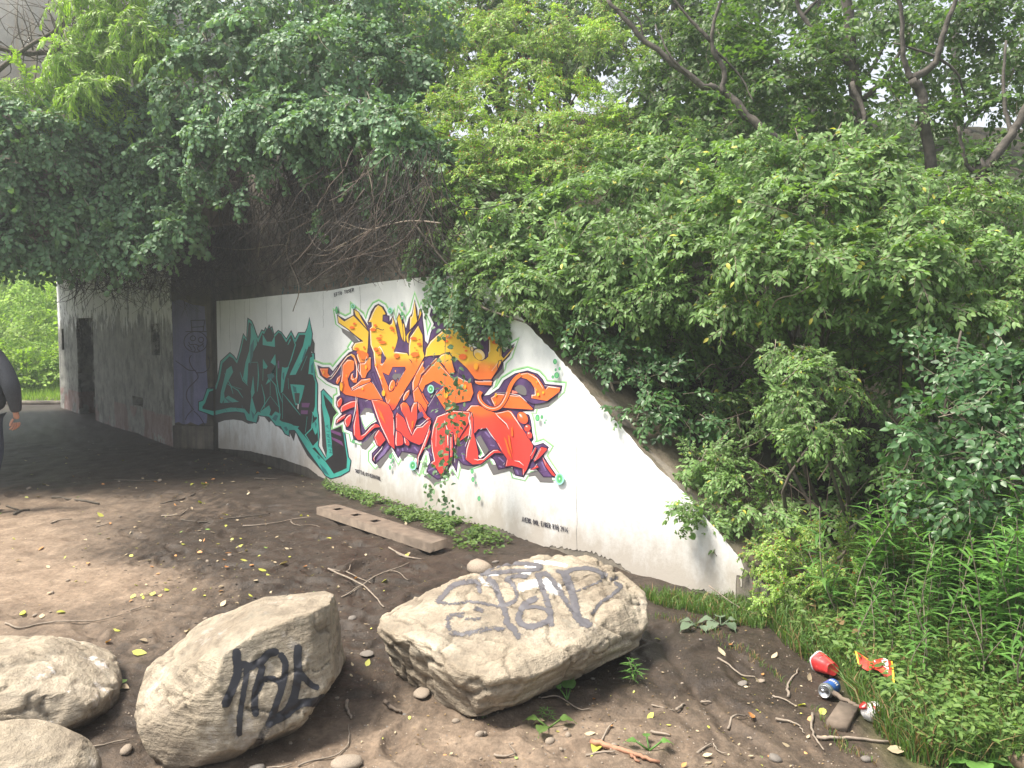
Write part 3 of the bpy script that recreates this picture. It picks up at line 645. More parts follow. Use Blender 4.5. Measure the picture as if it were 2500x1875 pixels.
for cr, lst in ((C7, ((720,1020,14,34),(870,985,12,26),(985,1410,26,46),(350,1310,22,70),(85,1100,12,26),(940,1180,12,26),(1110,1320,10,18),(1460,900,10,20),(670,1345,12,18),(1165,1080,8,14),(425,1150,8,20))), (C8, ((530,1010,32,50),(730,1020,8,12),(1445,1240,10,18),(1440,1360,9,16),(1540,1400,16,20),(1465,1430,20,26),(830,1435,18,26),(820,1550,10,16),(370,1310,16,30),(80,1430,30,60)))):
    for cx, cy, rx, ry in lst: X, Y = cr([(cx, cy)])[0]; big.oval('spoty', X, Y, rx/6.144, ry/6.144)
for q in (C9([(890,260),(960,360),(1020,520),(940,420)]), C9([(1410,480),(1440,470),(1430,560),(1405,620)]), C10([(950,710),(990,760),(1075,1050),(1010,940)]), C10([(1010,680),(1035,700),(1075,960),(1030,840)]), C10([(235,610),(260,600),(235,760),(215,780)]), C10([(290,490),(320,480),(270,680)]), C10([(1060,580),(1080,560),(1090,700),(1065,700)])):
    big.poly('spotr', q)
# creases across the block
for cr, lst in ((C9, [[(640,780),(665,830)],[(690,740),(715,780)],[(860,1000),(900,1040)],[(1650,980),(1690,960)],[(1655,1010),(1700,990)],[(700,200),(730,280)],[(670,200),(700,290)]]), (C10, [[(700,740),(760,730)],[(730,860),(790,840)],[(810,960),(870,1010)],[(790,980),(850,1040)],[(1500,1250),(1600,1230)],[(1490,1220),(1590,1200)],[(720,230),(770,220)]])):
    for l in lst: big.line('line', cr(l), 1.5)
# loose white lines
for cr, lst in ((C9, [[(572,110),(575,180),(560,320),(520,480)],[(1140,450),(1145,600),(1140,690)],[(1130,370),(1138,420)],[(1050,220),(1085,155)],[(1190,300),(1215,260)],[(1470,550),(1540,540),(1665,430)],[(1680,540),(1600,860)],[(1655,680),(1600,800)],[(1655,260),(1800,20)],[(1690,1120),(1735,1100)],[(715,180),(760,160)],[(1780,570),(1775,860)],[(1900,470),(1945,600),(1955,850)]]),
               (C10, [[(820,350),(870,410),(990,520),(1030,600)],[(1010,320),(1060,350),(1150,480),(1230,600)],[(440,360),(425,430),(450,560),(430,700),(370,860)],[(690,575),(760,680),(825,765)],[(1110,1070),(1180,1080),(1250,1140)],[(505,1045),(560,1060),(620,1040)],[(600,610),(630,580)],[(1350,1000),(1425,870)],[(1400,1060),(1500,880)],[(1415,1165),(1450,1115)],[(945,1130),(965,1100)],[(150,650),(145,900)],[(210,860),(212,1100)],[(60,470),(110,620),(115,830)]]),
               (C8, [[(640,1225),(755,1228)],[(770,1080),(865,955)],[(0,1010),(160,1165)],[(240,1155),(340,1215),(410,1240)],[(830,1405),(1000,1408)],[(1040,1415),(1190,1445),(1300,1545)],[(1310,1110),(1450,1190),(1540,1340)],[(1560,1298),(1740,1322)],[(1365,1440),(1425,1442)]]),
               (C7, [[(1545,1130),(1680,990)],[(1700,970),(1780,885)],[(710,950),(740,860)],[(620,970),(605,1060),(640,1140)],[(360,985),(350,1150)],[(500,1370),(620,1300)],[(620,1345),(690,1310)],[(820,1240),(960,1480)],[(1300,1090),(1200,1250)],[(905,735),(935,715),(965,760),(1010,860)],[(940,975),(965,990),(1000,950)],[(505,1190),(530,1210),(550,1195)],[(1230,1490),(1290,1410)],[(155,1165),(205,1155),(300,1020)],[(1140,800),(1180,795),(1320,815)]])):
    for l in lst: big.line('hi', cr(l), 1.7)
# curls
big.line('line', C7([(865,470),(900,440),(940,455),(975,465),(1000,450)]), 1.7, smooth=True); big.line('line', C7([(350,1260),(385,1240),(385,1300)]), 1.6); big.line('line', C7([(1370,900),(1400,920),(1420,965)]), 2.2)
# orbs and bubbles
for X, Y, r1 in ((*C9([(1430,1140)])[0], 7.5), (*C10([(1790,1340)])[0], 9), (*C7([(1088,175)])[0], 5), (*c3([(1018,828)])[0], 6.5), (*C7([(530,110)])[0], 4)):
    big.oval('cyan', X, Y, r1*1.25, r1*1.6); big.oval('green', X, Y, r1*.85, r1*1.25); big.oval('dgreen', X, Y, r1*.55, r1*.85); big.oval('green', X, Y, r1*.35, r1*.5); big.oval('white', X, Y, r1*.13, r1*.2)
for cr, lst in ((C7, ((1270,80,18,32),(1298,150,8,20),(1268,225,18,26),(285,170,16,55),(1265,290,14,20))), (C8, ((1725,938,26,38),(1793,1045,14,22),(1735,1060,12,20),(1750,1142,34,44),(1692,1168,18,22))), (C9, ((1098,1005,22,38),(1128,1072,10,22),(1106,1100,8,16),(1090,1172,15,32),(1130,1135,6,8),(540,780,18,30))), (C10, ((1462,428,30,48),(1530,415,18,28),(1592,462,8,12),(1570,500,9,14),(482,1225,20,38),(494,1350,20,36),(538,1400,8,16),(586,1635,20,34),(245,1010,14,30)))):
    for cx, cy, rx, ry in lst:
        X, Y = cr([(cx, cy)])[0]; big.oval('dgreen', X, Y, rx/6.144+.5, ry/6.144+.5); big.oval('green', X, Y, rx/6.144*.7, ry/6.144*.75)
big.line('ltgreen', C9([(1540,1070),(1590,1120),(1600,1180),(1560,1280)]), 3, smooth=True)
mural = obj('orange_mural', [wpt(0, 0), wpt(.001, 0), wpt(0, .001)], [(0, 1, 2)], MC['grey'], wall)
tag(mural, 'yellow, orange and red graffiti lettering with violet block sides and green glow')
big.build(mural, dict(fill='lettering', purple='block_side', line='outline', grey='drop_shadow', green='green_glow', dgreen='bubble_rim', white='white_rim', hi='highlight', spotr='orange_dab', spoty='yellow_dab', cream='egg', pink='pink_shine', lilac='sheen', ltgreen='light_green_glow', cyan='glow_halo'))

# ---------------- the teal and black piece
tl = Paint(.0046)
for q in (c2([(235,1035),(262,1105),(330,1082),(400,1075),(470,1085),(520,1110),(560,1108),(605,1060),(600,1010),(400,1000)]), c2([(560,1060),(600,1100),(612,1060),(590,1020)]), c2([(645,1045),(690,1100),(720,1070),(700,1030)]), c2([(900,1160),(930,1240),(1000,1370),(1130,1510),(1180,1500),(1040,1300)]), c2([(830,1160),(850,1170),(890,1250),(905,1180),(900,1150)]), c2([(740,1110),(790,1160),(800,1110)]),
          c2([(1108,950),(1120,1290),(1160,1400),(1190,1370),(1170,1080)]), c2([(1020,520),(1055,540),(1060,460),(1030,390)])): tl.poly('shadow', q)
tsil = c2([(122,935),(158,922),(190,828),(250,815),(272,760),(300,605),(372,538),(400,560),(428,600),(455,510),(482,388),(508,425),(520,262),(545,278),(560,310),(580,372),(600,420),(632,355),(652,365),(662,338),(676,358),(690,318),(702,345),(712,330),(728,395),(765,358),(788,372),(830,430),(868,365),(900,430),(930,375),(985,375),(1005,330),(1016,258),(1037,380),(1032,450),(1005,540),(1054,542),(1060,720),(1080,790),(1078,1000),(1086,1040),(1095,1200),(1085,1290),(1150,1395),(1195,1345),(1160,1050),(1118,960),(1115,850),(1130,835),(1200,910),(1272,1015),(1300,1180),(1330,1380),(1350,1410),(1338,1490),(1270,1530),(1190,1552),(1150,1530),(1000,1320),(920,1190),(895,1158),(850,1162),(850,1205),(820,1190),(785,1130),(745,1122),(690,1052),(640,1045),(600,1040),(585,1100),(545,1090),(510,1080),(490,1020),(420,1010),(330,1018),(240,1042),(122,1000)])
tl.line('ink', tsil, 4.6, closed=True); tl.poly('teal', tsil)
tl.poly('black', c2([(150,970),(172,940),(205,850),(262,830),(290,740),(312,620),(370,562),(400,582),(430,622),(462,520),(485,410),(508,440),(525,285),(550,305),(572,380),(600,455),(635,374),(650,382),(665,350),(690,335),(712,350),(735,408),(768,368),(790,382),(828,450),(868,388),(905,452),(935,390),(980,390),(1000,420),(1040,560),(1045,700),(1064,740),(1068,950),(1045,1030),(1078,1058),(1087,1245),(1045,1290),(925,1150),(870,1112),(795,1092),(755,1065),(700,1042),(640,1025),(600,1012),(560,1055),(520,1025),(490,988),(380,978),(240,1008),(150,988)]))
tl.poly('black', c2([(1130,870),(1190,940),(1262,1030),(1290,1180),(1322,1390),(1318,1470),(1215,1515),(1150,1420),(1040,1310),(1060,1300),(1145,1410),(1205,1362),(1192,1200),(1180,1060),(1145,960)]))
for q in ([(345,670),(385,640),(398,690),(345,790),(325,860),(330,905),(308,945),(292,938),(300,850)], [(330,905),(360,882),(445,932),(320,942)], [(542,305),(584,385),(592,470),(560,530),(548,600),(522,622),(512,790),(478,742),(500,610),(528,520),(542,400)],
          [(562,720),(572,860),(548,905),(542,850)], [(548,880),(585,1010),(555,1080),(530,1050),(538,960)], [(638,385),(672,445),(712,445),(735,400),(738,488),(638,472)], [(640,585),(678,645),(668,665),(640,660)], [(702,612),(740,545),(746,625),(732,690),(700,765),(662,795),(690,730),(735,690),(738,640)],
          [(795,650),(820,657),(852,648),(820,740),(803,850),(785,862),(788,740)], [(978,420),(1015,285),(1033,380),(1012,480),(960,600),(905,712),(856,716),(920,580),(965,480)], [(1022,575),(1053,560),(1054,705),(1008,708)], [(620,1010),(690,960),(705,1000),(690,1045),(640,1045)],
          [(790,1090),(860,1120),(935,1132),(905,1160),(850,1160),(850,1203),(805,1165)], [(1066,740),(1080,795),(1078,1000),(1062,1000)], [(1036,1010),(1078,1040),(1062,1060),(1045,1035)], [(1030,1120),(1060,1090),(1085,1060),(1080,1180),(1065,1200),(1045,1150)], [(840,470),(860,420),(868,430),(846,470)]):
    tl.poly('teal', c2(q))
tl.poly('black', c2([(672,350),(690,330),(710,345),(712,440),(676,445)]))
tl.poly('teal', c2([(862,790),(950,795),(978,800),(955,900),(935,950),(905,960),(885,900)])); tl.poly('shadow', c2([(895,860),(940,862),(930,950),(905,940)])); tl.poly('hi', c2([(922,950),(932,950),(928,995),(920,985)]))
tl.poly('teal', c2([(1118,960),(1130,960),(1150,1000),(1175,1100),(1200,1340),(1150,1395),(1160,1330),(1140,1100)]))
tl.poly('teal', c2([(700,1060),(740,1010),(785,1030),(775,1080),(745,1110)])); tl.poly('dteal', c2([(715,1070),(740,1035),(765,1045),(745,1090)]))
for q in ([(675,710),(720,700),(735,725),(700,765),(680,740)], [(1030,640),(1052,600),(1050,700),(1030,700)], [(800,700),(815,690),(812,760),(800,740)], [(955,590),(985,500),(995,510),(965,600)], [(880,800),(910,815),(915,860),(890,850)], [(535,640),(540,480),(570,420),(560,560)], [(330,900),(345,905),(400,940),(360,935)], [(1085,1360),(1105,1385),(1095,1400),(1080,1375)], [(1100,1430),(1150,1480),(1180,1530),(1130,1500)], [(545,1000),(575,1040),(560,1080)], [(810,1140),(830,1130),(845,1160),(830,1170)], [(1055,1080),(1078,1110),(1070,1150)]): tl.poly('dteal', c2(q))
for q in ([(955,940),(1022,942),(1010,978),(955,975)], [(950,1000),(1006,1002),(1002,1032),(948,1030)], [(1188,1155),(1272,1185),(1277,1212),(1194,1180)], [(1195,1215),(1280,1252),(1295,1295),(1275,1278),(1200,1235)], [(762,600),(772,600),(772,660),(762,660)]): tl.poly('violet', c2(q))
for l in ([(600,620),(605,720),(600,800),(595,850)], [(545,612),(600,612)], [(645,600),(640,760)], [(630,790),(655,900),(652,980)], [(700,740),(700,880)], [(700,745),(745,800),(775,980),(780,1060)], [(700,885),(650,960),(620,1010)], [(700,885),(775,980)], [(755,620),(752,740),(768,850),(800,940)], [(800,860),(870,945),(945,1040)], [(800,1070),(800,860)], [(1045,1030),(1035,1150),(985,1200),(1045,1290)], [(1000,1050),(985,1180)], [(455,690),(480,760),(520,800)], [(340,780),(440,840),(480,900)], [(375,800),(470,830)], [(330,700),(380,800),(400,870)], [(600,430),(628,366)], [(830,690),(870,590),(905,470),(868,372)], [(845,740),(850,830)], [(950,680),(1000,560)], [(1010,700),(1052,712),(1062,760)], [(905,440),(932,385)]): tl.line('teal', c2(l), 2.5)
for a_, b_ in (((470, 960), (480, 985)), ((330, 985), (350, 1010)), ((420, 975), (440, 1000)), ((960, 600), (985, 560)), ((930, 640), (950, 610))): tl.line('dteal', c2([a_, b_]), 3)
# small dark glyphs running down the teal strip: A I K M E I
def GS(pts): return [(797+a_*7.5+b_*.9, 1040+a_*1.5+b_*7) for a_, b_ in pts]
glyph = {'A': [[(0,0),(1,.5),(0,1)],[(.4,.15),(.4,.85)]], 'I': [[(0,.4),(1,.5)]], 'K': [[(0,0),(1,0)],[(.5,0),(1,.9)],[(.4,.1),(0,.9)]], 'R': [[(0,0),(1,0),(1,.6),(.5,.7),(.5,0)],[(.5,.4),(0,1)]], 'M': [[(0,0),(1,0),(.4,.4),(1,.8),(0,.8)]], 'E': [[(0,.8),(0,0),(1,0),(1,.8)],[(.5,0),(.5,.6)]], 'H': [[(0,0),(1,0)],[(0,.8),(1,.8)],[(.5,0),(.5,.8)]]}
for k, ch in enumerate('AIRMEH'):
    for stt in glyph[ch]: tl.line('dteal', GS([(.95-a_*.95, b_*1.25+k*1.75-.6) for a_, b_ in stt]), 1.5, taper=False)
tealm = obj('teal_mural', [wpt(0, 0), wpt(.001, 0), wpt(0, .001)], [(0, 1, 2)], MC['shadow'], wall)
tag(tealm, 'black graffiti lettering edged in teal')
tl.build(tealm, dict(teal='teal_fill', black='black_lettering', ink='outline', shadow='drop_shadow', dteal='dark_teal_dab', violet='purple_stripe', hi='highlight'))

# ---------------- handwritten tags (stroke letters, unit box, y down)
SF = {'A': [[(0,1),(.5,0),(1,1)],[(.15,.65),(.9,.6)]], 'V': [[(0,0),(.5,1),(1,0)]], 'E': [[(.9,0),(.1,.05),(0,1),(.9,.95)],[(.05,.5),(.7,.45)]], 'R': [[(0,1),(.1,0),(.8,.15),(.7,.45),(.1,.5),(.9,1)]], 'K': [[(.1,0),(0,1)],[(.9,0),(.1,.55),(1,1)]], 'D': [[(.1,0),(0,1),(.8,.75),(.8,.25),(.1,0)]], 'O': [[(.5,0),(0,.5),(.4,1),(.9,.6),(.5,0)]], 'L': [[(.1,0),(0,1),(.9,.95)]], 'M': [[(0,1),(.2,0),(.5,.6),(.8,0),(1,1)]], 'B': [[(0,1),(.1,0),(.8,.2),(.2,.5),(.9,.75),(0,1)]], 'T': [[(0,.05),(1,0)],[(.5,0),(.4,1)]], 'H': [[(.1,0),(0,1)],[(.9,-.2),(.9,1.3)],[(0,.5),(.9,.5)]], 'S': [[(.9,.05),(.1,.2),(.8,.6),(.1,1)]], 'N': [[(0,1),(.1,0),(.8,1),(1,0)]], 'F': [[(.1,0),(0,1)],[(.1,0),(.9,0)],[(.05,.5),(.7,.5)]], 'I': [[(.5,0),(.45,1)]], 'Z': [[(0,0),(.9,0),(.1,1),(1,1)]],
 '2': [[(0,.2),(.5,0),(.8,.3),(0,1),(1,1)]], '0': [[(.5,0),(.1,.5),(.5,1),(.8,.5),(.5,0)]], '1': [[(.4,.1),(.6,0),(.5,1)]], '6': [[(.8,0),(.1,.6),(.4,1),(.8,.7),(.2,.6)]], '.': [[(.4,.5),(.55,.55)]], ' ': []}
def hand(txt, p0, p1, hh, wd, name, label):
    t_ = Paint(.0066); n = len(txt); d = np.array(p1)-np.array(p0); a0 = np.array(p0, float)
    up = np.array([hh*.12, hh])
    for k, ch in enumerate(txt):
        for stt in SF.get(ch, []):
            q = [tuple(a0+d*((k+.86*x_)/n)+up*y_) for x_, y_ in stt]
            t_.line('ink', q, wd, taper=False)
    mb = MB()
    for V, F in t_.L['ink']: mb.add(V, F)
    tag(mb.build(name, MC['ink'], wall), label, kind='stuff')
hand('AVERK.DOL.EMBER.RTH.2016.', (1275, 1261), (1393, 1289), 12, 1.5, 'signature', 'black handwritten line of names and 2016')
hand('SKFTNLOSVEROTRL.', (868, 1144), (936, 1166), 9, 1.3, 'signature', 'small black handwritten tag below the teal piece')
hand('WEFTO.TOSER', (812, 717), (866, 703), 8, 1.4, 'signature', 'small black scrawl at the top edge of the white paint')
# ================================================================ guard-room wall, corner face, deck, pier
def GW(px, py):
    r = ray(px, py); k = np.dot(GA-CP, gn)/np.dot(r, gn); p = CP+r*k; return np.dot(p-GA, gv), p[2]
guard = thing('guard_room', tuple(GA), 'weathered concrete room under the deck with a dark doorway and narrow window slots', 'building', rotz=math.atan2(gv[1], gv[0]))
HOL = []
for (x0, y0, x1, y1) in ((186, 776, 234, 1040), (368, 790, 391, 868), (150, 803, 157, 854), (323, 969, 349, 994)):
    s0, z1 = GW(x0, y0); s1, z0 = GW(x1, y1); _, z1b = GW((x0+x1)/2, y0); HOL.append((s0, s1, max(0 if y1 > 1000 else z0, -.02), z1b))
HOL[0] = (HOL[0][0], HOL[0][1], -.1, HOL[0][3])
ss = sorted(set([0, GL]+[h[0] for h in HOL]+[h[1] for h in HOL])); zs = sorted(set([-.1, 2.9]+[h[2] for h in HOL]+[h[3] for h in HOL]))
def inhole(s, z): return any(h[0] < s < h[1] and h[2] < z < h[3] for h in HOL)
V = []; F = []
def q4(a, b, c, d): F.append((len(V), len(V)+1, len(V)+2, len(V)+3)); V.extend([a, b, c, d])
for i in range(len(ss)-1):
    for j in range(len(zs)-1):
        if inhole((ss[i]+ss[i+1])/2, (zs[j]+zs[j+1])/2): continue
        q4(gpt(ss[i], zs[j]), gpt(ss[i+1], zs[j]), gpt(ss[i+1], zs[j+1]), gpt(ss[i], zs[j+1]))
for s0, s1, z0, z1 in HOL:
    D = -.28
    q4(gpt(s0, z0), gpt(s0, z1), gpt(s0, z1, D), gpt(s0, z0, D)); q4(gpt(s1, z0), gpt(s1, z0, D), gpt(s1, z1, D), gpt(s1, z1))
    q4(gpt(s0, z1), gpt(s1, z1), gpt(s1, z1, D), gpt(s0, z1, D)); q4(gpt(s0, z0), gpt(s0, z0, D), gpt(s1, z0, D), gpt(s1, z0))
obj('wall', V, F, M_GUARD, guard)
# inside of the room and its far end
V = []; F = []; D = -2.2
q4(gpt(0, -.1, D), gpt(GL, -.1, D), gpt(GL, 2.9, D), gpt(0, 2.9, D)); q4(gpt(.001, -.1, -.002), gpt(.001, 2.9, -.002), gpt(.001, 2.9, D), gpt(.001, -.1, D)); q4(gpt(GL-.05, -.1, -.05), gpt(GL-.05, -.1, D), gpt(GL-.05, 2.9, D), gpt(GL-.05, 2.9, -.05))
q4(gpt(0, 2.895, -.01), gpt(GL, 2.895, -.01), gpt(GL, 2.895, D), gpt(0, 2.895, D))
obj('inner_wall', V, F, M_DARKCONC, guard)
mb = MB()   # broken render standing proud round the doorway
for k in range(16):
    h = HOL[0]; sd = k % 2; z = .1+k*.115; s_ = h[sd]+(.0 if sd else -.0); w_ = random.uniform(.03, .10)
    a_, b_ = (s_-w_*.2, s_+w_) if sd == 0 else (s_-w_, s_+w_*.2)
    if k in (3, 4, 9, 10, 14): continue
    c0 = np.array(gpt(0, 0)); 
    pts = [gpt(a_, z, .012), gpt(b_, z+.01, .012), gpt(b_-.01, z+.17, .012), gpt(a_+.01, z+.19, .012), gpt(a_, z, -.05), gpt(b_, z+.01, -.05), gpt(b_-.01, z+.17, -.05), gpt(a_+.01, z+.19, -.05)]
    mb.add(pts, [(0,1,2,3),(4,7,6,5),(0,4,5,1),(1,5,6,2),(2,6,7,3),(3,7,4,0)])
tag(mb.build('door_edge_render', M_GUARD, guard), kind='stuff')
# purple corner face between the guard room and the wing wall
corner = thing('corner_wall', tuple(CA), 'dull purple concrete corner face with a drawn stick figure in a top hat', 'wall', rotz=math.atan2(cv[1], cv[0]))
def cpt(s, z, o=0): p = CA+cv*s+cn*o; return (p[0], p[1], z)
obj('concrete_face', [cpt(0, -.1), cpt(CLn, -.1), cpt(CLn, 3.6), cpt(0, 3.6), cpt(0, -.1, -.3), cpt(CLn, -.1, -.3), cpt(CLn, 3.6, -.3), cpt(0, 3.6, -.3)], [(0,1,2,3),(4,7,6,5),(0,4,5,1),(3,2,6,7),(0,3,7,4),(1,5,6,2)], M_DARKCONC, corner)
zc = .34
pp = [(.004, zc)]+[(CLn*f, zc+.02*math.sin(f*19)) for f in np.linspace(.1, .8, 8)]+[(CLn*(.84+.02*math.sin(z_*9)), z_) for z_ in np.linspace(zc+.1, 1.95, 9)]+[(CLn*.5, 1.98), (CLn*.2, 2.05), (.004, 2.02)]
obj('purple_paint', [cpt(s, z, .004) for s, z in pp], [tuple(range(len(pp)))], M_PURPLEWALL, corner)
gutter = MB(); gutter.box((CLn*.0, .0, -.1), (CLn*1.0, .05, .31), 0, np.array([[cv[0], cn[0], 0], [cv[1], cn[1], 0], [0, 0, 1]]), CA)
gutter.build('plinth', M_DARKCONC, corner)
def strokes(par, name, label, lst, wd, fn, mat, conv_):
    mb = MB(); k = 0
    for l, closed in lst:
        p = smoothpath(conv_(l), 7) if len(l) > 2 else np.array(conv_(l), float)
        d = np.gradient(p, axis=0); d /= np.linalg.norm(d, axis=1)[:, None]+1e-9; n = np.stack([-d[:, 1], d[:, 0]], 1)*wd/2; k += 1
        V = []
        for i in range(len(p)): V += [fn(*(p[i]+n[i]), .006+k*1e-4), fn(*(p[i]-n[i]), .006+k*1e-4)]
        mb.add(V, [(2*i, 2*i+1, 2*i+3, 2*i+2) for i in range(len(p)-1)])
    return tag(mb.build(name, mat, par), label, kind='stuff')
cf = conv(420, 720, 4.364)
ci = [(255+125*math.cos(a_), 500+110*math.sin(a_)) for a_ in np.linspace(0, 6.4, 14)]
strokes(corner, 'stick_figure', 'black line drawing of a bearded round face in a top hat over curling limbs', [
 (ci, 0), ([(225+28*math.cos(a_), 462+26*math.sin(a_)) for a_ in np.linspace(0, 6.4, 9)], 0), ([(312+28*math.cos(a_), 478+28*math.sin(a_)) for a_ in np.linspace(0, 6.4, 9)], 0), ([(145,392),(255,388),(375,392)], 0), ([(215,385),(205,275)], 0), ([(335,385),(350,275)], 0), ([(200,272),(355,268)], 0), ([(215,345),(340,338)], 0),
 ([(170,530),(200,560),(210,590)], 0), ([(230,540),(250,580),(240,605)], 0), ([(290,540),(275,575),(300,600)], 0), ([(330,520),(340,560)], 0), ([(180,500),(200,530),(250,525),(300,545),(340,510)], 0), ([(210,640),(188,690),(215,770),(265,830),(280,880),(240,930),(175,1000),(155,1080),(190,1160),(235,1225)], 0), ([(265,830),(340,825),(395,780),(405,710),(385,650)], 0), ([(40,700),(110,750),(180,800),(255,805)], 0), ([(220,1225),(170,1280),(145,1330)], 0), ([(235,1235),(300,1300),(355,1390)], 0)],
 2.2, lambda px, py, o: CW(px, py, o), MC['ink'], cf)
# deck over the passage, abutment on the far side, pier above
left = gn
c0 = np.array(gpt(GL+1.7, 0, -.2)); c1 = np.array(gpt(0, 0, -.2)); far = left*9.5
def deckbox(name, z0, z1, a, b, off0, off1, mat, par):
    q = [a+left*off0, b+left*off0, b+left*off1, a+left*off1]
    V = [(v[0], v[1], z0) for v in q]+[(v[0], v[1], z1) for v in q]
    return obj(name, V, [(0,3,2,1),(4,5,6,7),(0,1,5,4),(1,2,6,5),(2,3,7,6),(3,0,4,7)], mat, par)
bridge = thing('bridge', tuple(c0), 'low concrete bridge deck over the underpass hidden under vines', 'bridge')
deckbox('deck', 2.9, 3.45, c0, c1, -.9, 9.5, M_CONC, bridge)
deckbox('parapet', 3.452, 3.95, c0, c0-gv*.3, -.9, 9.5, M_CONC, bridge)
deckbox('abutment', -.1, 2.897, c0, c1, 8.3, 9.4, M_CONC, bridge)
shade_wing = thing('wing_wall', tuple(c0+left*8.4), 'unseen concrete wing wall added on the far left to block sky light', 'wall')  # out of view; added to darken the far end of the painted wall
dq = unit2 = np.array([-.60, -.80, 0]); nq = np.array([dq[1], -dq[0], 0]); b0_ = c0+left*8.3
obj('concrete_body', [tuple(b0_+dq*s_+nq*o_+np.array([0, 0, z_])) for o_ in (0, .45) for s_, z_ in ((0, -.1), (0, 3.7), (1.5, 3.7), (6.5, .2), (6.5, -.1))], [(0,1,2,3,4),(9,8,7,6,5),(0,5,6,1),(1,6,7,2),(2,7,8,3),(3,8,9,4),(4,9,5,0)], M_DARKCONC, shade_wing)
pr = thing('bridge_pier', tuple(P(250, 200, 13.2)), 'tall pale concrete bridge pier with a rusty stain at its left side', 'pier')
a_ = P(-420, 200, 12.4); b_ = P(520, 200, 13.9); dv = b_-a_; dv[2] = 0; dn = np.array([-dv[1], dv[0], 0])/np.linalg.norm(dv)
q = [a_, b_, b_+dn*1.4, a_+dn*1.4]
obj('pier_shaft', [(v[0], v[1], 3.40) for v in q]+[(v[0], v[1], 9.5) for v in q], [(0,3,2,1),(4,5,6,7),(0,1,5,4),(1,2,6,5),(2,3,7,6),(3,0,4,7)], M_PIER, pr)
q = [a_-dn*.25+dv*.0, a_+dv*.29-dn*.25, a_+dv*.29-dn*.004, a_-dn*.004]
obj('ledge', [(v[0], v[1], 5.45) for v in q]+[(v[0], v[1], 5.6) for v in q], [(0,3,2,1),(4,5,6,7),(0,1,5,4),(1,2,6,5),(2,3,7,6),(3,0,4,7)], M_PIER, pr)

# ================================================================ the bank behind the wall
def bank_h(x, y):
    rel = np.stack([x-E0[0], y-E0[1]], 1); s = rel@EV[:2]; t = -(rel@NV[:2])
    h = np.where(t > TK*.7, np.minimum(wall_top(s)-.10, ztop-.3)+.30*(t-TK), -.4)
    h = np.where((t > TK*.7) & (s > s_end), -.12+.42*(t-TK)-.1*(s-s_end), h)
    h2 = .50*(x-1.62-.16*np.clip(4.5-y, 0, 3))-.05
    h = np.where(y < 5.4, np.maximum(h, h2), h)
    h = np.minimum(h, 3.9+.12*(y-5)); h = np.maximum(h, -.35)
    return h+.10*fbm(np.stack([x, y, 0*x], 1)*1.6, 3, 8)
xs = np.linspace(-8, 16, 150); ys2 = np.linspace(.5, 26, 150); XX, YY = np.meshgrid(xs, ys2); x = XX.ravel(); y = YY.ravel()
z = bank_h(x, y); idx = np.arange(150*150).reshape(150, 150)
Fb = np.stack([idx[:-1, :-1], idx[:-1, 1:], idx[1:, 1:], idx[1:, :-1]], -1).reshape(-1, 4)
zq = z[Fb].max(1); cx = x[Fb].mean(1); cy = y[Fb].mean(1)
rel = np.stack([cx-E0[0], cy-E0[1]], 1); keep = (zq > -.2) & ~((rel@EV[:2] < .6) & (-(rel@NV[:2]) < 9) & (cx < -3.2))
m_bank, t, b = newmat('bank_soil'); co = objco(t); r = ramp(t, [(.3, (.020, .018, .010)), (.55, (.045, .040, .022)), (.75, (.05, .07, .025))]); t.links.new(noise(t, co, 5, 6, .65), r.inputs[0]); t.links.new(r.outputs[0], b.inputs['Base Color']); b.inputs['Roughness'].default_value = 1; bump(t, b, noise(t, co, 30, 5, .7), .8, .03)
bank = obj('embankment', np.stack([x, y, z], 1), Fb[keep], m_bank, smooth=True)
tag(bank, 'dark earth bank rising behind the wing wall', kind='structure')

class HT:
    """Height table, looked up between its samples."""
    def __init__(s, fn, x0, x1, y0, y1, d):
        s.x0, s.y0, s.d = x0, y0, d; xs_ = np.arange(x0, x1, d); ys_ = np.arange(y0, y1, d); X_, Y_ = np.meshgrid(xs_, ys_)
        s.Z = fn(X_.ravel(), Y_.ravel()).reshape(X_.shape)
    def __call__(s, x_, y_):
        f = min(max((x_-s.x0)/s.d, 0), s.Z.shape[1]-1.001); g = min(max((y_-s.y0)/s.d, 0), s.Z.shape[0]-1.001); i, j = int(f), int(g); f -= i; g -= j; Z = s.Z
        return float((Z[j, i]*(1-f)+Z[j, i+1]*f)*(1-g)+(Z[j+1, i]*(1-f)+Z[j+1, i+1]*f)*g)
GZ = HT(ground_h, -15, 5, 1.2, 24, .03); BZ = HT(bank_h, -8, 12, .5, 26, .06)
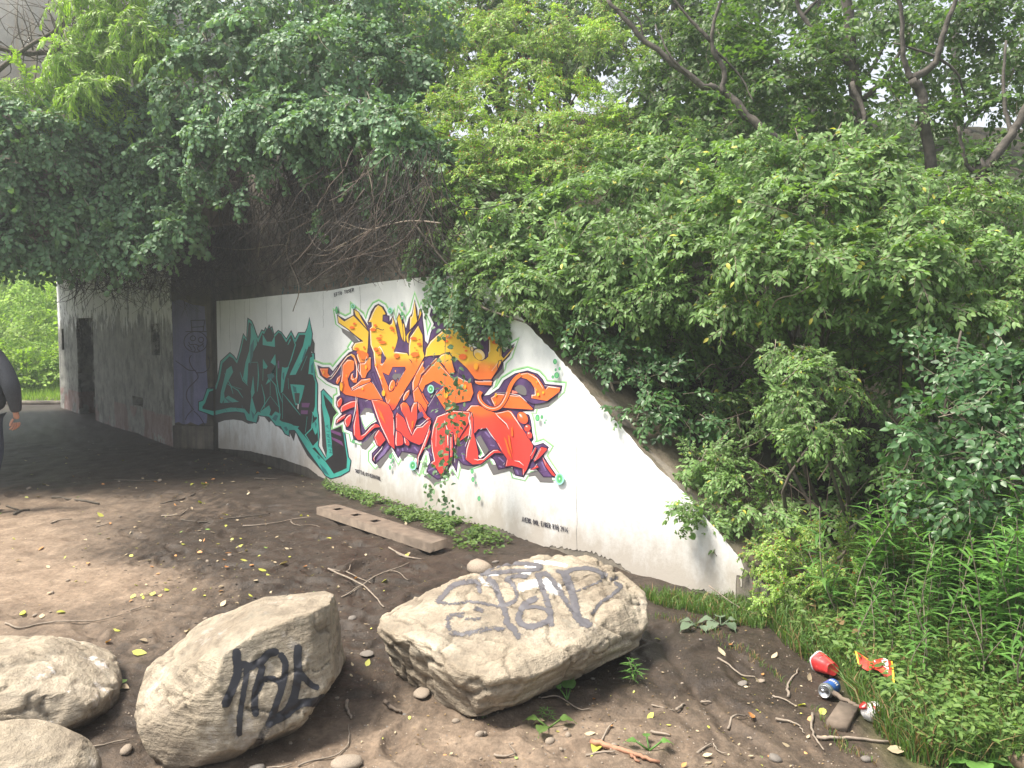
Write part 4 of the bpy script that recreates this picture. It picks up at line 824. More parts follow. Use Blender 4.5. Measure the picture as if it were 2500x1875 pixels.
# ================================================================ boulders
def rock_mat():
    m, t, b = newmat('sandstone'); co = objco(t)
    n = noise(t, co, 3.2, 7, .62); r = ramp(t, [(.3, (.19, .155, .115)), (.5, (.315, .268, .205)), (.72, (.45, .395, .315))]); t.links.new(n, r.inputs[0])
    st = noise(t, mapping(t, co, (2, 2, 14), rot=(.35, .18, 0)), 2.2, 5, .6)
    sr = ramp(t, [(.35, (.72, .70, .68)), (.6, (1.1, 1.08, 1.04))]); t.links.new(st, sr.inputs[0])
    c = mixc(t, .8, r.outputs[0], sr.outputs[0], 'MULTIPLY')
    f = noise(t, co, 55, 5, .75); fr = ramp(t, [(.3, (.7, .7, .7)), (.7, (1.25, 1.25, 1.25))]); t.links.new(f, fr.inputs[0])
    c = mixc(t, .7, c, fr.outputs[0], 'MULTIPLY')
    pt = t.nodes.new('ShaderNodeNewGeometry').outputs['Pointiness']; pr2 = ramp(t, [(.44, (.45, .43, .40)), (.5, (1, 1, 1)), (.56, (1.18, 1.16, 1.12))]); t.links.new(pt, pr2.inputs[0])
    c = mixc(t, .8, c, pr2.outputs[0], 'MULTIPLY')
    li = ramp(t, [(.55, (0, 0, 0)), (.66, (1, 1, 1))]); t.links.new(noise(t, co, 7.5, 6, .75), li.inputs[0]); c = mixc(t, math_(t, 'MULTIPLY', li.outputs[0], .45), c, (.19, .18, .145))
    q = ramp(t, [(.60, (0, 0, 0)), (.68, (1, 1, 1))]); t.links.new(noise(t, co, 5.5, 4, .7), q.inputs[0])
    c = mixc(t, math_(t, 'MULTIPLY', q.outputs[0], attr(t, 'quartz')), c, (.62, .58, .56))
    # dried mud near the ground
    mud = attr(t, 'mud'); c = mixc(t, mud, c, (.10, .078, .055))
    t.links.new(c, b.inputs['Base Color']); b.inputs['Roughness'].default_value = .85
    h = math_(t, 'ADD', math_(t, 'MULTIPLY', f, .5), math_(t, 'ADD', st, noise(t, co, 17, 5, .65)))
    bump(t, b, h, .9, .02); return m
M_ROCK = rock_mat()
def spray_mat(name, c, rag=1.3):
    m, t, b = newmat(name); co = objco(t)
    b.inputs['Base Color'].default_value = (*c, 1); b.inputs['Roughness'].default_value = .55
    k = math_(t, 'ADD', attr(t, 'paint'), math_(t, 'MULTIPLY', math_(t, 'SUBTRACT', noise(t, co, 45, 5, .75), .5), rag))
    r = ramp(t, [(.28, (0, 0, 0)), (.60, (1, 1, 1))]); t.links.new(k, r.inputs[0])
    tr = t.nodes.new('ShaderNodeBsdfTransparent'); mx = t.nodes.new('ShaderNodeMixShader'); o = t.nodes['Material Output']
    t.links.new(r.outputs[0], mx.inputs[0]); t.links.new(tr.outputs[0], mx.inputs[1]); t.links.new(b.outputs[0], mx.inputs[2]); t.links.new(mx.outputs[0], o.inputs[0]); return m
M_TAGDARK = spray_mat('dark_spray', (.020, .020, .026), .6); M_TAGGREY = spray_mat('faded_grey_spray', (.095, .09, .098), 2.2); M_TAGWHITE = spray_mat('white_spray', (.80, .80, .78))
def eval_mesh(o):
    dg = bpy.context.evaluated_depsgraph_get(); ev = o.evaluated_get(dg); me = ev.to_mesh()
    V = np.empty(len(me.vertices)*3, np.float32); me.vertices.foreach_get('co', V)
    F = [tuple(p.vertices) for p in me.polygons]; ev.to_mesh_clear(); return V.reshape(-1, 3).astype(float), F
def rotq(seed): return np.array(Matrix.Rotation(.6+seed, 3, 'Y') @ Matrix.Rotation(.5, 3, 'X'))
def hull_rock(pts, voxel, amp, seed, strata=0, relax=6, tilt=(0, 0, 1), cr=1.0, cut=1.0):
    pts = np.array(pts, float); c = pts.mean(0)
    bm = bmesh.new(); [bm.verts.new(p-c) for p in pts]
    r = bmesh.ops.convex_hull(bm, input=bm.verts[:]); 
    bmesh.ops.delete(bm, geom=[g for g in r['geom_interior'] if isinstance(g, bmesh.types.BMVert)], context='VERTS')
    loose = [v for v in bm.verts if not v.link_faces]; bmesh.ops.delete(bm, geom=loose, context='VERTS')
    bmesh.ops.recalc_face_normals(bm, faces=bm.faces[:])
    rr = random.Random(seed)
    for _ in range(26):                                    # broken facets
        nn = Vector((rr.gauss(0, 1), rr.gauss(0, 1), rr.gauss(0, 1))).normalized(); hmax = max(v.co.dot(nn) for v in bm.verts)
        bmesh.ops.bisect_plane(bm, geom=bm.verts[:]+bm.edges[:]+bm.faces[:], plane_co=nn*(hmax-rr.uniform(.008, .032)*cut), plane_no=nn, clear_outer=True)
        r = bmesh.ops.convex_hull(bm, input=bm.verts[:]); bmesh.ops.delete(bm, geom=[g for g in r['geom_interior'] if isinstance(g, bmesh.types.BMVert)], context='VERTS')
    bmesh.ops.recalc_face_normals(bm, faces=bm.faces[:])
    me = bpy.data.meshes.new('tmp'); bm.to_mesh(me); bm.free(); o = bpy.data.objects.new('tmp', me); COL.objects.link(o)
    md = o.modifiers.new('r', 'REMESH'); md.mode = 'VOXEL'; md.voxel_size = voxel
    sm = o.modifiers.new('s', 'SMOOTH'); sm.iterations = relax; sm.factor = .5
    V, F = eval_mesh(o); bpy.data.objects.remove(o)
    F = np.array([f for f in F if len(f) == 4]); 
    a = V[F[:, 0]]; n = np.cross(V[F[:, 1]]-a, V[F[:, 2]]-a); vn = np.zeros_like(V)
    for j in range(4): np.add.at(vn, F[:, j], n)
    vn /= np.linalg.norm(vn, axis=1)[:, None]+1e-9
    Q = V+seed*3.1
    d = amp*(.75*fbm(Q*3.0, 3, seed)+ .7*fbm(Q*9, 5, seed+3, .6))
    # angular chips: cellular steps
    rg = abs(fbm(Q*4.5, 3, seed+9))*2; d -= cr*amp*.9*np.clip(.10-rg, 0, 1)/.10*.6
    if strata:
        tv = np.array(tilt)/np.linalg.norm(tilt); sc = V@tv+.05*fbm(Q*2.2, 3, seed+5)
        ph = sc*strata; saw = ph-np.floor(ph); side = 1-abs(vn@tv)
        d += amp*.55*(np.where(saw < .82, saw/.82, (1-saw)/.18)-.5)*(.25+side)*np.clip(.5+1.6*fbm(Q*2, 2, seed+7), 0, 1)
    # cleavage: long shallow cracks and broken facets
    cell = np.round(V@rotq(seed)*np.array([5.5, 7.5, 6.5])+1.2*fbm(V*4, 2, seed+20)[:, None]); hh = _h(cell[:, 0].astype(np.int64), cell[:, 1].astype(np.int64), cell[:, 2].astype(np.int64), seed+4)
    d += amp*.50*(hh-.5)
    ck = abs(fbm(V*np.array([2.2, 2.2, 5.5]), 4, seed+31)); d -= amp*.75*np.clip(1-ck/.012, 0, 1)
    V = V+vn*d[:, None]
    return V+c, F
def make_rock(name, label, pts, voxel=.013, amp=.018, seed=1, strata=0, tilt=(0, 0, 1), relax=4, quartz=.3, cr=1.0, base=None, cut=1.0):
    V, F = hull_rock(pts, voxel, amp, seed, strata, relax, tilt, cr, cut)
    c = V.mean(0); c[2] = 0
    t_ = thing(name, tuple(c), label, 'boulder', 'sandstone boulders blocking the path')
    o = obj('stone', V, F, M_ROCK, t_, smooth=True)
    a = o.data.attributes.new('mud', 'FLOAT', 'POINT'); a.data.foreach_set('value', np.clip((.07-V[:, 2])/.09+.8*fbm(V*6, 3, 2), 0, .85).astype(np.float32))
    a = o.data.attributes.new('quartz', 'FLOAT', 'POINT'); a.data.foreach_set('value', np.full(len(V), quartz, np.float32))
    return t_, V, F
def rock_paint(par, V, F, name, label, lst, mat, conv_, off=.0022, soft=.35):
    """lst: polylines (px width) as seen on the stone; they are sprayed onto the surface."""
    R = (V-CP); yv = R@np.array([0, math.cos(TH), -math.sin(TH)]); vv = R@np.array([0, math.sin(TH), math.cos(TH)])
    px = 1250+2000*R[:, 0]/yv; py = 937.5-2000*vv/yv
    a = V[F[:, 0]]; n = np.cross(V[F[:, 1]]-a, V[F[:, 2]]-a); fn = n/(np.linalg.norm(n, axis=1)[:, None]+1e-12)
    vn = np.zeros_like(V); [np.add.at(vn, F[:, j], fn) for j in range(4)]; vn /= np.linalg.norm(vn, axis=1)[:, None]+1e-9
    facing = np.einsum('ij,ij->i', vn, R) < 0
    val = np.zeros(len(V))
    for pl, wd, st in lst:
        p = smoothpath(conv_(pl), 6) if len(pl) > 2 else np.array(conv_(pl), float)
        dmin = np.full(len(V), 1e9)
        for k in range(len(p)-1):
            ab = p[k+1]-p[k]; t = np.clip(((px-p[k, 0])*ab[0]+(py-p[k, 1])*ab[1])/(ab@ab+1e-9), 0, 1)
            dmin = np.minimum(dmin, np.hypot(px-p[k, 0]-t*ab[0], py-p[k, 1]-t*ab[1]))
        val = np.maximum(val, st*np.clip((wd/2*(1+soft)-dmin)/(wd*soft), 0, 1))
    val *= facing
    m = val[F].max(1) > .02; Fs = F[m]; us, inv = np.unique(Fs, return_inverse=True)
    o = obj(name, V[us]+vn[us]*off, inv.reshape(Fs.shape), mat, par, smooth=True)
    at_ = o.data.attributes.new('paint', 'FLOAT', 'POINT'); at_.data.foreach_set('value', val[us].astype(np.float32)); o['label'] = label
def PZ(px, py, Y): return P(px, py, Y)
# the tilted block with the thick black tag
pts = [P(338,1690,3.18),P(358,1632,3.28),P(420,1575,3.38),P(484,1524,3.48),P(565,1474,3.56),P(640,1440,3.62),P(704,1426,3.66),P(744,1426,3.68),P(790,1440,3.68),P(834,1458,3.44),P(836,1578,3.40),P(830,1655,3.27),P(797,1702,3.16),P(752,1745,3.15),
       P(704,1808,3.08),P(651,1838,2.94),P(541,1874,2.92),P(378,1880,2.96),P(325,1806,3.0),P(313,1788,3.04),P(533,1612,2.93),P(520,1730,2.90),P(490,1765,2.91),P(620,1552,3.05),P(740,1502,3.20),
       P(380,1640,3.75),P(480,1560,3.95),P(640,1500,4.05),P(800,1520,4.0)]
bk = [G(340,1800)+np.array([0,.5,0]), G(700,1780)+np.array([.1,.75,0]), G(500,1860)+np.array([0,.3,-.05]), G(640,1830)+np.array([0,.3,-.05]), G(420,1860)+np.array([0,.3,-.06])]
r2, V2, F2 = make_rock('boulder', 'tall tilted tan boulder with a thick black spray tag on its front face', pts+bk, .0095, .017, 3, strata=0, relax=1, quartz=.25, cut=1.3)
k5 = conv(520, 1540, 5.35)
rock_paint(r2, V2, F2, 'spray_tag', 'thick black sprayed letters T A L', [
 ([(308,285),(305,360),(318,470),(312,580),(262,720),(215,840),(165,950)], 20, 1), ([(330,455),(400,440),(480,470),(560,430),(640,390),(720,300),(810,275)], 18, 1), ([(435,520),(425,640),(390,850),(355,1080),(345,1340)], 13, 1),
 ([(640,480),(610,600),(560,760),(540,920),(555,1080)], 16, 1), ([(600,760),(650,650),(750,620),(850,660),(880,700)], 12, .95), ([(890,320),(940,420),(930,600),(880,800),(810,1000),(760,1140)], 15, 1),
 ([(1110,230),(1100,380),(1110,560),(1080,760),(1040,900),(960,1050),(820,1140),(740,1210)], 19, 1), ([(1110,520),(1180,600),(1270,700),(1350,740)], 14, 1), ([(1430,880),(1330,930),(1180,940),(1040,1010),(940,1100),(800,1170)], 21, .9), ([(720,1230),(640,1370),(570,1500)], 22, .42)],
 M_TAGDARK, k5, soft=.3)
# the long layered block
k6 = conv(850, 1300, 2.765)
def A6(x, y, Y): a, b = k6([(x, y)])[0]; return P(a, b, Y)
pts = [A6(200,570,3.80),A6(400,415,4.02),A6(620,335,4.15),A6(1000,220,4.32),A6(1450,112,4.5),A6(1740,190,4.45),A6(1980,370,4.25),A6(2060,500,4.08),A6(2066,620,3.98),A6(2010,745,3.92),A6(1850,835,3.97),
       A6(200,650,3.72),A6(460,705,3.50),A6(545,790,3.40),A6(680,925,3.30),A6(860,1025,3.20),A6(1010,1005,3.21),A6(1350,905,3.32),A6(1520,820,3.45),A6(1680,640,3.68),A6(1830,500,3.90),
       A6(225,760,3.86),A6(320,960,3.75),A6(500,1090,3.60),A6(700,1190,3.44),A6(860,1275,3.27),A6(1060,1205,3.30),A6(1120,1130,3.38),A6(1500,965,3.70),A6(1240,930,3.26)]
bk = [A6(400,415,4.02)*np.array([1,1,0])+np.array([.0,.0,.0]), A6(1000,220,4.32)*np.array([1,1,0])+np.array([0,.15,0]), A6(1700,220,4.45)*np.array([1,1,0])+np.array([0,.05,0]), A6(1950,500,4.1)*np.array([1,1,0])]
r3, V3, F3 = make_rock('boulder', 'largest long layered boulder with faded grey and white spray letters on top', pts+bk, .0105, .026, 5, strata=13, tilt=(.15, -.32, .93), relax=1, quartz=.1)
k9 = conv(1020, 1330, 3.687)
rock_paint(r3, V3, F3, 'spray_tag', 'faded dark grey sprayed letters like S P E A R', [
 ([(560,420),(530,340),(430,340),(320,370),(240,450),(180,510)], 13, .75), ([(180,520),(300,535),(450,515),(600,530),(740,560)], 8, .6), ([(580,590),(520,580)], 12, .6), ([(400,630),(290,650),(270,720),(310,800),(450,800),(620,760),(760,760)], 13, .55), ([(430,670),(560,670)], 9, .5),
 ([(640,315),(690,360),(740,480),(790,620),(800,700),(860,760),(900,830)], 14, .85), ([(980,285),(860,290),(790,320),(850,350),(890,440),(870,510),(790,540)], 10, .72), ([(580,265),(680,200),(850,170),(1050,180),(1110,210),(1020,230),(840,240),(600,262)], 10, .85),
 ([(1080,280),(1120,390),(1160,500),(1190,620),(1200,720)], 14, .85), ([(1070,285),(1150,265),(1200,310),(1260,400),(1330,500),(1400,610),(1480,720)], 13, .7), ([(1050,490),(960,540),(910,640),(920,700),(1000,740),(1100,720),(1180,680)], 14, .95), ([(960,570),(1050,560),(1150,590),(1210,640)], 9, .8),
 ([(1260,240),(1320,250),(1420,220),(1530,215),(1620,240),(1690,280)], 10, .85), ([(1320,270),(1370,380),(1410,520),(1440,660),(1530,720)], 19, .95), ([(1390,420),(1480,400),(1640,330),(1650,320)], 7, .5), ([(1740,310),(1790,300)], 9, .7), ([(1780,350),(1830,375),(1740,460),(1640,530),(1570,620)], 9, .75)],
 M_TAGGREY, k9, soft=.45)
rock_paint(r3, V3, F3, 'white_overspray', 'patches of white spray', [
 ([(940,380),(1010,360),(1070,345)], 20, .85), ([(1150,350),(1240,400)], 26, .95), ([(1060,160),(1200,165),(1330,190)], 10, .7), ([(980,190),(1060,200)], 12, .7), ([(560,300),(600,350),(690,360)], 14, .45), ([(940,260),(1010,262)], 12, .5), ([(620,275),(720,272)], 7, .6)], M_TAGWHITE, k9, off=.0016, soft=.6)
# left block and the rounded one in the corner
pts = [P(-160,1560,3.7),P(0,1560,3.72),P(122,1548,3.66),P(179,1581,3.60),P(244,1652,3.5),P(281,1698,3.42),P(293,1733,3.36),P(286,1752,3.34),P(171,1790,3.16),P(98,1602,3.38),P(150,1680,3.2),P(158,1712,3.1),P(110,1770,3.02),P(20,1812,2.95),P(-120,1830,2.9),P(-220,1700,3.1),P(-60,1640,3.12),P(30,1620,3.22),
       P(-200,1700,3.9),P(0,1640,4.05),P(200,1690,3.85)]
bk = [G(60,1800)+np.array([0,.1,-.05]), G(250,1760)+np.array([0,.1,-.05]), G(-150,1850)+np.array([0,.1,-.05]), G(0,1790)+np.array([0,.9,0]), G(200,1760)+np.array([0,.55,0])]
make_rock('boulder', 'grey brown boulder with a white quartz patch at the left edge', pts+bk, .014, .020, 8, strata=9, tilt=(.5, .2, .8), relax=1, quartz=1.0, cut=2.0)
cc = P(10, 1935, 2.78); pts = [cc+np.array([.36*math.cos(a_)*math.cos(b_), .26*math.sin(a_)*math.cos(b_), .24*math.sin(b_)]) for a_ in np.linspace(0, 6.28, 14)[:-1] for b_ in (-1.2, -.5, 0, .5, .95, 1.4)]
make_rock('boulder', 'rounded yellowish boulder cut off by the lower left corner', pts, .016, .016, 12, relax=2, quartz=.2, cut=1.4)

# small stones
M_STONE = plain('pale_stone', (.27, .22, .17), .85, .25, 30, bmp=.5); M_STONE2 = plain('grey_stone', (.17, .15, .13), .85, .25, 30, bmp=.5)
def pebble_mesh(seed, flat_=.6):
    bm = bmesh.new(); bmesh.ops.create_icosphere(bm, subdivisions=2, radius=.5)
    V = np.array([v.co for v in bm.verts]); F = [tuple(v.index for v in f.verts) for f in bm.faces]; bm.free()
    V = V*(1+.55*fbm(V*2.2+seed*7, 2, seed))[:, None]*np.array([1, .75, flat_]); return V, F
pebs = [meshdata('pebble', *pebble_mesh(s_, .45+.1*(s_ % 3)), M_STONE if s_ % 3 else M_STONE2, smooth=False) for s_ in range(6)]
def put_stone(px, py, size_px, lab, flatk=0, k=None, group=None):
    p = G(px, py); s_ = .8*size_px/2000*np.linalg.norm(p-CP); zz = GZ(p[0], p[1])
    o = bpy.data.objects.new('pebble', pebs[random.randrange(6) if k is None else k]); COL.objects.link(o)
    o.location = (p[0], p[1], zz+s_*.12); o.rotation_euler = (random.uniform(-.2, .2), random.uniform(-.2, .2), random.uniform(0, 6.28)); o.scale = (s_, s_, s_*(.55 if flatk else 1)); WM[o.name] = o.matrix_basis.copy()
    tag(o, lab, 'stone', group); return o
for a_ in ((309, 1828, 42, 'small stone against the foot of the tagged boulder'), (626, 1872, 50, 'stone at the bottom edge in front of the black tag'), (860, 1508, 30, 'single round stone between the two tagged boulders'), (848, 1862, 100, 'flat pale stone sunk in the dirt at the bottom edge', 1), (1172, 1388, 95, 'flat tan stone behind the longest boulder'), (1210, 1366, 24, 'small stone beside the flat tan stone'),
           (896, 1598, 48, 'flat wedge of pale stone left of the longest boulder', 1), (1342, 1800, 34, 'grey stone below the seedlings'), (1387, 1790, 26, 'small stone right of the grey stone'), (1113, 1760, 22, 'stone at the foot of the longest boulder'), (1182, 1788, 20, 'stone below the boulder foot'), (1500, 1818, 24, 'small brown stone beside the reddish stick'), (2115, 1858, 34, 'brown stone at the lower right edge'), (1893, 1850, 46, 'low rounded stone half buried in front of the litter'), (1857, 1662, 26, 'grey stone left of the red cup', 1), (1812, 1662, 34, 'flat stone beside the leaves at the path edge', 1), (1030, 1700, 60, 'flat slab leaning at the left foot of the longest boulder', 1), (1170, 1795, 28, 'pale stone on the dirt below the longest boulder')):
    put_stone(a_[0], a_[1], a_[2], a_[3], *(a_[4:]))
for k in range(60):
    px, py = (random.uniform(350, 2050), random.uniform(1500, 1875)) if k < 40 else (random.uniform(0, 1100), random.uniform(1150, 1500))
    put_stone(px, py, random.uniform(7, 15), 'small loose pebble lying on the dirt', group='small pebbles on the dirt')
# grit, too fine to count
mb = MB()
for k in range(2200):
    v_ = random.random()**.7; px = random.uniform(-100, 2150); py = 1120+v_*780; p = G(px, py)
    if p[0] > 1.5: continue
    s_ = random.uniform(.0015, .0045); z_ = GZ(p[0], p[1]); a_ = random.uniform(0, 6)
    c_, s2 = math.cos(a_)*s_, math.sin(a_)*s_
    mb.add([(p[0]+c_, p[1]+s2, z_), (p[0]-s2, p[1]+c_, z_), (p[0]-c_, p[1]-s2, z_), (p[0]+s2, p[1]-c_, z_), (p[0], p[1], z_+s_*1.1)], [(0,1,4),(1,2,4),(2,3,4),(3,0,4)], k % 2)
tag(mb.build('gravel', [M_STONE, M_STONE2]), 'fine pale grit scattered over the dirt', 'gravel', kind='stuff')
# clods in the churned mud
mb = MB(); M_CLOD = plain('mud_clod', (.045, .033, .025), .8, .3, 30, bmp=.6)
CL_ = [pebble_mesh(k, .5) for k in range(9)]
for k in range(1000):
    px = random.gauss(720, 260); py = random.uniform(1250, 1560)
    if px > 1050 or px < 200: continue
    p = G(px, py); s_ = random.uniform(.004, .016); z_ = GZ(p[0], p[1])
    Vp, Fp = CL_[k % 9]
    mb.add(Vp*s_*np.array([1.6, 1, 1])+np.array([p[0], p[1], z_]), Fp)
tag(mb.build('mud_clods', M_CLOD, smooth=True), 'small dark clods of churned mud', 'mud', kind='stuff')

# ================================================================ plank, sticks, wood
M_WOOD = plain('weathered_timber', (.135, .104, .078), .9, .3, 14, bmp=.6); M_TWIG = plain('dry_twig', (.22, .18, .14), .85, .3, 30); M_TWIGR = plain('reddish_twig', (.30, .15, .09), .8, .25, 30); M_BARK = plain('bark', (.095, .08, .062), .95, .35, 25, bmp=.8)
M_HOLE = plain('hole_inside', (.05, .035, .03), .9)
pa = G(773, 1256); pb = G(1050, 1350); pa[2] = pb[2] = 0
bv = pb-pa; BL = np.linalg.norm(bv); bv = bv/BL; bn = np.array([-bv[1], bv[0], 0]); BW, BT = .20, .046
plank = thing('timber_beam', tuple(pa), 'thick weathered timber beam with three square holes lying by the wall', 'beam', rotz=math.atan2(bv[1], bv[0]))
ht = [.20, .50, .80]; hs_ = .036; xs_ = sorted([0, BL]+[h-hs_ for h in ht]+[h+hs_ for h in ht]); ysn = [0, BW/2-.038, BW/2+.038, BW]
def bpt(s, t, z): 
    zz = z+.02; p = pa+bv*(s-(.05*t/BW if s > BL-.1 else 0))+bn*t; return (p[0], p[1], zz)
V = []; F = []
for i in range(len(xs_)-1):
    for j in range(3):
        mid = (xs_[i]+xs_[i+1])/2
        if j == 1 and any(abs(mid-h) < hs_*.5 for h in ht): continue
        for z_ in (BT, -.02): q4(bpt(xs_[i], ysn[j], z_), bpt(xs_[i+1], ysn[j], z_), bpt(xs_[i+1], ysn[j+1], z_), bpt(xs_[i], ysn[j+1], z_))
for (s0, t0, s1, t1) in ((0, 0, BL, 0), (BL, 0, BL, BW), (BL, BW, 0, BW), (0, BW, 0, 0)): q4(bpt(s0, t0, -.02), bpt(s1, t1, -.02), bpt(s1, t1, BT), bpt(s0, t0, BT))
ob = obj('beam_body', V, F, M_WOOD, plank)
bm = bmesh.new(); bm.from_mesh(ob.data); bmesh.ops.remove_doubles(bm, verts=bm.verts, dist=1e-5); bmesh.ops.recalc_face_normals(bm, faces=bm.faces); bm.to_mesh(ob.data); bm.free()
V = []; F = []
for h in ht:
    a_, b_, c_, d_ = h-hs_, h+hs_, ysn[1], ysn[2]
    for (s0, t0, s1, t1) in ((a_, c_, b_, c_), (b_, c_, b_, d_), (b_, d_, a_, d_), (a_, d_, a_, c_)): q4(bpt(s0, t0, .0), bpt(s1, t1, .0), bpt(s1, t1, BT-.001), bpt(s0, t0, BT-.001))
    q4(bpt(a_, c_, .012), bpt(b_, c_, .012), bpt(b_, d_, .012), bpt(a_, d_, .012))
obj('bolt_hole', V, F, M_HOLE, plank)

def gz(p): return GZ(p[0], p[1])
def stick(lines, lab, rad, mat, name='stick', cat='stick', group=None, lift=.006):
    """lines: pixel polylines on the ground; the first is the main stem."""
    mb = MB()
    for k, l in enumerate(lines):
        q = []
        for px, py in l: g_ = G(px, py); g_[2] = gz(g_)+lift+random.uniform(0, .006); q.append(g_)
        q = smoothpath(q, 4) if len(q) > 2 else np.array([q[0]+(q[1]-q[0])*f for f in np.linspace(0, 1, 5)])
        q = q+np.array([[random.gauss(0, 1)*rad*.35, random.gauss(0, 1)*rad*.35, 0] for _ in q])
        r_ = rad*(1 if k == 0 else .6); mb.tube(q, np.linspace(r_, r_*.5, len(q)), 5)
    b0 = G(*lines[0][0]); b0[2] = 0
    o = mb.build(name, mat, smooth=True, at=b0); tag(o, lab, cat, group); return o
k8 = conv(0, 1000, 2.011)
stick([k8([(1610,778),(1680,810),(1780,855),(1840,910),(1885,970)]), k8([(1610,778),(1700,780),(1735,745)]), k8([(1700,780),(1760,810),(1830,830)]), k8([(1780,850),(1880,790),(1950,790),(2000,830)]), k8([(1900,788),(1970,770),(2010,740)]), k8([(1690,905),(1760,870),(1790,855)])], 'forked pale branch lying on mud between the boulders', .008, M_TWIG)
stick([k8([(255,428),(330,432),(420,455),(485,465)])], 'dark stick on the mud in front of the tunnel', .016, M_BARK)
stick([k8([(70,515),(110,500),(145,495)])], 'short dark stick at the left of the dry sunny patch', .014, M_BARK)
stick([k8([(35,468),(95,490)])], 'thin curved stick left of the dry sunny patch', .009, M_BARK)
stick([k8([(250,565),(300,550),(355,545)])], 'thin stick at the lower rim of the dry sunny patch', .008, M_TWIG)
stick([k8([(475,578),(540,565)])], 'small twig on mud right of the dry sunny patch', .007, M_TWIG)
stick([k8([(790,468),(850,455),(895,440),(960,415)])], 'long thin stick on the dark mud toward the wall', .010, M_BARK)
stick([k8([(795,522),(850,525),(890,518),(925,492)])], 'forked thin twig on dark mud', .007, M_TWIG)
stick([k8([(890,545),(1000,540),(1120,525),(1200,520),(1325,505)])], 'long wiry twig stretching across dark mud', .008, M_BARK)
stick([k8([(1190,565),(1280,560),(1380,545),(1440,530),(1530,525)]), k8([(1430,530),(1440,555),(1480,570)]), k8([(1480,570),(1530,560),(1575,565)])], 'wiry twig reaching toward the timber beam', .007, M_TWIG)
stick([k8([(1910,685),(1980,710),(2060,735)])], 'thin twig beside the near end of the beam', .008, M_TWIG)
stick([k8([(560,345),(650,345),(780,345)])], 'stick half sunk in mud in front of the guard room', .009, M_BARK)
stick([k8([(1250,335),(1360,340)])], 'stick in front of the stained wall foot', .010, M_BARK)
k5b = conv(0, 1350, 2.458)
stick([k5b([(35,418),(120,438),(240,412),(380,405),(560,390),(735,358)])], 'long bare root curving over mud above the left boulder', .006, M_TWIG)
stick([k5b([(780,345),(850,328)])], 'twig fragment at the end of the long root', .005, M_TWIG)
stick([k5b([(435,1210),(500,1165),(620,1130),(765,1105)])], 'bent root between the left boulder and the tagged boulder', .006, M_TWIG)
stick([k5b([(2050,250),(2110,220),(2180,190)])], 'twig end touching the tall boulder', .005, M_TWIG)
stick([k5b([(2085,870),(2080,930),(2105,980)])], 'short pale curved stick between the boulders', .009, M_TWIG)
stick([k5b([(1790,1285),(1850,1250),(2010,1210),(2080,1160),(2095,1110),(2090,1020)])], 'thin angular twig in front of the tall boulder', .004, M_TWIG)
stick([k5b([(1600,1275),(1700,1280),(1745,1272)])], 'twig at the bottom edge beside the stone', .004, M_TWIG)
stick([k6([(1650,1405),(1770,1450),(1900,1510),(2000,1540),(2090,1560)]), k6([(1900,1520),(1960,1565)])], 'reddish brown stick lying at the bottom edge', .013, M_TWIGR)
stick([k6([(1600,1500),(1700,1500),(1805,1500)])], 'thin twig left of the reddish stick', .006, M_TWIG)
stick([k6([(1700,1420),(1760,1330),(1810,1250)])], 'straight twig above the reddish stick', .005, M_TWIG)
stick([k6([(990,1475),(1060,1485),(1125,1480)]), k6([(1125,1480),(1085,1425)])], 'small V shaped twig on bare dirt', .006, M_TWIG)
stick([k6([(250,1145),(300,1170),(355,1195)])], 'flat wood chip in front of the longest boulder', .012, M_WOOD)
stick([k6([(290,120),(390,150),(490,185)])], 'thin twig behind the longest boulder', .006, M_TWIG)
stick([k6([(1300,1120),(1420,1110),(1560,1180),(1640,1180)])], 'dry twig lying below the seedlings', .004, M_TWIG)
stick([k6([(2040,1355),(2170,1380)])], 'short twig right of the boulder', .007, M_TWIG)
stick([k6([(2050,1160),(2200,1190)])], 'thin straw at the right of the boulder', .004, M_TWIG)
k7 = conv(1650, 1350, 2.602)
stick([k7([(260,680),(340,710),(420,745),(505,778)])], 'grey stick left of the red cup', .006, M_TWIG)
stick([k7([(330,1095),(370,1050),(450,1015)])], 'curved twig beside the orange leaf', .006, M_TWIG)
stick([k7([(640,1055),(730,1070),(790,1105)]), k7([(790,1105),(820,1145)])], 'forked twig left of the wood block', .006, M_TWIG)
stick([k7([(720,910),(710,850),(740,790),(780,740)])], 'upright bent twig left of the blue can', .007, M_TWIG)
stick([k7([(620,905),(690,925),(760,965)])], 'thin twig below the red cup', .005, M_TWIG)
stick([k7([(870,1030),(860,1100),(890,1180),(945,1250)])], 'wavy root left of the wood block', .006, M_TWIG)
stick([k7([(905,1172),(1050,1178),(1200,1190),(1390,1205),(1500,1210)])], 'long straight stick below the wood block', .008, M_TWIG)
stick([k7([(995,940),(1060,975),(1150,1015),(1200,1045)])], 'brown stick resting across the wood block', .013, M_WOOD, lift=.030)
stick([k7([(135,1270),(230,1220)]), k7([(240,1220),(270,1260),(320,1280)])], 'thin crossed twigs at the lower edge of the path', .006, M_TWIG)
stick([k7([(0,990),(55,955)])], 'small chip right of the boulder', .008, M_TWIG)
stick([k7([(165,930),(225,940)])], 'small straight chip on bare dirt', .006, M_TWIG)
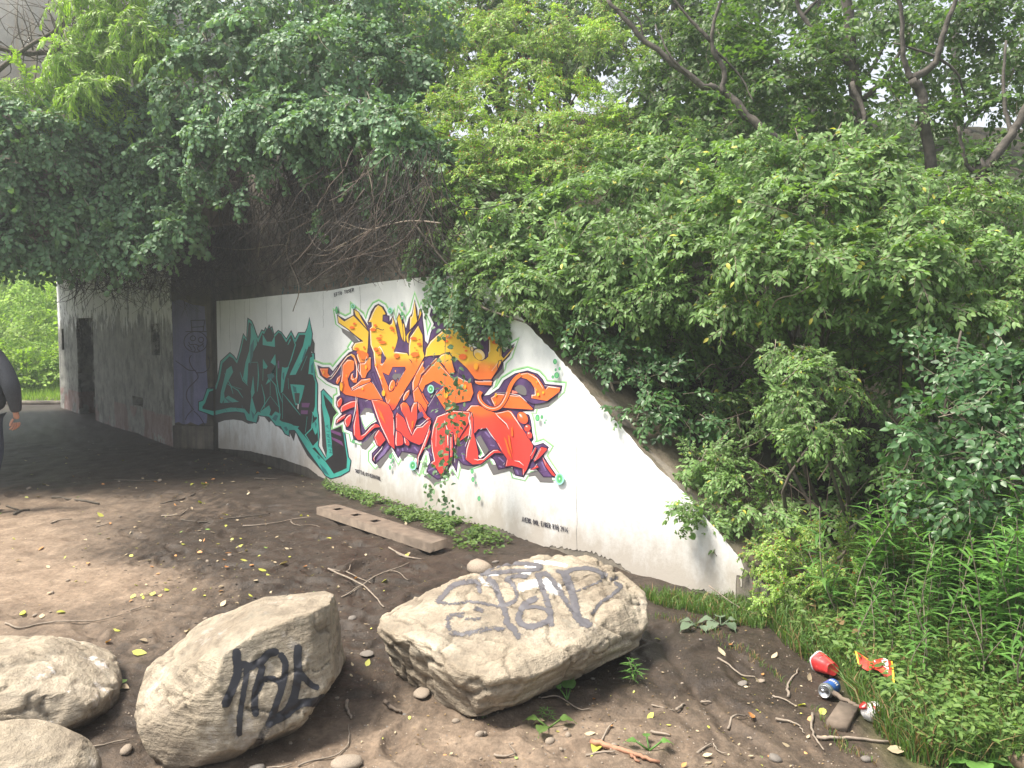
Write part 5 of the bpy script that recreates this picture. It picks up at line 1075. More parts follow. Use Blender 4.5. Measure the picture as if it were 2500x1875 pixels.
# fallen log at the bottom right
q = [G(*k7([p_])[0]) for p_ in ((1470, 985), (1530, 1060), (1580, 1110), (1640, 1100), (1750, 1140), (1880, 1200), (2030, 1290), (2200, 1370), (2350, 1440))]
for i_, p_ in enumerate(q): p_[2] = max(gz(p_), BZ(p_[0], p_[1]))+.03
mb = MB(); mb.tube(smoothpath(q, 4), np.interp(np.linspace(0, 1, 33), [0, .2, .3, .5, 1], [.020, .030, .042, .030, .034]), 8)
tag(mb.build('fallen_branch', plain('peeling_bark', (.20, .145, .10), .9, .35, 22, bmp=.8), smooth=True, at=q[0]), 'thick fallen branch with peeling brown bark half hidden in the weeds', 'branch')
# flat wood block
pb4 = [G(*k7([p_])[0]) for p_ in ((955, 1112), (1085, 1140), (1160, 1022), (1040, 985))]
V = [(p_[0], p_[1], z_) for z_ in (-.01, .032) for p_ in pb4]
tag(obj('wood_block', V, [(0,3,2,1),(4,5,6,7),(0,1,5,4),(1,2,6,5),(2,3,7,6),(3,0,4,7)], M_WOOD, at=pb4[0]), 'flat square offcut of grey weathered wood', 'wood block')
bmx = bpy.data.objects[-1]
# soil lumps along tyre ruts are in the ground mesh

# ================================================================ litter
M_RED = plain('red_plastic', (.58, .04, .04), .4, .22, 40); M_WHT = plain('white_plastic', (.62, .61, .60), .45, .18, 50); M_BLUE = plain('blue_can_print', (.04, .13, .42), .35, .3, 30, metal=.2); M_ALU = plain('aluminium', (.55, .56, .58), .3, .1, 30, metal=.9)
M_YEL = plain('yellow_print', (.80, .55, .05), .4); M_ORG = plain('orange_print', (.75, .33, .06), .4, .2, 60); M_BAGR = plain('red_bag_foil', (.56, .05, .03), .35, .25, 20); M_DARK = plain('dark_mouth', (.02, .02, .02), .6)
def frame(pos, axis, roll=0):
    z_ = Vector(axis).normalized(); q_ = z_.to_track_quat('Z', 'Y'); return Matrix.Translation(Vector(pos)) @ q_.to_matrix().to_4x4() @ Matrix.Rotation(roll, 4, 'Z')
def lathe(profile, n, M, dent=None, mi=0):
    V = []; F = []
    for i, (r_, z_) in enumerate(profile):
        for j in range(n):
            a_ = 2*math.pi*j/n; v = np.array([r_*math.cos(a_), r_*math.sin(a_), z_])
            if dent is not None: v = dent(v, a_, z_)
            V.append(tuple(M @ Vector(v)))
    for i in range(len(profile)-1):
        for j in range(n): F.append((i*n+j, i*n+(j+1) % n, (i+1)*n+(j+1) % n, (i+1)*n+j))
    return V, F
# red cup lying with its base to the lower right
cb = G(2018, 1648); cupc = np.array([cb[0], cb[1], .045]); p_rim = G(1985, 1635); p_base = G(2022, 1668)
ax = np.array([p_base[0]-p_rim[0], p_base[1]-p_rim[1], 0]); ax /= np.linalg.norm(ax); ax = ax*1.0+np.array([.15, -.25, .12])
M_ = frame(cupc-ax*.05, ax)
cup = thing('plastic_cup', tuple(cupc*np.array([1, 1, 0])), 'crumpled red plastic party cup lying on its side in grass', 'cup')
def dent_c(v, a_, z_):
    k = 1+.05*math.sin(a_*5+z_*20)-.12*max(0, math.cos(a_-1.2))*min(1, z_/.09); return v*np.array([k, k, 1])
pr_ = [(.046, 0), (.0455, .012), (.044, .014), (.0425, .04), (.041, .042), (.039, .070), (.0375, .072), (.034, .098), (.033, .112), (.031, .1155), (.027, .1145), (.001, .1135)]
V, F = lathe(pr_, 28, M_, dent_c); obj('cup_body', V, F, M_RED, cup, smooth=True)
V, F = lathe([(.046, .001), (.049, -.001), (.049, .004), (.046, .006)], 28, M_, dent_c); obj('rim', V, F, M_WHT, cup, smooth=True)
V, F = lathe([(.0445, .002), (.040, .05), (.030, .104), (.001, .104)], 28, M_, dent_c); obj('lining', V, F, M_WHT, cup, smooth=True)
# dented blue can, top towards the viewer
cb = G(2022, 1702); cc = np.array([cb[0], cb[1], .036]); a1 = G(2030, 1660)-G(2015, 1705); a1[2] = 0; a1 /= np.linalg.norm(a1); ax = -a1+np.array([-.35, 0, .10])
M_ = frame(cc-ax*.055, ax)
can = thing('drink_can', tuple(cc*np.array([1, 1, 0])), 'dented blue and silver drink can lying below the red cup', 'can')
def dent_b(v, a_, z_):
    k = 1-.22*math.exp(-((z_-.055)/.02)**2)*max(0, math.cos(a_+1.9)); return v*np.array([k, k, 1])+np.array([0, 0, .004*math.sin(a_*2)*math.exp(-((z_-.055)/.02)**2)])
V, F = lathe([(.026, 0), (.033, .010), (.033, .03), (.0325, .05), (.033, .088)], 24, M_, dent_b); obj('can_body', V, F, M_BLUE, can, smooth=True)
V, F = lathe([(.033, .088), (.033, .096), (.032, .100)], 24, M_, dent_b); obj('silver_band', V, F, M_ALU, can, smooth=True)
V, F = lathe([(.032, .100), (.0265, .110), (.027, .112), (.025, .112), (.0245, .108), (.001, .108)], 24, M_); obj('can_lid', V, F, M_ALU, can, smooth=True)
V = [tuple(M_ @ Vector((.009*math.cos(a_)+.011, .008*math.sin(a_), .1095))) for a_ in np.linspace(0, 6.28, 13)[:-1]]; obj('can_mouth', V, [tuple(range(12))], M_DARK, can)
V, F = lathe([(.0, .1100), (.008, .1100), (.008, .1125), (.0, .1125)], 10, M_ @ Matrix.Translation(Vector((-.008, 0, 0)))); obj('pull_tab', V, F, M_ALU, can)
V = []; F = []
for k in range(5): 
    for (za, zb) in ((.028+.0, .050),):
        a0 = .6+k*.26; 
        for j, (da, zz) in enumerate(((0, za), (.16, za), (.16, zb), (0, zb))): V.append(tuple(M_ @ Vector(np.array([.0336*math.cos(a0+da), .0336*math.sin(a0+da), zz]))))
        F.append(tuple(range(len(V)-4, len(V))))
tag(obj('printed_letters', V, F, M_WHT, can), kind='stuff')
# crushed white and red plastic cup/ball
cb = G(2135, 1762); cc = np.array([cb[0], cb[1], .042]); crushed = thing('crushed_cup', tuple(cc*np.array([1, 1, 0])), 'crushed white plastic cup with a red fold right of the wood block', 'crushed cup')
bm = bmesh.new(); bmesh.ops.create_icosphere(bm, subdivisions=4, radius=.05); V = np.array([v.co for v in bm.verts]); F = [tuple(v.index for v in f.verts) for f in bm.faces]; bm.free()
cr_ = abs(V[:, 0]*1.0+V[:, 2]*.5-.010); V2_ = V*(1-.42*np.exp(-(cr_/.006)**2)*(V[:, 1] < .02))[:, None]*np.array([1, .8, .85])*(1+.35*fbm(V*16, 2, 3))[:, None]
fc = np.array([V[list(f)].mean(0) for f in F]); mi = [(1 if abs(c_[0]+c_[2]*.5-.010) < .006 and c_[1] < .02 else 0) for c_ in fc]
obj('crumpled_shell', V2_+cc, F, [M_WHT, M_RED], crushed, mi=mi, smooth=True)
V, F = lathe([(.001, 0), (.022, .002), (.026, .012), (.024, .014)], 16, frame(cc+np.array([-.042, .0, .018]), (-.6, .2, .8)), lambda v, a_, z_: v*np.array([1+.2*math.sin(3*a_), .7, 1])); obj('red_flap', V, F, M_RED, crushed, smooth=True)
# snack bag: a bent foil sheet with printed areas
bagc = G(2130, 1622); bag = thing('snack_bag', (bagc[0], bagc[1], .1), 'empty red snack bag with yellow ends and white block print lying in the grass', 'bag')
A_, B_, C_, D_ = [P(*conv(2060, 1580, 15.8)([p_])[0], 3.93) for p_ in ((330, 250), (1880, 590), (1960, 1290), (560, 650))]
bc = [G(*conv(2060, 1580, 15.8)([p_])[0], .13) for p_ in ((330, 270), (1880, 590), (1960, 1290), (530, 650))]
nu, nv = 40, 16; V = []; mi = []
M_BAGD = plain('dark_red_print', (.42, .03, .025), .3, .1, 8)
for j in range(nv+1):
    for i in range(nu+1):
        s_, t_ = i/nu, j/nv; p = (bc[0]*(1-s_)+bc[1]*s_)*(1-t_)+(bc[3]*(1-s_)+bc[2]*s_)*t_
        p = p+np.array([0, 0, .022*math.sin(t_*math.pi)+.008*math.sin(s_*9+t_*3)+.010*(vnoise(np.array([[s_*7, t_*4, 1.]]))[0]-.5)]); V.append(p)
F = []
for j in range(nv):
    for i in range(nu):
        s_, t_ = (i+.5)/nu, (j+.5)/nv; k = 0
        if s_ > .955 or s_ < .06: k = 1
        elif ((s_-.36)/.16)**2+((t_-.33)/.22)**2 < 1 and abs(t_-.30-.0*s_) > .04: k = 2
        elif .50 < s_ < .66 and t_ < .50: k = 4
        elif .49 < s_ < .52 and t_ < .6: k = 3
        elif .66 < s_ < .92 and t_ < .35: k = 4
        F.append((j*(nu+1)+i, j*(nu+1)+i+1, (j+1)*(nu+1)+i+1, (j+1)*(nu+1)+i)); mi.append(k)
obj('foil', V, F, [M_BAGR, M_YEL, M_ORG, M_WHT, M_BAGD], bag, mi=mi, smooth=True)
VV = np.array(V).reshape(nv+1, nu+1, 3)
def bagpt(s_, t_): 
    i, j = s_*nu, t_*nv; i0, j0 = int(min(i, nu-1)), int(min(j, nv-1)); f, g = i-i0, j-j0
    return VV[j0, i0]*(1-f)*(1-g)+VV[j0, i0+1]*f*(1-g)+VV[j0+1, i0]*(1-f)*g+VV[j0+1, i0+1]*f*g+np.array([0, -.0004, .0016])
mb = MB()
for (s0, s1, t0, t1) in ((.70, .735, .22, .62), (.745, .775, .26, .66), (.785, .82, .26, .42), (.785, .82, .50, .66), (.83, .86, .30, .70), (.70, .86, .20, .245), (.72, .86, .70, .73), (.80, .84, .76, .86), (.525, .545, .12, .46)):
    mb.add([bagpt(s0, t0), bagpt(s1, t0), bagpt(s1, (t0+t1)/2), bagpt(s1, t1), bagpt(s0, t1), bagpt(s0, (t0+t1)/2)], [(0, 1, 2, 5), (5, 2, 3, 4)])
tag(mb.build('block_print', M_WHT, bag), kind='stuff')

# ================================================================ the person leaving the picture
M_SKIN = plain('skin', (.46, .23, .16), .5, .15, 30); M_SHIRT = plain('charcoal_shirt', (.040, .043, .055), .85, .3, 120); M_JEANS = plain('dark_jeans', (.030, .042, .075), .85, .25, 60); M_SHOE = plain('black_shoe', (.02, .02, .02), .6); M_HAIR = plain('grey_hair', (.16, .15, .14), .8, .3, 80)
Y0 = 7.25; bx0 = P(-48, 900, Y0)[0]
person = thing('person', (bx0, Y0, 0), 'person in a charcoal shirt and dark jeans leaving at the left edge, arm hanging', 'person')
def skin(name, verts, edges, mat, sub=2, root=0):
    me = bpy.data.meshes.new(name); me.from_pydata([tuple(v[:3]) for v in verts], edges, []); o = bpy.data.objects.new('tmp', me); COL.objects.link(o)
    m1 = o.modifiers.new('k', 'SKIN'); m1.use_smooth_shade = True; m2 = o.modifiers.new('s', 'SUBSURF'); m2.levels = sub; m2.render_levels = sub
    for i, v in enumerate(verts): 
        rr = v[3] if isinstance(v[3], tuple) else (v[3], v[3]); me.skin_vertices[0].data[i].radius = rr; me.skin_vertices[0].data[i].use_root = (i == root)
    V, F = eval_mesh(o); bpy.data.objects.remove(o); return obj(name, V, F, mat, person, smooth=True)
hx, hy = P(36, 1020, Y0-.02)[0], Y0-.02
def rel(x, y, z, r): return (bx0+x, Y0+y, z, r)
sx_ = P(6, 905, Y0)[0]-bx0   # shoulder joint
ex = P(30, 960, Y0)[0]-bx0; wx = P(36, 1008, Y0)[0]-bx0
body = [rel(0, 0, .98, (.13, .10)), rel(0, 0, 1.15, (.12, .09)), rel(0, .0, 1.33, (.14, .09)), rel(0, .0, 1.44, (.07, .06)), rel(0, .02, 1.52, .05), rel(0, .03, 1.60, (.07, .08)), rel(0, .03, 1.70, (.07, .085)), rel(0, .03, 1.76, .045),
        rel(sx_-.02, 0, 1.37, .05), rel(ex-.01, -.02, 1.10, .036), rel(wx, .02, .87, .024), rel(wx, .025, .82, (.020, .034)),
        rel(-sx_+.02, 0, 1.37, .05), rel(-ex, .03, 1.10, .036), rel(-wx, .12, .88, .026), rel(-wx, .15, .81, (.018, .032)),
        rel(.07, 0, .90, .085), rel(.04, .10, .50, .055), rel(.02, -.06, .10, .036), rel(.02, .06, .04, .036), rel(-.10, 0, .90, .085), rel(-.11, -.06, .50, .055), rel(-.11, -.22, .12, .036), rel(-.11, -.12, .05, .036)]
ed = [(0,1),(1,2),(2,3),(3,4),(4,5),(5,6),(6,7),(2,8),(8,9),(9,10),(10,11),(2,12),(12,13),(13,14),(14,15),(0,16),(16,17),(17,18),(18,19),(0,20),(20,21),(21,22),(22,23)]
skin('body', body, ed, M_SKIN)
# fingers of the hanging hand, unequal and curled back
for k, (dx, L) in enumerate(((-.026, .062), (-.009, .072), (.009, .068), (.024, .054))):
    b_ = rel(wx+dx*.4, .025+dx*.8, .80, .010)
    skin('finger', [b_, rel(wx+dx*.6-.004, .022+dx, .80-L*.45, .0095), rel(wx+dx*.6-.018, .020+dx, .80-L*.85, .0085), rel(wx+dx*.5-.036, .02+dx, .80-L, .007)], [(0,1),(1,2),(2,3)], M_SKIN, 1)
skin('thumb', [rel(wx-.008, -.012, .835, .012), rel(wx-.020, -.030, .80, .0115), rel(wx-.026, -.034, .765, .009)], [(0,1),(1,2)], M_SKIN, 1)
shirt = [rel(0, 0, .86, (.225, .15)), rel(0, 0, 1.05, (.225, .15)), rel(0, 0, 1.22, (.225, .15)), rel(0, 0, 1.36, (.19, .12)), rel(0, .01, 1.455, (.085, .075)),
         rel(sx_-.05, 0, 1.375, .082), rel(sx_+.015, -.005, 1.28, .082), rel(ex+.02, -.03, 1.10, .078), rel(wx+.004, .01, .93, .052), rel(wx+.002, .02, .885, .045),
         rel(-sx_+.05, 0, 1.375, .082), rel(-sx_, 0, 1.28, .076), rel(-ex, .03, 1.10, .066), rel(-wx, .10, .93, .052), rel(-wx, .11, .89, .045)]
skin('shirt', shirt, [(0,1),(1,2),(2,3),(3,4),(3,5),(5,6),(6,7),(7,8),(8,9),(3,10),(10,11),(11,12),(12,13),(13,14)], M_SHIRT)
skin('jeans', [rel(0, 0, .93, (.165, .12)), rel(.07, 0, .84, .10), rel(.045, .09, .50, .076), rel(.02, -.05, .12, .060), rel(-.10, 0, .84, .105), rel(-.115, -.05, .50, .078), rel(-.115, -.20, .13, .062)], [(0,1),(1,2),(2,3),(0,4),(4,5),(5,6)], M_JEANS)
for s_, yo in ((.02, 0), (-.115, -.14)): skin('shoe', [rel(s_, -.08+yo, .05, (.045, .045)), rel(s_, .03+yo, .045, (.045, .04)), rel(s_, .14+yo, .035, (.042, .03))], [(0,1),(1,2)], M_SHOE)
skin('hair', [rel(0, .0, 1.60, (.085, .075)), rel(0, -.005, 1.70, (.088, .09)), rel(0, .03, 1.765, (.07, .08))], [(0,1),(1,2)], M_HAIR)
# ================================================================ leaves and sprays
def leafverts(L, W_, kind='oval', fold=.25, droop=.25):
    """Leaf along +X from the origin, facing +Z."""
    st = {'round': [(.18, .36), (.5, .5), (.82, .34)], 'oval': [(.22, .40), (.5, .5), (.78, .28)], 'lance': [(.2, .40), (.5, .5), (.8, .22)], 'heart': [(.02, .34), (.28, .5), (.65, .36)]}[kind]
    V = [(0, 0, 0)]
    for t, w_ in st:
        z = -droop*L*t*t; hw = w_*W_
        V += [(t*L, 0, z), (t*L, hw, z+hw*fold), (t*L, -hw, z+hw*fold)]
    V.append((L, 0, -droop*L))
    F = [(0, 1, 2), (0, 3, 1), (1, 4, 5, 2), (1, 3, 6, 4), (4, 7, 8, 5), (4, 6, 9, 7), (7, 10, 8), (7, 9, 10)]
    return np.array(V, float), F
def rotm(ax, an):
    return np.array(Matrix.Rotation(an, 3, Vector(ax)))
def basis(x, z):
    x = np.asarray(x, float); x = x/(np.linalg.norm(x)+1e-9); y = np.cross(z, x); y /= np.linalg.norm(y)+1e-9; z = np.cross(x, y); return np.stack([x, y, z], 1)
def add_leaf(mb, pos, d, n, L, W_, kind, mat=0, fold=.25, droop=.25):
    V, F = leafverts(L, W_, kind, fold*random.uniform(.4, 1.6), droop*random.uniform(0, 1.6))
    mb.add(V@basis(d, n).T+pos, F, mat, random.random())
def spray(kind):
    mb = MB(); R = random
    if kind == 'round': Lr, n1, tl, ls, lw, k, al = .34, 7, .13, .043, .036, 'round', 1
    if kind == 'small': Lr, n1, tl, ls, lw, k, al = .34, 9, .12, .030, .013, 'oval', 0
    if kind == 'oval': Lr, n1, tl, ls, lw, k, al = .36, 7, .14, .046, .022, 'oval', 0
    if kind == 'broad': Lr, n1, tl, ls, lw, k, al = .42, 6, .15, .072, .042, 'oval', 1
    if kind == 'tree': Lr, n1, tl, ls, lw, k, al = .60, 10, .25, .065, .042, 'oval', 1
    if kind == 'feather': Lr, n1, tl, ls, lw, k, al = .42, 7, .22, .055, .014, 'lance', 2
    if kind == 'field': Lr, n1, tl, ls, lw, k, al = .9, 9, .4, .12, .07, 'oval', 1
    ax = smoothpath([(0, 0, 0), (Lr*.35, R.uniform(-.04, .04), R.uniform(0, .03)), (Lr*.7, R.uniform(-.06, .06), R.uniform(-.03, .02)), (Lr, R.uniform(-.08, .08), R.uniform(-.10, 0))], 4)
    mb.tube(ax, np.linspace(.004, .0015, len(ax)), 3, 1, .3, False)
    def leaves_on(path, step):
        l = 0; tot = np.linalg.norm(np.diff(path, axis=0), axis=1).sum(); nn = max(2, int(tot/step)); sd = 1
        for j in range(nn+1):
            f = (j+.6)/(nn+1)*(len(path)-1); i = min(int(f), len(path)-2); p = path[i]+(path[i+1]-path[i])*(f-i); d = path[i+1]-path[i]; d = d/np.linalg.norm(d)
            sides = (1, -1) if al != 1 else (sd,)
            for s_ in sides:
                an = s_*R.uniform(.6, 1.15); dd = rotm((0, 0, 1), an)@d; dd[2] += R.uniform(-.45, .25)
                n_ = np.array([R.gauss(0, .38), R.gauss(0, .38), 1.]); sz = R.uniform(.65, 1.2)
                add_leaf(mb, p, dd, n_, ls*sz, lw*sz, k)
            sd = -sd
        d = path[-1]-path[-2]; add_leaf(mb, path[-1], d, np.array([R.gauss(0, .3), R.gauss(0, .3), 1.]), ls, lw, k)
    step = {'round': .024, 'small': .020, 'oval': .032, 'broad': .045, 'tree': .045, 'feather': .022, 'field': .09}[kind]
    leaves_on(ax[4:], step*1.1); sd = 1
    for j in range(n1):
        f = (j+1)/(n1+1); i = int(f*(len(ax)-1)); p = ax[i]; d = ax[min(i+1, len(ax)-1)]-ax[i-1]; d /= np.linalg.norm(d)
        dd = rotm((0, 0, 1), sd*R.uniform(.5, 1.1))@d; dd[2] += R.uniform(-.4, .5); dd /= np.linalg.norm(dd); ll = tl*R.uniform(.6, 1.2)*(1.15-.5*f)
        dr = -.5 if kind == 'feather' else -.12
        sub = smoothpath([p, p+dd*ll*.5+np.array([0, 0, .01]), p+dd*ll+np.array([0, 0, dr*ll])], 3); mb.tube(sub, .0012, 3, 1, .3, False); leaves_on(sub, step); sd = -sd
        if kind == 'small' and R.random() < .30:
            for q_ in range(R.randint(1, 2)):
                c_ = sub[R.randrange(2, len(sub))]+np.array([0, 0, .008]); r_ = .0045
                mb.add([c_+np.array(v)*r_ for v in ((1,0,0),(0,1,0),(-1,0,0),(0,-1,0),(0,0,1),(0,0,-1))], [(0,1,4),(1,2,4),(2,3,4),(3,0,4),(1,0,5),(2,1,5),(3,2,5),(0,3,5)], 2, .5)
    return mb
M_BERRY = plain('red_berry', (.60, .04, .02), .3)
LM = {
 'round': leafmat('round_leaf', (.085, .165, .085), (.16, .27, .135), .30, .5, .35), 'small': leafmat('bright_small_leaf', (.17, .29, .055), (.31, .44, .11), .38, .45, .35, (.50, .42, .04)),
 'oval': leafmat('green_leaf', (.105, .19, .060), (.19, .305, .100), .35, .48, .35, (.45, .42, .08)), 'broad': leafmat('dark_broad_leaf', (.050, .120, .045), (.090, .18, .06), .28, .40),
 'tree': leafmat('canopy_leaf', (.050, .105, .028), (.105, .185, .045), .42, .45), 'feather': leafmat('yellow_green_leaflet', (.17, .30, .045), (.30, .44, .08), .42, .45),
 'field': leafmat('field_leaf', (.15, .27, .05), (.30, .43, .09), .35, .6, .2), 'lance': leafmat('lance_leaf', (.075, .18, .040), (.145, .29, .068), .35, .42, .4),
 'grass': leafmat('grass_blade', (.06, .13, .03), (.14, .22, .06), .35, .5, .3, (.35, .29, .13)), 'cover': leafmat('ground_cover_leaf', (.065, .135, .030), (.15, .23, .06), .33, .5, .3),
 'wilt': leafmat('wilted_leaf', (.075, .11, .065), (.13, .17, .11), .2, .7, .2),
 'dead': leafmat('dead_leaf', (.16, .10, .05), (.32, .23, .12), .2, .8, .1),
}
SPR = {}
for k_ in ('round', 'small', 'oval', 'broad', 'tree', 'feather', 'field'):
    SPR[k_] = [spray(k_).mesh('leafy_branch', [LM[k_], M_TWIG, M_BERRY]) for _ in range(6)]
SPR2 = {'bright_round': [m.copy() for m in SPR['round']]}
def unit(v): v = np.asarray(v, float); return v/(np.linalg.norm(v)+1e-9)
def rnd3(): return np.array([random.gauss(0, 1), random.gauss(0, 1), random.gauss(0, 1)])
def place_sprays(parent, kind, blobs, droop=.2, scale=1.0, stem=True, maxn=295, name='leafy_branch', rmin=.6, stem_mat=None, base=None):
    tot = sum(b[-1] for b in blobs); f_ = min(1, maxn/tot); cs_ = []
    for (px, py, Y, rx, ry, rz, n) in blobs:
        c = P(px, py, Y); cs_.append(c); k = 0; n = max(1, int(n*f_))
        while k < n:
            d = unit(rnd3())
            if d[1] > .35 and random.random() < .8: continue
            if d[2] < -.6 and random.random() < .6: continue
            k += 1; rr = random.uniform(rmin, 1.)**.7
            pos = c+d*np.array([rx, ry, rz])*rr*.92
            g = unit(d*.75+np.array([0, 0, -droop])+rnd3()*.38); zf = unit(unit(d)*.55+np.array([-.1, -.30, .75])+rnd3()*.22)
            B3 = basis(g, zf); s_ = scale*random.uniform(.7, 1.2)
            M = Matrix(((B3[0,0],B3[0,1],B3[0,2],0),(B3[1,0],B3[1,1],B3[1,2],0),(B3[2,0],B3[2,1],B3[2,2],0),(0,0,0,1)))
            st = pos-g*.18*s_
            inst(name, random.choice(SPR[kind]), Matrix.Translation(Vector(st)) @ M @ Matrix.Scale(s_, 4), parent)
    if stem and base is not None:
        for c in cs_:
            mb = MB(); b = np.array(base, float)+rnd3()*np.array([.15, .1, .02])
            mid = (b+c)/2+rnd3()*.18+np.array([0, 0, .10]); q = smoothpath([b, mid, c+rnd3()*.08], 5)
            mb.tube(q, np.linspace(.018, .006, len(q)), 5); mb.build('branch', stem_mat or M_BARK, parent, smooth=True)
def plant(name, lab, cat, kind, blobs, base, **kw):
    g = kw.pop('group', None); t_ = thing(name, tuple(base), lab, cat, g); place_sprays(t_, kind, blobs, base=base, **kw); return t_
def onbank(px, py, Y):
    p = P(px, py, Y); p[2] = BZ(p[0], p[1]); return p
# --- vines over the deck and the portal (left)
dk = P(200, 420, 11.2); dk[2] = 3.5
plant('hanging_vine', 'dark round leaved vine hanging over the tunnel mouth at the far left', 'vine', 'round',
 [(20,540,8.86,0.76,0.36,0.49,60), (150,560,9.04,0.72,0.36,0.45,55), (290,520,9.22,0.54,0.36,0.38,40), (60,400,9.22,0.90,0.45,0.63,62), (40,620,8.86,0.49,0.27,0.20,26)], P(100, 430, 11.0), droop=.5, scale=1.25)
plant('hanging_vine', 'round leaved vine in the middle of the deck edge above the guard room', 'vine', 'round',
 [(230,400,9.31,0.81,0.45,0.63,70), (380,480,9.22,0.45,0.31,0.38,45), (455,545,8.95,0.21,0.18,0.20,16), (395,600,8.95,0.18,0.18,0.11,8), (330,330,9.49,0.63,0.40,0.49,50), (430,390,9.13,0.49,0.36,0.31,36), (250,640,8.95,0.27,0.18,0.11,9), (300,595,8.95,0.27,0.18,0.18,12)], P(300, 430, 11.2), droop=.45, scale=1.2)
plant('hanging_vine', 'thick round leaved vine heaped over the top centre of the bridge', 'vine', 'round',
 [(520,230,8.86,0.72,0.45,0.49,48), (640,130,8.86,0.81,0.45,0.54,52), (520,60,9.31,0.81,0.45,0.45,36), (790,150,8.41,0.72,0.45,0.45,44), (690,280,8.41,0.54,0.36,0.31,36), (560,340,8.59,0.45,0.36,0.20,20), (640,20,9.13,0.81,0.36,0.36,30)], P(620, 330, 10.4), droop=.4, scale=1.2)
plant('hanging_vine', 'pale round leaved vine right of the top centre over the bare twigs', 'vine', 'round',
 [(820,290,7.97,0.54,0.36,0.22,34), (930,180,8.55,0.66,0.47,0.43,44), (950,60,8.93,0.76,0.47,0.47,42), (1010,260,8.50,0.40,0.30,0.35,30), (900,330,8.60,0.40,0.30,0.15,18), (720,350,8.14,0.25,0.18,0.09,8), (760,395,8.14,0.14,0.11,0.09,6), (860,20,9.31,0.85,0.38,0.38,30)], P(900, 300, 9.6), droop=.5, scale=1.1)
plant('hanging_vine', 'round leaved vine strand hanging beside the bare twigs to the wall top', 'vine', 'round',
 [(940,400,8.10,0.20,0.15,0.22,18), (965,500,7.90,0.26,0.18,0.26,24), (1010,560,7.60,0.26,0.18,0.20,18), (1060,640,7.20,0.25,0.16,0.22,22), (1100,710,6.95,0.22,0.14,0.18,18), (1150,760,6.75,0.18,0.12,0.15,12), (1180,790,6.60,0.14,0.10,0.13,9), (1235,800,6.45,0.12,0.10,0.12,7)], P(980, 330, 8.3), droop=.8, scale=.85)
plant('hanging_vine', 'dark round leaved vine covering the deck edge below the dead branches', 'vine', 'round',
 [(-20,330,9.31,0.72,0.36,0.45,36), (130,310,9.49,0.72,0.36,0.40,44), (300,280,9.49,0.54,0.36,0.36,36), (430,300,9.40,0.45,0.36,0.36,34), (30,440,9.13,0.54,0.36,0.36,30), (250,350,9.49,0.63,0.36,0.45,40)], P(200, 380, 11.2), droop=.4, scale=1.25)
plant('hanging_vine', 'fringe of round leaves along the top of the dark twig hollow', 'vine', 'round',
 [(540,330,8.5,.40,.3,.22,22), (600,400,8.5,.28,.25,.16,12), (640,320,8.4,.40,.3,.20,24), (730,315,8.2,.40,.3,.18,24), (810,320,7.9,.36,.3,.18,22), (890,310,7.7,.34,.3,.2,24), (960,320,7.5,.32,.3,.24,26), (990,410,7.4,.28,.25,.25,26), (600,490,8.4,.12,.1,.08,4), (500,440,8.7,.25,.2,.15,12), (720,380,8.1,.12,.12,.10,6), (830,440,7.9,.10,.1,.10,6), (660,430,8.3,.10,.1,.10,5), (900,470,7.7,.13,.1,.13,8), (780,540,8.0,.06,.06,.06,3), (1040,480,7.3,.24,.2,.2,20), (1050,390,7.6,.3,.25,.3,24)], P(760, 250, 9.3), droop=.6, scale=.95)
plant('hanging_vine', 'dark leaves draped over the parapet at the far left edge', 'vine', 'round',
 [(-40,300,8.7,.5,.3,.4,34), (60,340,8.7,.5,.3,.4,34), (-20,440,8.7,.6,.3,.4,36), (100,420,8.8,.5,.3,.35,30)], P(20, 330, 9.6), droop=.5, scale=1.05)
# --- yellow green tree above
plant('sumac', 'bright yellow green young tree with feathery leaflets in front of the pier', 'small tree', 'feather',
 [(240,30,9.4,.30,.4,.30,20), (310,100,9.3,.40,.4,.30,26), (370,160,9.3,.32,.3,.22,18), (190,150,9.3,.35,.4,.25,22), (240,230,9.2,.40,.4,.20,22), (90,240,9.2,.50,.4,.18,24), (420,110,9.3,.22,.3,.18,10), (20,290,9.1,.4,.3,.14,14), (170,300,9.2,.4,.3,.12,12), (290,-10,9.6,.35,.3,.2,14)], P(300, 420, 10.6), droop=.7, scale=1.15)
# --- dead branches in front of the pier
for (l, r_, lab) in (([P(-60,95,9.4),P(60,130,9.5),P(200,110,9.7),P(330,60,9.9),P(420,20,10)], .035, 'long dead grey branch crossing in front of the pier'),
                     ([P(-50,210,9.3),P(60,120,9.4),P(150,60,9.6),P(190,-20,9.8)], .03, 'dead branch rising steeply at the far left in front of the pier'),
                     ([P(120,150,9.6),P(200,60,9.8),P(260,10,10),P(330,-30,10)], .02, 'dead branch leaning behind the feathery tree')):
    t_ = thing('dead_branch', tuple(l[0]), lab, 'branch'); mb = MB(); q = smoothpath(l, 6); mb.tube(q, np.linspace(r_, r_*.35, len(q)), 6); mb.build('limb', M_BARK, t_, smooth=True)
    mb = MB()
    for k in range(60):
        i = random.randrange(2, len(q)-1); p0 = q[i]; d = unit(rnd3()*np.array([1, .3, 1])); L = random.uniform(.25, .9)
        pp_ = smoothpath([p0, p0+d*L*.5+rnd3()*.06, p0+d*L+rnd3()*.12], 4); mb.tube(pp_, np.linspace(.008, .002, len(pp_)), 3)
    tag(mb.build('twigs', M_BARK, t_), kind='stuff')
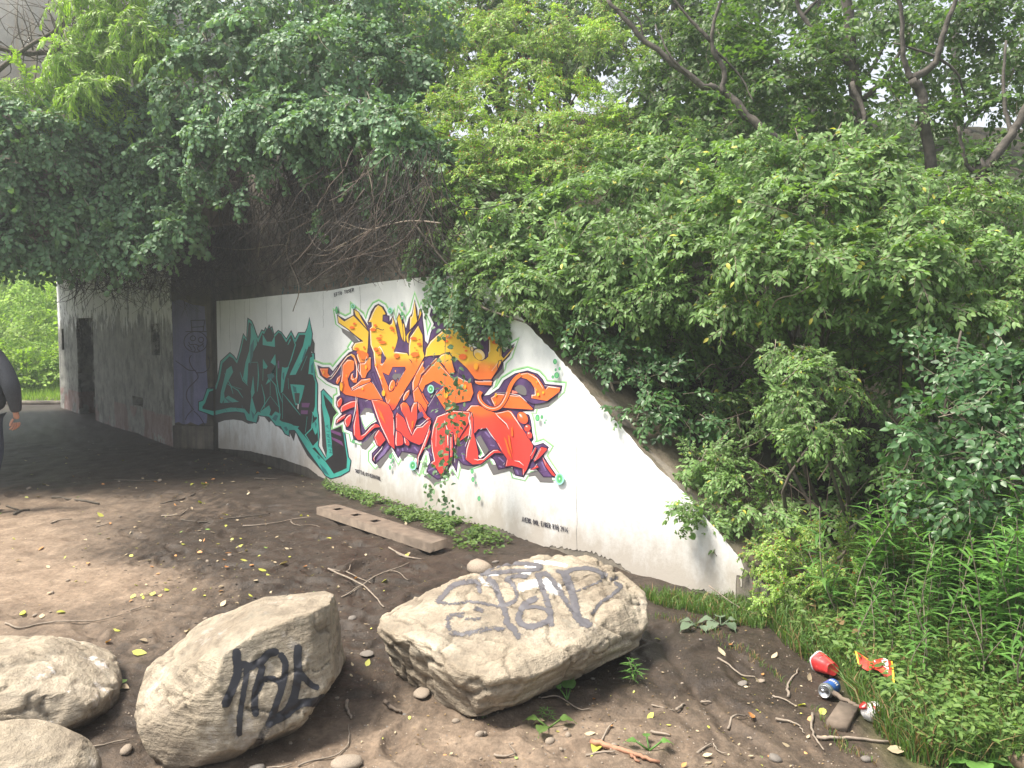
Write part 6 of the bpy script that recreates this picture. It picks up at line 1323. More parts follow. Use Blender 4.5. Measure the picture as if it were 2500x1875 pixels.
# --- dark bare tangle under the leaves
M_VTW = plain('bare_vine', (.095, .07, .055), .9, .45, 12)
M_VTD = plain('dark_bare_vine', (.035, .028, .023), .9, .4, 12)
tangle = thing('bare_vines', tuple(P(700, 330, 9.8)), 'tangle of leafless brown vines hanging under the leaves above the wall', 'vines')
def hangline(px, py, Y, L, curl):
    p = P(px, py, Y); d = unit([random.gauss(0, .5), random.gauss(0, .15)-.05, -1]); q = [p]; n = 9; cv_ = np.array([random.gauss(0, 1), random.gauss(0, .3), random.gauss(0, .6)])*curl
    for k in range(n): d = unit(d+cv_+rnd3()*.13); q.append(q[-1]+d*L/n)
    return smoothpath(q, 2)
def over_wall(q):
    rel_ = q[:, :2]-E0[:2]; t = rel_@NV[:2]; return (t.min() > .02)
cnt = 0; stuff = MB(); stuffd = MB()
for k in range(1700):
    px = random.uniform(380, 1080); py = random.uniform(350, 660) if px > 520 else random.uniform(500, 640)
    Yw = W(px, py)[1]; Y = Yw-random.uniform(.10, .9); L = random.uniform(.3, 1.2)*(.55 if px < 520 else 1)
    q = hangline(px, py, Y, L, .05)
    vv_ = (937.5-2000*((q-CP)@np.array([0, math.sin(TH), math.cos(TH)]))/((q-CP)@np.array([0, math.cos(TH), -math.sin(TH)]))) 
    lim = 735 if px < 560 else 700-(px-560)*.03
    if vv_.max() > lim+random.uniform(-35, 25): continue
    r0 = random.choice((.002, .003, .004, .006))
    if cnt < 60 and random.random() < .045:
        mb = MB(); mb.tube(q, np.linspace(r0*1.1, r0*.5, len(q)), 4); mb.build('vine_stem', M_VTW, tangle, smooth=True); cnt += 1
    else: (stuff if random.random() < .28 else stuffd).tube(q, np.linspace(r0, r0*.5, len(q)), 3, cap=False)
for k in range(900):
    px = random.uniform(500, 1060); Yw = W(px, 650)[1]; q = hangline(px, random.uniform(560, 690), Yw-random.uniform(.03, .4), random.uniform(.12, .5), .12)
    vv_ = (937.5-2000*((q-CP)@np.array([0, math.sin(TH), math.cos(TH)]))/((q-CP)@np.array([0, math.cos(TH), -math.sin(TH)])))
    if vv_.max() > 728-(px-560)*.09+random.uniform(-20, 12): continue
    (stuff if random.random() < .6 else stuffd).tube(q, np.linspace(.004, .0015, len(q)), 3, cap=False)
tag(stuff.build('vine_mass', M_VTW, tangle), kind='stuff'); tag(stuffd.build('dark_vine_mass', M_VTD, tangle), kind='stuff')
# the pale long vines one can follow
for l in ([(1075,545),(1030,540),(980,542),(905,562),(850,590),(800,622),(750,620)], [(905,562),(870,555),(845,545),(820,540)], [(850,590),(800,612),(770,600),(750,560),(748,520)], [(650,330),(672,420),(665,500),(640,560),(630,630)], [(790,380),(800,430),(815,500),(825,545),(860,560)], [(480,420),(530,455),(568,468)], [(860,300),(880,370),(905,440),(915,520),(920,600)], [(690,480),(730,520),(770,540),(830,545)], [(610,575),(560,540),(480,530)], [(500,600),(590,610),(700,600),(640,670)], [(710,560),(700,620),(730,700),(715,760)]):
    q = smoothpath([P(a_, b_, W(a_, b_)[1]-.55) for a_, b_ in l], 5); mb = MB(); mb.tube(q, np.linspace(.008, .005, len(q)), 5); mb.build('vine_stem', M_TWIG, tangle, smooth=True)
# dark twigs in front of the guard room top
dt = MB()
for k in range(420):
    px = random.uniform(150, 520); py = random.uniform(600, 700); Y = random.uniform(9.9, 10.6); q = hangline(px, py, Y, random.uniform(.2, .55), .3)
    dt.tube(q, np.linspace(.006, .002, len(q)), 3, cap=False)
tw = thing('bare_vines', tuple(P(330, 600, 10.4)), 'dark leafless twigs hanging in front of the guard room top', 'vines'); tag(dt.build('twig_mass', M_VTD, tw), kind='stuff')
for l, r_ in (([(330,590),(300,650),(265,720)], .02), ([(370,600),(345,640),(280,710)], .03), ([(520,560),(500,640),(470,700)], .012)):
    q = smoothpath([P(a_, b_, 10.2) for a_, b_ in l], 5); mb = MB(); mb.tube(q, np.linspace(r_, r_*.5, len(q)), 5); mb.build('vine_stem', M_BARK, tw, smooth=True)
# --- the bright shrub and the shrubs on the bank, left to right
plant('honeysuckle_shrub', 'bright yellow green shrub with small leaves and red berries in the centre', 'shrub', 'small',
 [(1120,300,8.0,.50,.4,.35,40), (1060,370,7.7,.38,.3,.25,26), (1240,240,8.2,.55,.4,.4,36), (1330,350,8.0,.45,.4,.35,24), (1300,430,7.5,.4,.3,.25,18), (1380,300,7.9,.6,.4,.4,48), (1240,380,7.6,.55,.4,.35,44), (1400,410,7.4,.5,.35,.3,36), (1520,330,7.8,.45,.35,.3,28), (1130,440,7.4,.4,.3,.2,26)], onbank(1300, 480, 8.2), droop=.1, scale=1.05)
plant('honeysuckle_shrub', 'pale hazy shrub at the top edge behind the bright berry shrub', 'shrub', 'small',
 [(1100,150,9.4,.7,.4,.5,44), (1280,110,9.6,.8,.5,.5,50), (1450,150,9.5,.7,.5,.5,44), (1150,40,10.2,.9,.5,.5,44), (1380,20,10.4,.9,.5,.5,44), (1560,60,10.4,.7,.4,.5,30)], onbank(1300, 300, 10), droop=.1, scale=1.25)
plant('bank_shrub', 'mid green shrub draping over the wall top right of the orange piece', 'shrub', 'oval',
 [(1120,520,7.3,.35,.3,.3,26), (1200,580,7.0,.45,.35,.35,38), (1330,560,6.9,.5,.35,.4,40), (1250,680,6.55,.4,.3,.25,34), (1180,660,6.8,.28,.2,.2,20), (1370,700,6.3,.4,.3,.2,30), (1300,770,6.2,.22,.2,.12,14), (1100,600,7.2,.25,.2,.2,16)], onbank(1330, 700, 7.0), droop=.3, scale=.92)
plant('bank_shrub', 'green shrub above the middle of the sloping coping', 'shrub', 'oval',
 [(1480,520,6.8,.5,.4,.4,42), (1450,640,6.3,.42,.3,.3,34), (1560,620,6.1,.42,.3,.3,34), (1620,480,6.7,.5,.4,.35,38), (1680,580,6.1,.4,.3,.3,30), (1500,740,6.1,.3,.25,.15,18), (1600,720,5.9,.3,.25,.2,20)], onbank(1580, 800, 6.8), droop=.2, scale=.98)
plant('bank_shrub', 'green shrub with upright shoots between the bright shrub and the leaning tree', 'shrub', 'oval',
 [(1560,420,7.4,.45,.4,.3,34), (1700,400,7.2,.5,.4,.35,38), (1640,320,7.8,.45,.4,.35,30), (1780,480,6.7,.45,.35,.3,32)], onbank(1680, 560, 7.4), droop=.05, scale=1.0)
plant('bank_shrub', 'broad green shrub spreading in front of the tree trunks at the right', 'shrub', 'oval',
 [(1900,420,6.1,.45,.35,.25,36), (2030,400,6.0,.45,.35,.22,34), (1830,520,5.9,.45,.3,.3,38), (1980,520,5.6,.50,.35,.3,44), (2110,470,5.8,.38,.3,.25,30), (1880,630,5.4,.45,.3,.2,34), (2020,650,5.2,.38,.3,.2,30), (1780,640,5.7,.32,.3,.22,22), (1700,730,5.8,.35,.3,.18,18), (1850,740,5.6,.35,.3,.16,18), (2000,745,5.4,.35,.3,.15,16)], onbank(1950, 800, 6.0), droop=.15, scale=.95)
plant('bank_shrub', 'thinner dark green shrub at the right edge below the open sky', 'shrub', 'oval',
 [(2200,560,5.5,.40,.3,.25,32), (2320,510,5.9,.45,.35,.3,34), (2200,660,5.1,.38,.3,.2,28), (2330,660,5.3,.4,.3,.25,28), (2450,560,5.8,.4,.3,.3,26), (2470,720,5.2,.35,.3,.3,26), (2120,620,5.3,.3,.25,.2,20), (2180,750,5.2,.35,.3,.16,16), (2330,770,5.1,.35,.3,.16,16)], onbank(2350, 800, 5.8), droop=.15, scale=.95)
plant('bank_shrub', 'small sunlit leaf clump jutting out over the dark hollow', 'shrub', 'oval',
 [(1960,920,4.75,.17,.14,.10,15), (1935,985,4.65,.14,.12,.10,13), (1985,1060,4.55,.17,.12,.11,15), (2060,960,4.8,.12,.1,.06,6), (1930,870,4.9,.17,.12,.08,10)], onbank(2050, 1150, 5.3), droop=.4, scale=.62)
plant('bank_shrub', 'dark broad leaved bush at the right edge above the tall weeds', 'shrub', 'broad',
 [(2330,890,4.6,.25,.2,.13,20), (2440,930,4.4,.26,.2,.15,20), (2310,1030,4.3,.24,.2,.14,20), (2440,1080,4.15,.26,.2,.18,22), (2270,1130,4.2,.15,.15,.13,9), (2250,1190,4.15,.10,.1,.07,5), (2420,1210,4.0,.28,.2,.13,18), (2500,1000,4.3,.25,.2,.25,16)], onbank(2420, 1250, 4.9), droop=.3, scale=.66)
plant('bank_shrub', 'deep shaded shrub in the dark hollow right of the coping', 'shrub', 'oval',
 [(1700,820,6.6,.5,.3,.3,34), (1620,840,6.3,.35,.3,.25,20), (1950,1250,5.6,.4,.3,.25,22), (2180,1120,5.4,.35,.3,.3,20), (1850,800,6.5,.5,.3,.3,26), (1750,960,6.2,.4,.3,.3,22), (2050,800,6.3,.5,.3,.3,26), (1900,1100,6.2,.5,.3,.35,22), (2150,950,6.0,.5,.3,.4,26), (2250,820,6.0,.5,.3,.35,26), (2400,780,5.8,.4,.3,.3,20), (2080,1180,5.7,.5,.3,.3,22), (2350,1000,5.7,.5,.3,.4,22)], onbank(1950, 1150, 6.8), droop=.2, scale=1.1)
plant('low_shrub', 'low leafy growth with broad leaves hanging over the upper coping', 'shrub', 'broad',
 [(1450,850,5.95,.18,.15,.1,9), (1530,880,5.85,.24,.2,.14,16), (1600,930,5.75,.24,.2,.14,15), (1580,1010,5.55,.16,.14,.12,11), (1680,1010,5.6,.28,.2,.16,16), (1420,800,6.0,.12,.1,.07,6)], onbank(1600, 950, 6.1), droop=.3, scale=.55, stem=False)
plant('low_shrub', 'low leafy shrub halfway down beside the coping', 'shrub', 'oval',
 [(1720,1130,5.3,.22,.2,.14,17), (1800,1180,5.2,.24,.2,.16,17), (1760,1250,5.05,.13,.12,.10,9), (1690,1255,5.0,.07,.06,.08,5), (1850,1270,5.0,.22,.18,.16,17), (1820,1010,5.6,.3,.2,.2,16)], onbank(1830, 1230, 5.5), droop=.3, scale=.66, stem=False)
plant('low_shrub', 'bright small leaved growth at the lower end of the coping', 'shrub', 'small',
 [(1900,1350,4.72,.17,.16,.13,18), (1950,1400,4.6,.20,.16,.14,18), (1900,1440,4.5,.16,.14,.10,13), (2020,1330,4.75,.22,.16,.16,16), (2060,1440,4.45,.18,.14,.11,14)], onbank(1980, 1420, 4.8), droop=.1, scale=.60, stem=False)
# --- sprig hanging in front of the orange piece
spg = thing('hanging_sprig', tuple(P(1085, 720, 6.3)), 'thin leafy strand dangling in front of the orange lettering', 'vine')
strand = smoothpath([P(1105,690,6.45),P(1100,760,6.4),P(1088,830,6.35),P(1086,930,6.3),P(1088,1030,6.28),P(1082,1120,6.25),P(1085,1180,6.22)], 6)
mb = MB(); mb.tube(strand, .0022, 4, cap=False); mb.build('stem', M_TWIG, spg)
strand2 = smoothpath([P(1120,900,6.3),P(1112,980,6.28),P(1118,1070,6.25),P(1110,1150,6.25)], 6); mb = MB(); mb.tube(strand2, .0018, 4, cap=False); mb.build('stem', M_TWIG, spg)
lf1 = [MB() for _ in range(5)]
for m_ in lf1: add_leaf(m_, np.zeros(3), np.array([1., 0, 0]), np.array([0, 0, 1.]), 1, random.uniform(.62, .8), 'round')
lfm = [m_.mesh('leaf', [LM['round']]) for m_ in lf1]; lfo = [m_.mesh('leaf', [LM['oval']]) for m_ in lf1]
def put_leaf(parent, pos, d, n, s_, meshes, name='leaf'):
    B3 = basis(unit(d), unit(n)); M = Matrix(((B3[0,0],B3[0,1],B3[0,2],pos[0]),(B3[1,0],B3[1,1],B3[1,2],pos[1]),(B3[2,0],B3[2,1],B3[2,2],pos[2]),(0,0,0,1)))
    return inst(name, random.choice(meshes), M @ Matrix.Scale(s_, 4), parent)
for q, n in ((strand, 165), (strand2, 60)):
    for k in range(n):
        i = random.randrange(1, len(q)); p = q[i]+np.array([random.gauss(0, .050), random.gauss(0, .04), random.gauss(0, .01)])
        put_leaf(spg, p, rnd3()*np.array([1, .5, .5])+np.array([0, 0, -.5]), np.array([-.3, -.6, .7])+rnd3()*.35, random.uniform(.030, .052), lfm)
for px, py, n, sp_ in ((1075, 1215, 22, .05), (1050, 1190, 8, .03), (1100, 1240, 10, .03)):
    for k in range(n): p = P(px, py, 6.2)+rnd3()*np.array([sp_, .03, sp_*.8]); put_leaf(spg, p, rnd3()*np.array([1, .4, .4])+np.array([0, 0, -.6]), np.array([-.3, -.7, .6])+rnd3()*.3, random.uniform(.032, .05), lfm)
# two small tips hanging in front of the white paint near the right end
for lst, lab in ((((1690,1235),(1670,1250),(1660,1260),(1685,1270),(1695,1300),(1680,1310),(1700,1225),(1690,1290),(1710,1240),(1655,1250)), 'leafy shoot tip hanging in front of the white paint'), (((1745,1340),(1755,1330),(1770,1345),(1750,1358),(1740,1345),(1765,1335)), 'small leafy tip near the lower corner of the white paint')):
    s1_ = thing('leafy_shoot', tuple(P(*lst[0], 4.95)), lab, 'shoot'); c_ = P(lst[0][0]+45, lst[0][1]-25, 5.15); q = smoothpath([c_, P(*lst[0], 4.95), P(*lst[3], 4.92)], 5); mb = MB(); mb.tube(q, .002, 4); mb.build('stem', M_TWIG, s1_)
    for a_, b_ in lst: put_leaf(s1_, P(a_, b_, 4.93), rnd3()*np.array([1, .3, .5])+np.array([-.2, 0, -.5]), np.array([-.3, -.5, .8])+rnd3()*.3, random.uniform(.04, .058), lfo)

# --- trees at the upper right
M_TR = plain('tree_bark', (.075, .065, .055), .95, .45, 18, bmp=1.0)
def tree(lab, limbs, blobs, kind='tree', scale=1.0, base=None, n=260, droop=.2):
    b = base if base is not None else limbs[0][0][0]
    t_ = thing('tree', tuple(b), lab, 'tree', 'trees beyond the bank shrubs')
    for k, (l, r0, r1) in enumerate(limbs):
        q = smoothpath([P(*a_) if len(a_) == 3 and not isinstance(a_, np.ndarray) else a_ for a_ in l], 6); q = q+np.array([rnd3()*r0*.16 for _ in q]); mb = MB(); mb.tube(q, np.linspace(r0, r1, len(q)), 7 if r0 > .03 else 5)
        mb.build('trunk' if k == 0 else 'branch', M_TR, t_, smooth=True)
    if blobs: place_sprays(t_, kind, blobs, droop=droop, scale=scale, stem=False, maxn=n, rmin=.3)
    return t_
def tb(px, Y): return onbank(px, 600, Y)
tree('leaning tree with a long bare limb reaching up left over the centre', [
 ([tb(2120, 6.9), P(2000,430,6.9), P(1880,330,6.9), P(1770,230,7.0), P(1700,200,7.0), P(1560,80,7.1), P(1480,0,7.2)], .050, .016),
 ([(1765,228,7.0),(1768,170,7.0),(1735,100,7.0),(1760,0,7.0),(1765,-60,7.0)], .026, .010), ([(1735,100,7.0),(1680,40,7.05),(1620,-30,7.1)], .018, .008), ([(1700,200,7.0),(1640,140,7.0),(1600,60,7.1)], .014, .006), ([(1570,90,7.1),(1555,40,7.1),(1500,20,7.1)], .010, .005), ([(1745,120,7.0),(1810,190,7.0),(1840,250,6.9)], .012, .004), ([(2000,430,6.9),(2060,400,6.9),(2110,300,7.1),(2080,200,7.2)], .03, .02)],
 [(1850,240,7.4,.5,.4,.35,30), (1720,120,7.8,.6,.4,.4,30), (1930,150,7.6,.5,.4,.4,26), (1800,330,7.2,.4,.3,.25,18), (1640,200,7.9,.5,.4,.35,26)], scale=.75, base=tb(2120, 6.9))
tree('straight mossy trunk behind the leaning tree', [([tb(2110, 8.0), P(2100,400,8.0), P(2090,200,8.0), P(2075,60,8.0), P(2060,-120,8.0)], 0.07, .045), ([(2085,170,8.0),(2020,110,8.0),(1960,40,8.1),(1930,-60,8.1)], .035, .014), ([(2092,260,8.0),(2160,190,8.0),(2230,60,8.1)], .03, .012), ([(1960,40,8.1),(2010,-20,8)], .02, .01)],
 [(2000,60,8.6,.7,.4,.5,13), (2100,200,8.4,.6,.4,.4,14), (1980,260,8.3,.5,.4,.35,22), (2180,60,8.8,.6,.4,.4,8), (1880,40,8.8,.6,.4,.4,26)], scale=.95)
tree('forked dark tree spreading against the open sky', [([tb(2330, 7.0), P(2260,290,7.0), P(2225,195,7.0)], .055, .035), ([(2225,195,7.0),(2285,150,7.0),(2310,60,7.0),(2350,-40,7.0)], .034, .016), ([(2225,195,7.0),(2205,140,7.0),(2200,20,7.0),(2170,-40,7.0)], .028, .012), ([(2290,140,7.0),(2220,115,7.0),(2180,105,7.1)], .012, .006), ([(2290,140,7),(2340,185,7),(2360,260,7.1)], .014, .007)],
 [(2300,60,7.6,.5,.4,.35,12), (2190,260,7.2,.4,.3,.3,12), (2330,250,7.3,.45,.35,.25,12), (2240,0,7.6,.5,.3,.3,12), (2410,120,7.8,.4,.3,.35,12)], scale=.75)
tree('crooked dark tree at the right edge', [([tb(2480, 6.6), P(2400,450,6.6), P(2395,420,6.6), P(2470,330,6.6), P(2520,240,6.6)], .05, .03), ([(2395,430,6.6),(2360,400,6.6),(2340,310,6.6)], .02, .012), ([(2400,440,6.6),(2440,470,6.6),(2500,520,6.6)], .03, .02), ([(2470,330,6.6),(2450,240,6.7),(2455,100,6.8)], .02, .01)],
 [(2460,100,7.2,.4,.3,.5,20), (2480,250,7.0,.3,.3,.3,9), (2400,20,7.6,.6,.4,.35,20), (2440,420,6.8,.35,.3,.25,16)], scale=.8)
for k, (px, Y, bl, lab) in enumerate(((780, 13.2, [(560,100,12.6,1.2,.5,.8,46), (760,60,12.6,1.3,.5,.8,50), (940,120,12.6,1.2,.5,.8,50), (820,240,12.2,1.3,.5,.6,50), (620,240,12.2,1.1,.5,.5,36), (960,300,12,1,.5,.5,40)], 'dark tree crown behind the vines left of centre'), (1250, 12.5, [(1150,60,12,1.2,.5,.8,50), (1350,60,12,1.2,.5,.8,50), (1250,180,12,1.2,.5,.6,44), (1000,0,12.5,1.2,.5,.7,40)], 'dense pale tree crown behind the centre shrubs'),
                          (1650, 11, [(1560,100,11,1.1,.5,.7,50), (1750,120,11,1.0,.5,.8,50), (1680,260,10.5,1.0,.5,.6,44), (1840,330,10,.8,.5,.4,24), (1620,-20,11.5,1.3,.5,.5,40)], 'dense green tree crown behind the long bare limb'),
                          (2000, 12, [(1990,380,11,1.0,.5,.5,40), (2150,420,11,1.0,.5,.5,36), (2290,440,11,.9,.5,.5,34), (2100,520,10,1.2,.5,.5,40), (2380,560,10,1.0,.5,.5,36)], 'yellow green foliage glowing behind the trunks at the right'),
                          (2350, 13, [(2330,130,12.5,.8,.4,.6,8), (2120,20,12,.8,.4,.4,14), (2420,0,12,1.2,.4,.4,16), (2230,330,12,.6,.4,.4,12), (2480,330,12.5,.5,.4,.4,6), (2450,190,12,.6,.4,.4,12)], 'thin far tree crown with sky showing through'))):
    base_ = onbank(px, 600, Y); tree(lab, [([base_, P(px, 400, Y), P(px-20, 150, Y), P(px+10, -80, Y)], .09, .05), ([(px-10, 300, Y), (px-120, 120, Y), (px-180, 0, Y)], .04, .02), ([(px-10, 330, Y), (px+120, 180, Y), (px+200, 20, Y)], .04, .02)], bl, scale=1.25, base=base_, n=290)
# thin upright stems and dead twigs in the hollow
hol = thing('dry_stems', tuple(onbank(2000, 1200, 5.4)), 'thin dry stems and dead twigs standing in the dark hollow', 'stems')
mb = MB()
for k in range(150):
    px = random.uniform(1550, 2480); py = random.uniform(880, 1330)+(px-1550)*.02; Y = random.uniform(4.9, 6.3); p = P(px, py, Y); g_ = BZ(p[0], p[1])
    if px < 1960 and py > 745+(px-1300)*1.12-60: continue
    if p[2] < g_: p[2] = g_
    d = unit([random.gauss(0, .6), random.gauss(0, .2), random.gauss(.4, .5)]); L = random.uniform(.2, .8); q = smoothpath([p, p+d*L*.5+rnd3()*.05, p+d*L+rnd3()*.1], 4)
    if ((q[:, :2]-E0[:2])@NV[:2]).max() > -.15: continue
    if k < 40: m1 = MB(); m1.tube(q, np.linspace(.004, .002, len(q)), 4); m1.build('stem', M_VTW if k % 2 else M_BARK, hol, smooth=True)
    else: mb.tube(q, np.linspace(.005, .002, len(q)), 3, cap=False)
tag(mb.build('fine_stems', M_VTW, hol), kind='stuff')
for l, lab, r_ in (([P(2010,1395,4.7),P(2060,1350,4.75),P(2090,1300,4.8)], 'short broken reddish branch standing in the hollow', .012), ([P(1450,860,6.15),P(1490,930,5.98),P(1507,990,5.85)], 'pale curved dead branch lying on the coping', .014), ([P(1480,935,6.05),P(1560,940,5.95),P(1640,985,5.9)], 'thin dead branch crossing the upper coping', .014),
                   ([P(1750,1110,5.4),P(1800,1170,5.3),P(1890,1190,5.4)], 'dark root above the coping', .03), ([P(2060,1300,4.7),P(2130,1250,4.8)], 'short stick leaning in the hollow', .010), ([P(1730,1430,4.75),P(1800,1480,4.6),P(1850,1500,4.5)], 'pale straw leaning on the grass by the wall end', .004), ([P(1880,760,5.2),P(1900,730,5.1),P(1940,720,5.05),P(1975,700,5.0)], 'pale bare twig tip sticking out of the shrubs', .005)):
    q = smoothpath(l, 5); mb = MB(); mb.tube(q+np.array([rnd3()*r_*.2 for _ in q]), np.linspace(r_, r_*.6, len(q)), 6); o = mb.build('dead_branch', M_TWIG if r_ < .02 else M_BARK, smooth=True, at=l[0]); tag(o, lab, 'branch')

# ================================================================ tall lance leaved weeds
def lance_weed(h, n, ll):
    mb = MB(); q = smoothpath([(0, 0, 0), (random.gauss(0, .03), random.gauss(0, .03), h*.5), (random.gauss(0, .07), random.gauss(0, .07), h)], 6); mb.tube(q, np.linspace(.004, .002, len(q)), 4, 1, .3, False)
    for k in range(n):
        f = .15+.85*k/n; i = min(int(f*(len(q)-1)), len(q)-2); p = q[i]+(q[i+1]-q[i])*(f*(len(q)-1)-i); a_ = k*2.4; L = ll*(1.1-.5*abs(f-.5))*random.uniform(.8, 1.15)*(1 if f < .9 else .6)
        el = .35+.6*f; V, F = leafverts(L, L*.17, 'lance', .3, random.uniform(.2, .7)); d = np.array([math.cos(a_), math.sin(a_), el*random.uniform(.5, 1.2)]); mb.add(V@basis(d, np.array([-d[0]*.4, -d[1]*.4, 1])).T+p, F, 0, random.random())
    return mb
LW = [(lance_weed(.62, 34, .115).mesh('leafy_stem', [LM['lance'], M_TWIG])) for _ in range(5)]
LS = [(lance_weed(.36, 20, .085).mesh('leafy_stem', [LM['lance'], M_TWIG])) for _ in range(4)]
def gbz(x, y): return max(gz((x, y)), BZ(x, y))
spots = []
for px, py, Y, big_ in ((2090,1620,4.3,1),(2180,1600,4.2,1),(2260,1580,4.1,1),(2150,1500,4.5,1),(2240,1480,4.4,1),(2330,1520,4.1,1),(2400,1560,3.9,1),(2460,1520,3.9,1),(2300,1640,3.9,1),(2380,1680,3.7,1),(2450,1700,3.6,1),(2480,1620,3.7,1),(2200,1680,3.9,0),(2270,1720,3.75,0),(2340,1770,3.6,0),(2420,1790,3.45,1),(2490,1800,3.4,1),(2150,1560,4.35,1),(2350,1450,4.3,1),(2440,1440,4.15,1),(2200,1540,4.3,1),(2060,1560,4.4,0),(1990,1545,4.5,0),(2110,1720,3.85,0),(2120,1670,4.0,0),(2500,1420,4.2,1),(2330,1600,4.0,1),(2420,1500,4.1,1),(2380,1830,3.4,0),(2480,1850,3.3,0),(1960,1480,4.65,0),(2040,1490,4.55,0),(2180,1640,4.05,0),(2255,1660,3.95,1),(2230,1800,3.55,0),(2500,1740,3.5,1)):
    p = P(px, py, Y); spots.append((p[0], p[1], big_, px, py))
for k, (x_, y_, big_, px, py) in enumerate(spots):
    t_ = thing('lance_leaved_weed', (x_, y_, gbz(x_, y_)), ('tall' if big_ else 'short')+' upright weed with narrow drooping leaves on the right bank', 'weed', 'tall narrow leaved weeds on the right bank')
    for j in range(3 if big_ else 3):
        s_ = random.uniform(.75, 1.15); m_ = random.choice(LW if big_ else LS); dx, dy = random.gauss(0, .05), random.gauss(0, .05)
        inst('leafy_stem', m_, Matrix.Translation((x_+dx, y_+dy, gbz(x_+dx, y_+dy)-.01)) @ Matrix.Rotation(random.uniform(0, 6.28), 4, 'Z') @ Matrix.Rotation(random.gauss(0, .16), 4, 'X') @ Matrix.Scale(s_, 4), t_)
# single seedlings round the boulder
for px, py, s_, lab in ((1545,1660,.36,'pointed leaved seedling right of the longest boulder'), (1176,1752,.22,'tiny seedling at the front foot of the longest boulder'), (2105,1655,.40,'narrow leaved weed beside the snack bag'), (1975,1600,.35,'narrow leaved weed above the red cup'), (1330,1750,.20,'small seedling below the longest boulder')):
    p = G(px, py); inst_ = thing('seedling', (p[0], p[1], gz(p)), lab, 'seedling')
    for j in range(2): inst('leafy_stem', random.choice(LS), Matrix.Translation((p[0]+random.gauss(0, .01), p[1], gz(p))) @ Matrix.Rotation(random.uniform(0, 6), 4, 'Z') @ Matrix.Diagonal((s_*1.7, s_*1.7, s_*.85, 1)), inst_)
# wide leaved plants
def rosette(px, py, sizes, lab, name, cat, mats, onb=False, up=.35):
    p = G(px, py); z_ = gbz(p[0], p[1]) if onb else gz(p); t_ = thing(name, (p[0], p[1], z_), lab, cat)
    for k, (an, L, e) in enumerate(sizes):
        mb = MB(); V = []; F = []; nu_, nv_ = 9, 7
        for i in range(nu_):
            f = i/(nu_-1); wd = L*.40*math.sin(min(1, f*1.15+.12)*math.pi)**.75 if f < .99 else .004
            for j in range(nv_):
                g = (j/(nv_-1)-.5)*2; ruf = .035*L*math.sin(f*15+g*3)*abs(g)
                V.append((f*L, g*wd, -e*L*f*f*.5+up*L*f+abs(g)*wd*.22+ruf))
        for i in range(nu_-1):
            for j in range(nv_-1): F.append((i*nv_+j, (i+1)*nv_+j, (i+1)*nv_+j+1, i*nv_+j+1))
        R_ = np.array(Matrix.Rotation(an, 3, 'Z')); st_ = np.array([.05, 0, .02]); mb.add((np.array(V)+st_)@R_.T+np.array([p[0], p[1], z_+.01]), F, 0, random.random()); mb.tube(np.array([[p[0], p[1], z_], (st_@R_.T)+np.array([p[0], p[1], z_+.012])]), .004, 4, 0, .5)
        mb.build('leaf', mats, t_, smooth=True)
rosette(1760, 1525, [(2.9,.10,1.4),(3.9,.09,1.4),(.2,.08,1.4),(1.4,.08,1.3),(5.2,.08,1.4)], 'wilted grey green wide leaved plant at the path edge', 'wide_leaved_plant', 'plant', [LM['wilt']], up=.15)
rosette(1705, 1530, [(2.6,.08,1.3),(3.6,.09,1.3),(4.9,.06,1.3)], 'small drooping wide leaved plant nearest the boulder', 'wide_leaved_plant', 'plant', [LM['wilt']], up=.12)
rosette(2375, 1860, [(2.8,.13,1.0),(.3,.12,1.0),(1.5,.11,1.0),(4.4,.12,1.1),(3.6,.10,1.0),(5.6,.10,1)], 'fresh wide leaved weed at the lower right corner', 'wide_leaved_plant', 'plant', [LM['lance']], up=.35)
rosette(1340, 1770, [(.2,.07,1.2),(2.9,.06,1),(4.3,.07,1)], 'small wide leaved weed below the longest boulder', 'wide_leaved_plant', 'plant', [LM['cover']], up=.25)
rosette(1585, 1830, [(.2,.05,1.2),(2.9,.05,1),(1.6,.04,1)], 'tiny green weed right of the reddish stick', 'wide_leaved_plant', 'plant', [LM['lance']], up=.3)
rosette(1385, 1700, [(1.6,.055,.6),(1.2,.05,.6),(2.2,.04,.6)], 'light green upright seedling under the longest boulder', 'wide_leaved_plant', 'plant', [LM['lance']], up=.9)

# ================================================================ grass and ground cover (nobody could count it)
def grass(name, lab, pts, hmin, hmax, mat, w_=.004, dead=0):
    V = []; F = []; T = []; mi = []
    for (x_, y_, sc) in pts:
        z_ = gbz(x_, y_); h = random.uniform(hmin, hmax)*sc; a_ = random.uniform(0, 6.28); b_ = random.gauss(0, .45)*h; c_ = random.gauss(0, .45)*h; wx_, wy_ = math.cos(a_)*w_/2, math.sin(a_)*w_/2; n = len(V)
        V += [(x_-wx_, y_-wy_, z_-.005), (x_+wx_, y_+wy_, z_-.005), (x_+b_*.35+wx_, y_+c_*.35+wy_, z_+h*.6), (x_+b_*.35-wx_, y_+c_*.35-wy_, z_+h*.6), (x_+b_, y_+c_, z_+h*random.uniform(.7, 1))]
        F += [(n, n+1, n+2, n+3), (n+3, n+2, n+4)]; t = random.random(); T += [t, t]; k = 1 if random.random() < dead else 0; mi += [k, k]
    o = obj(name, V, F, [mat, LM['dead']], None, mi, T, at=(V[0][0], V[0][1], 0)); return tag(o, lab, 'grass', kind='stuff')
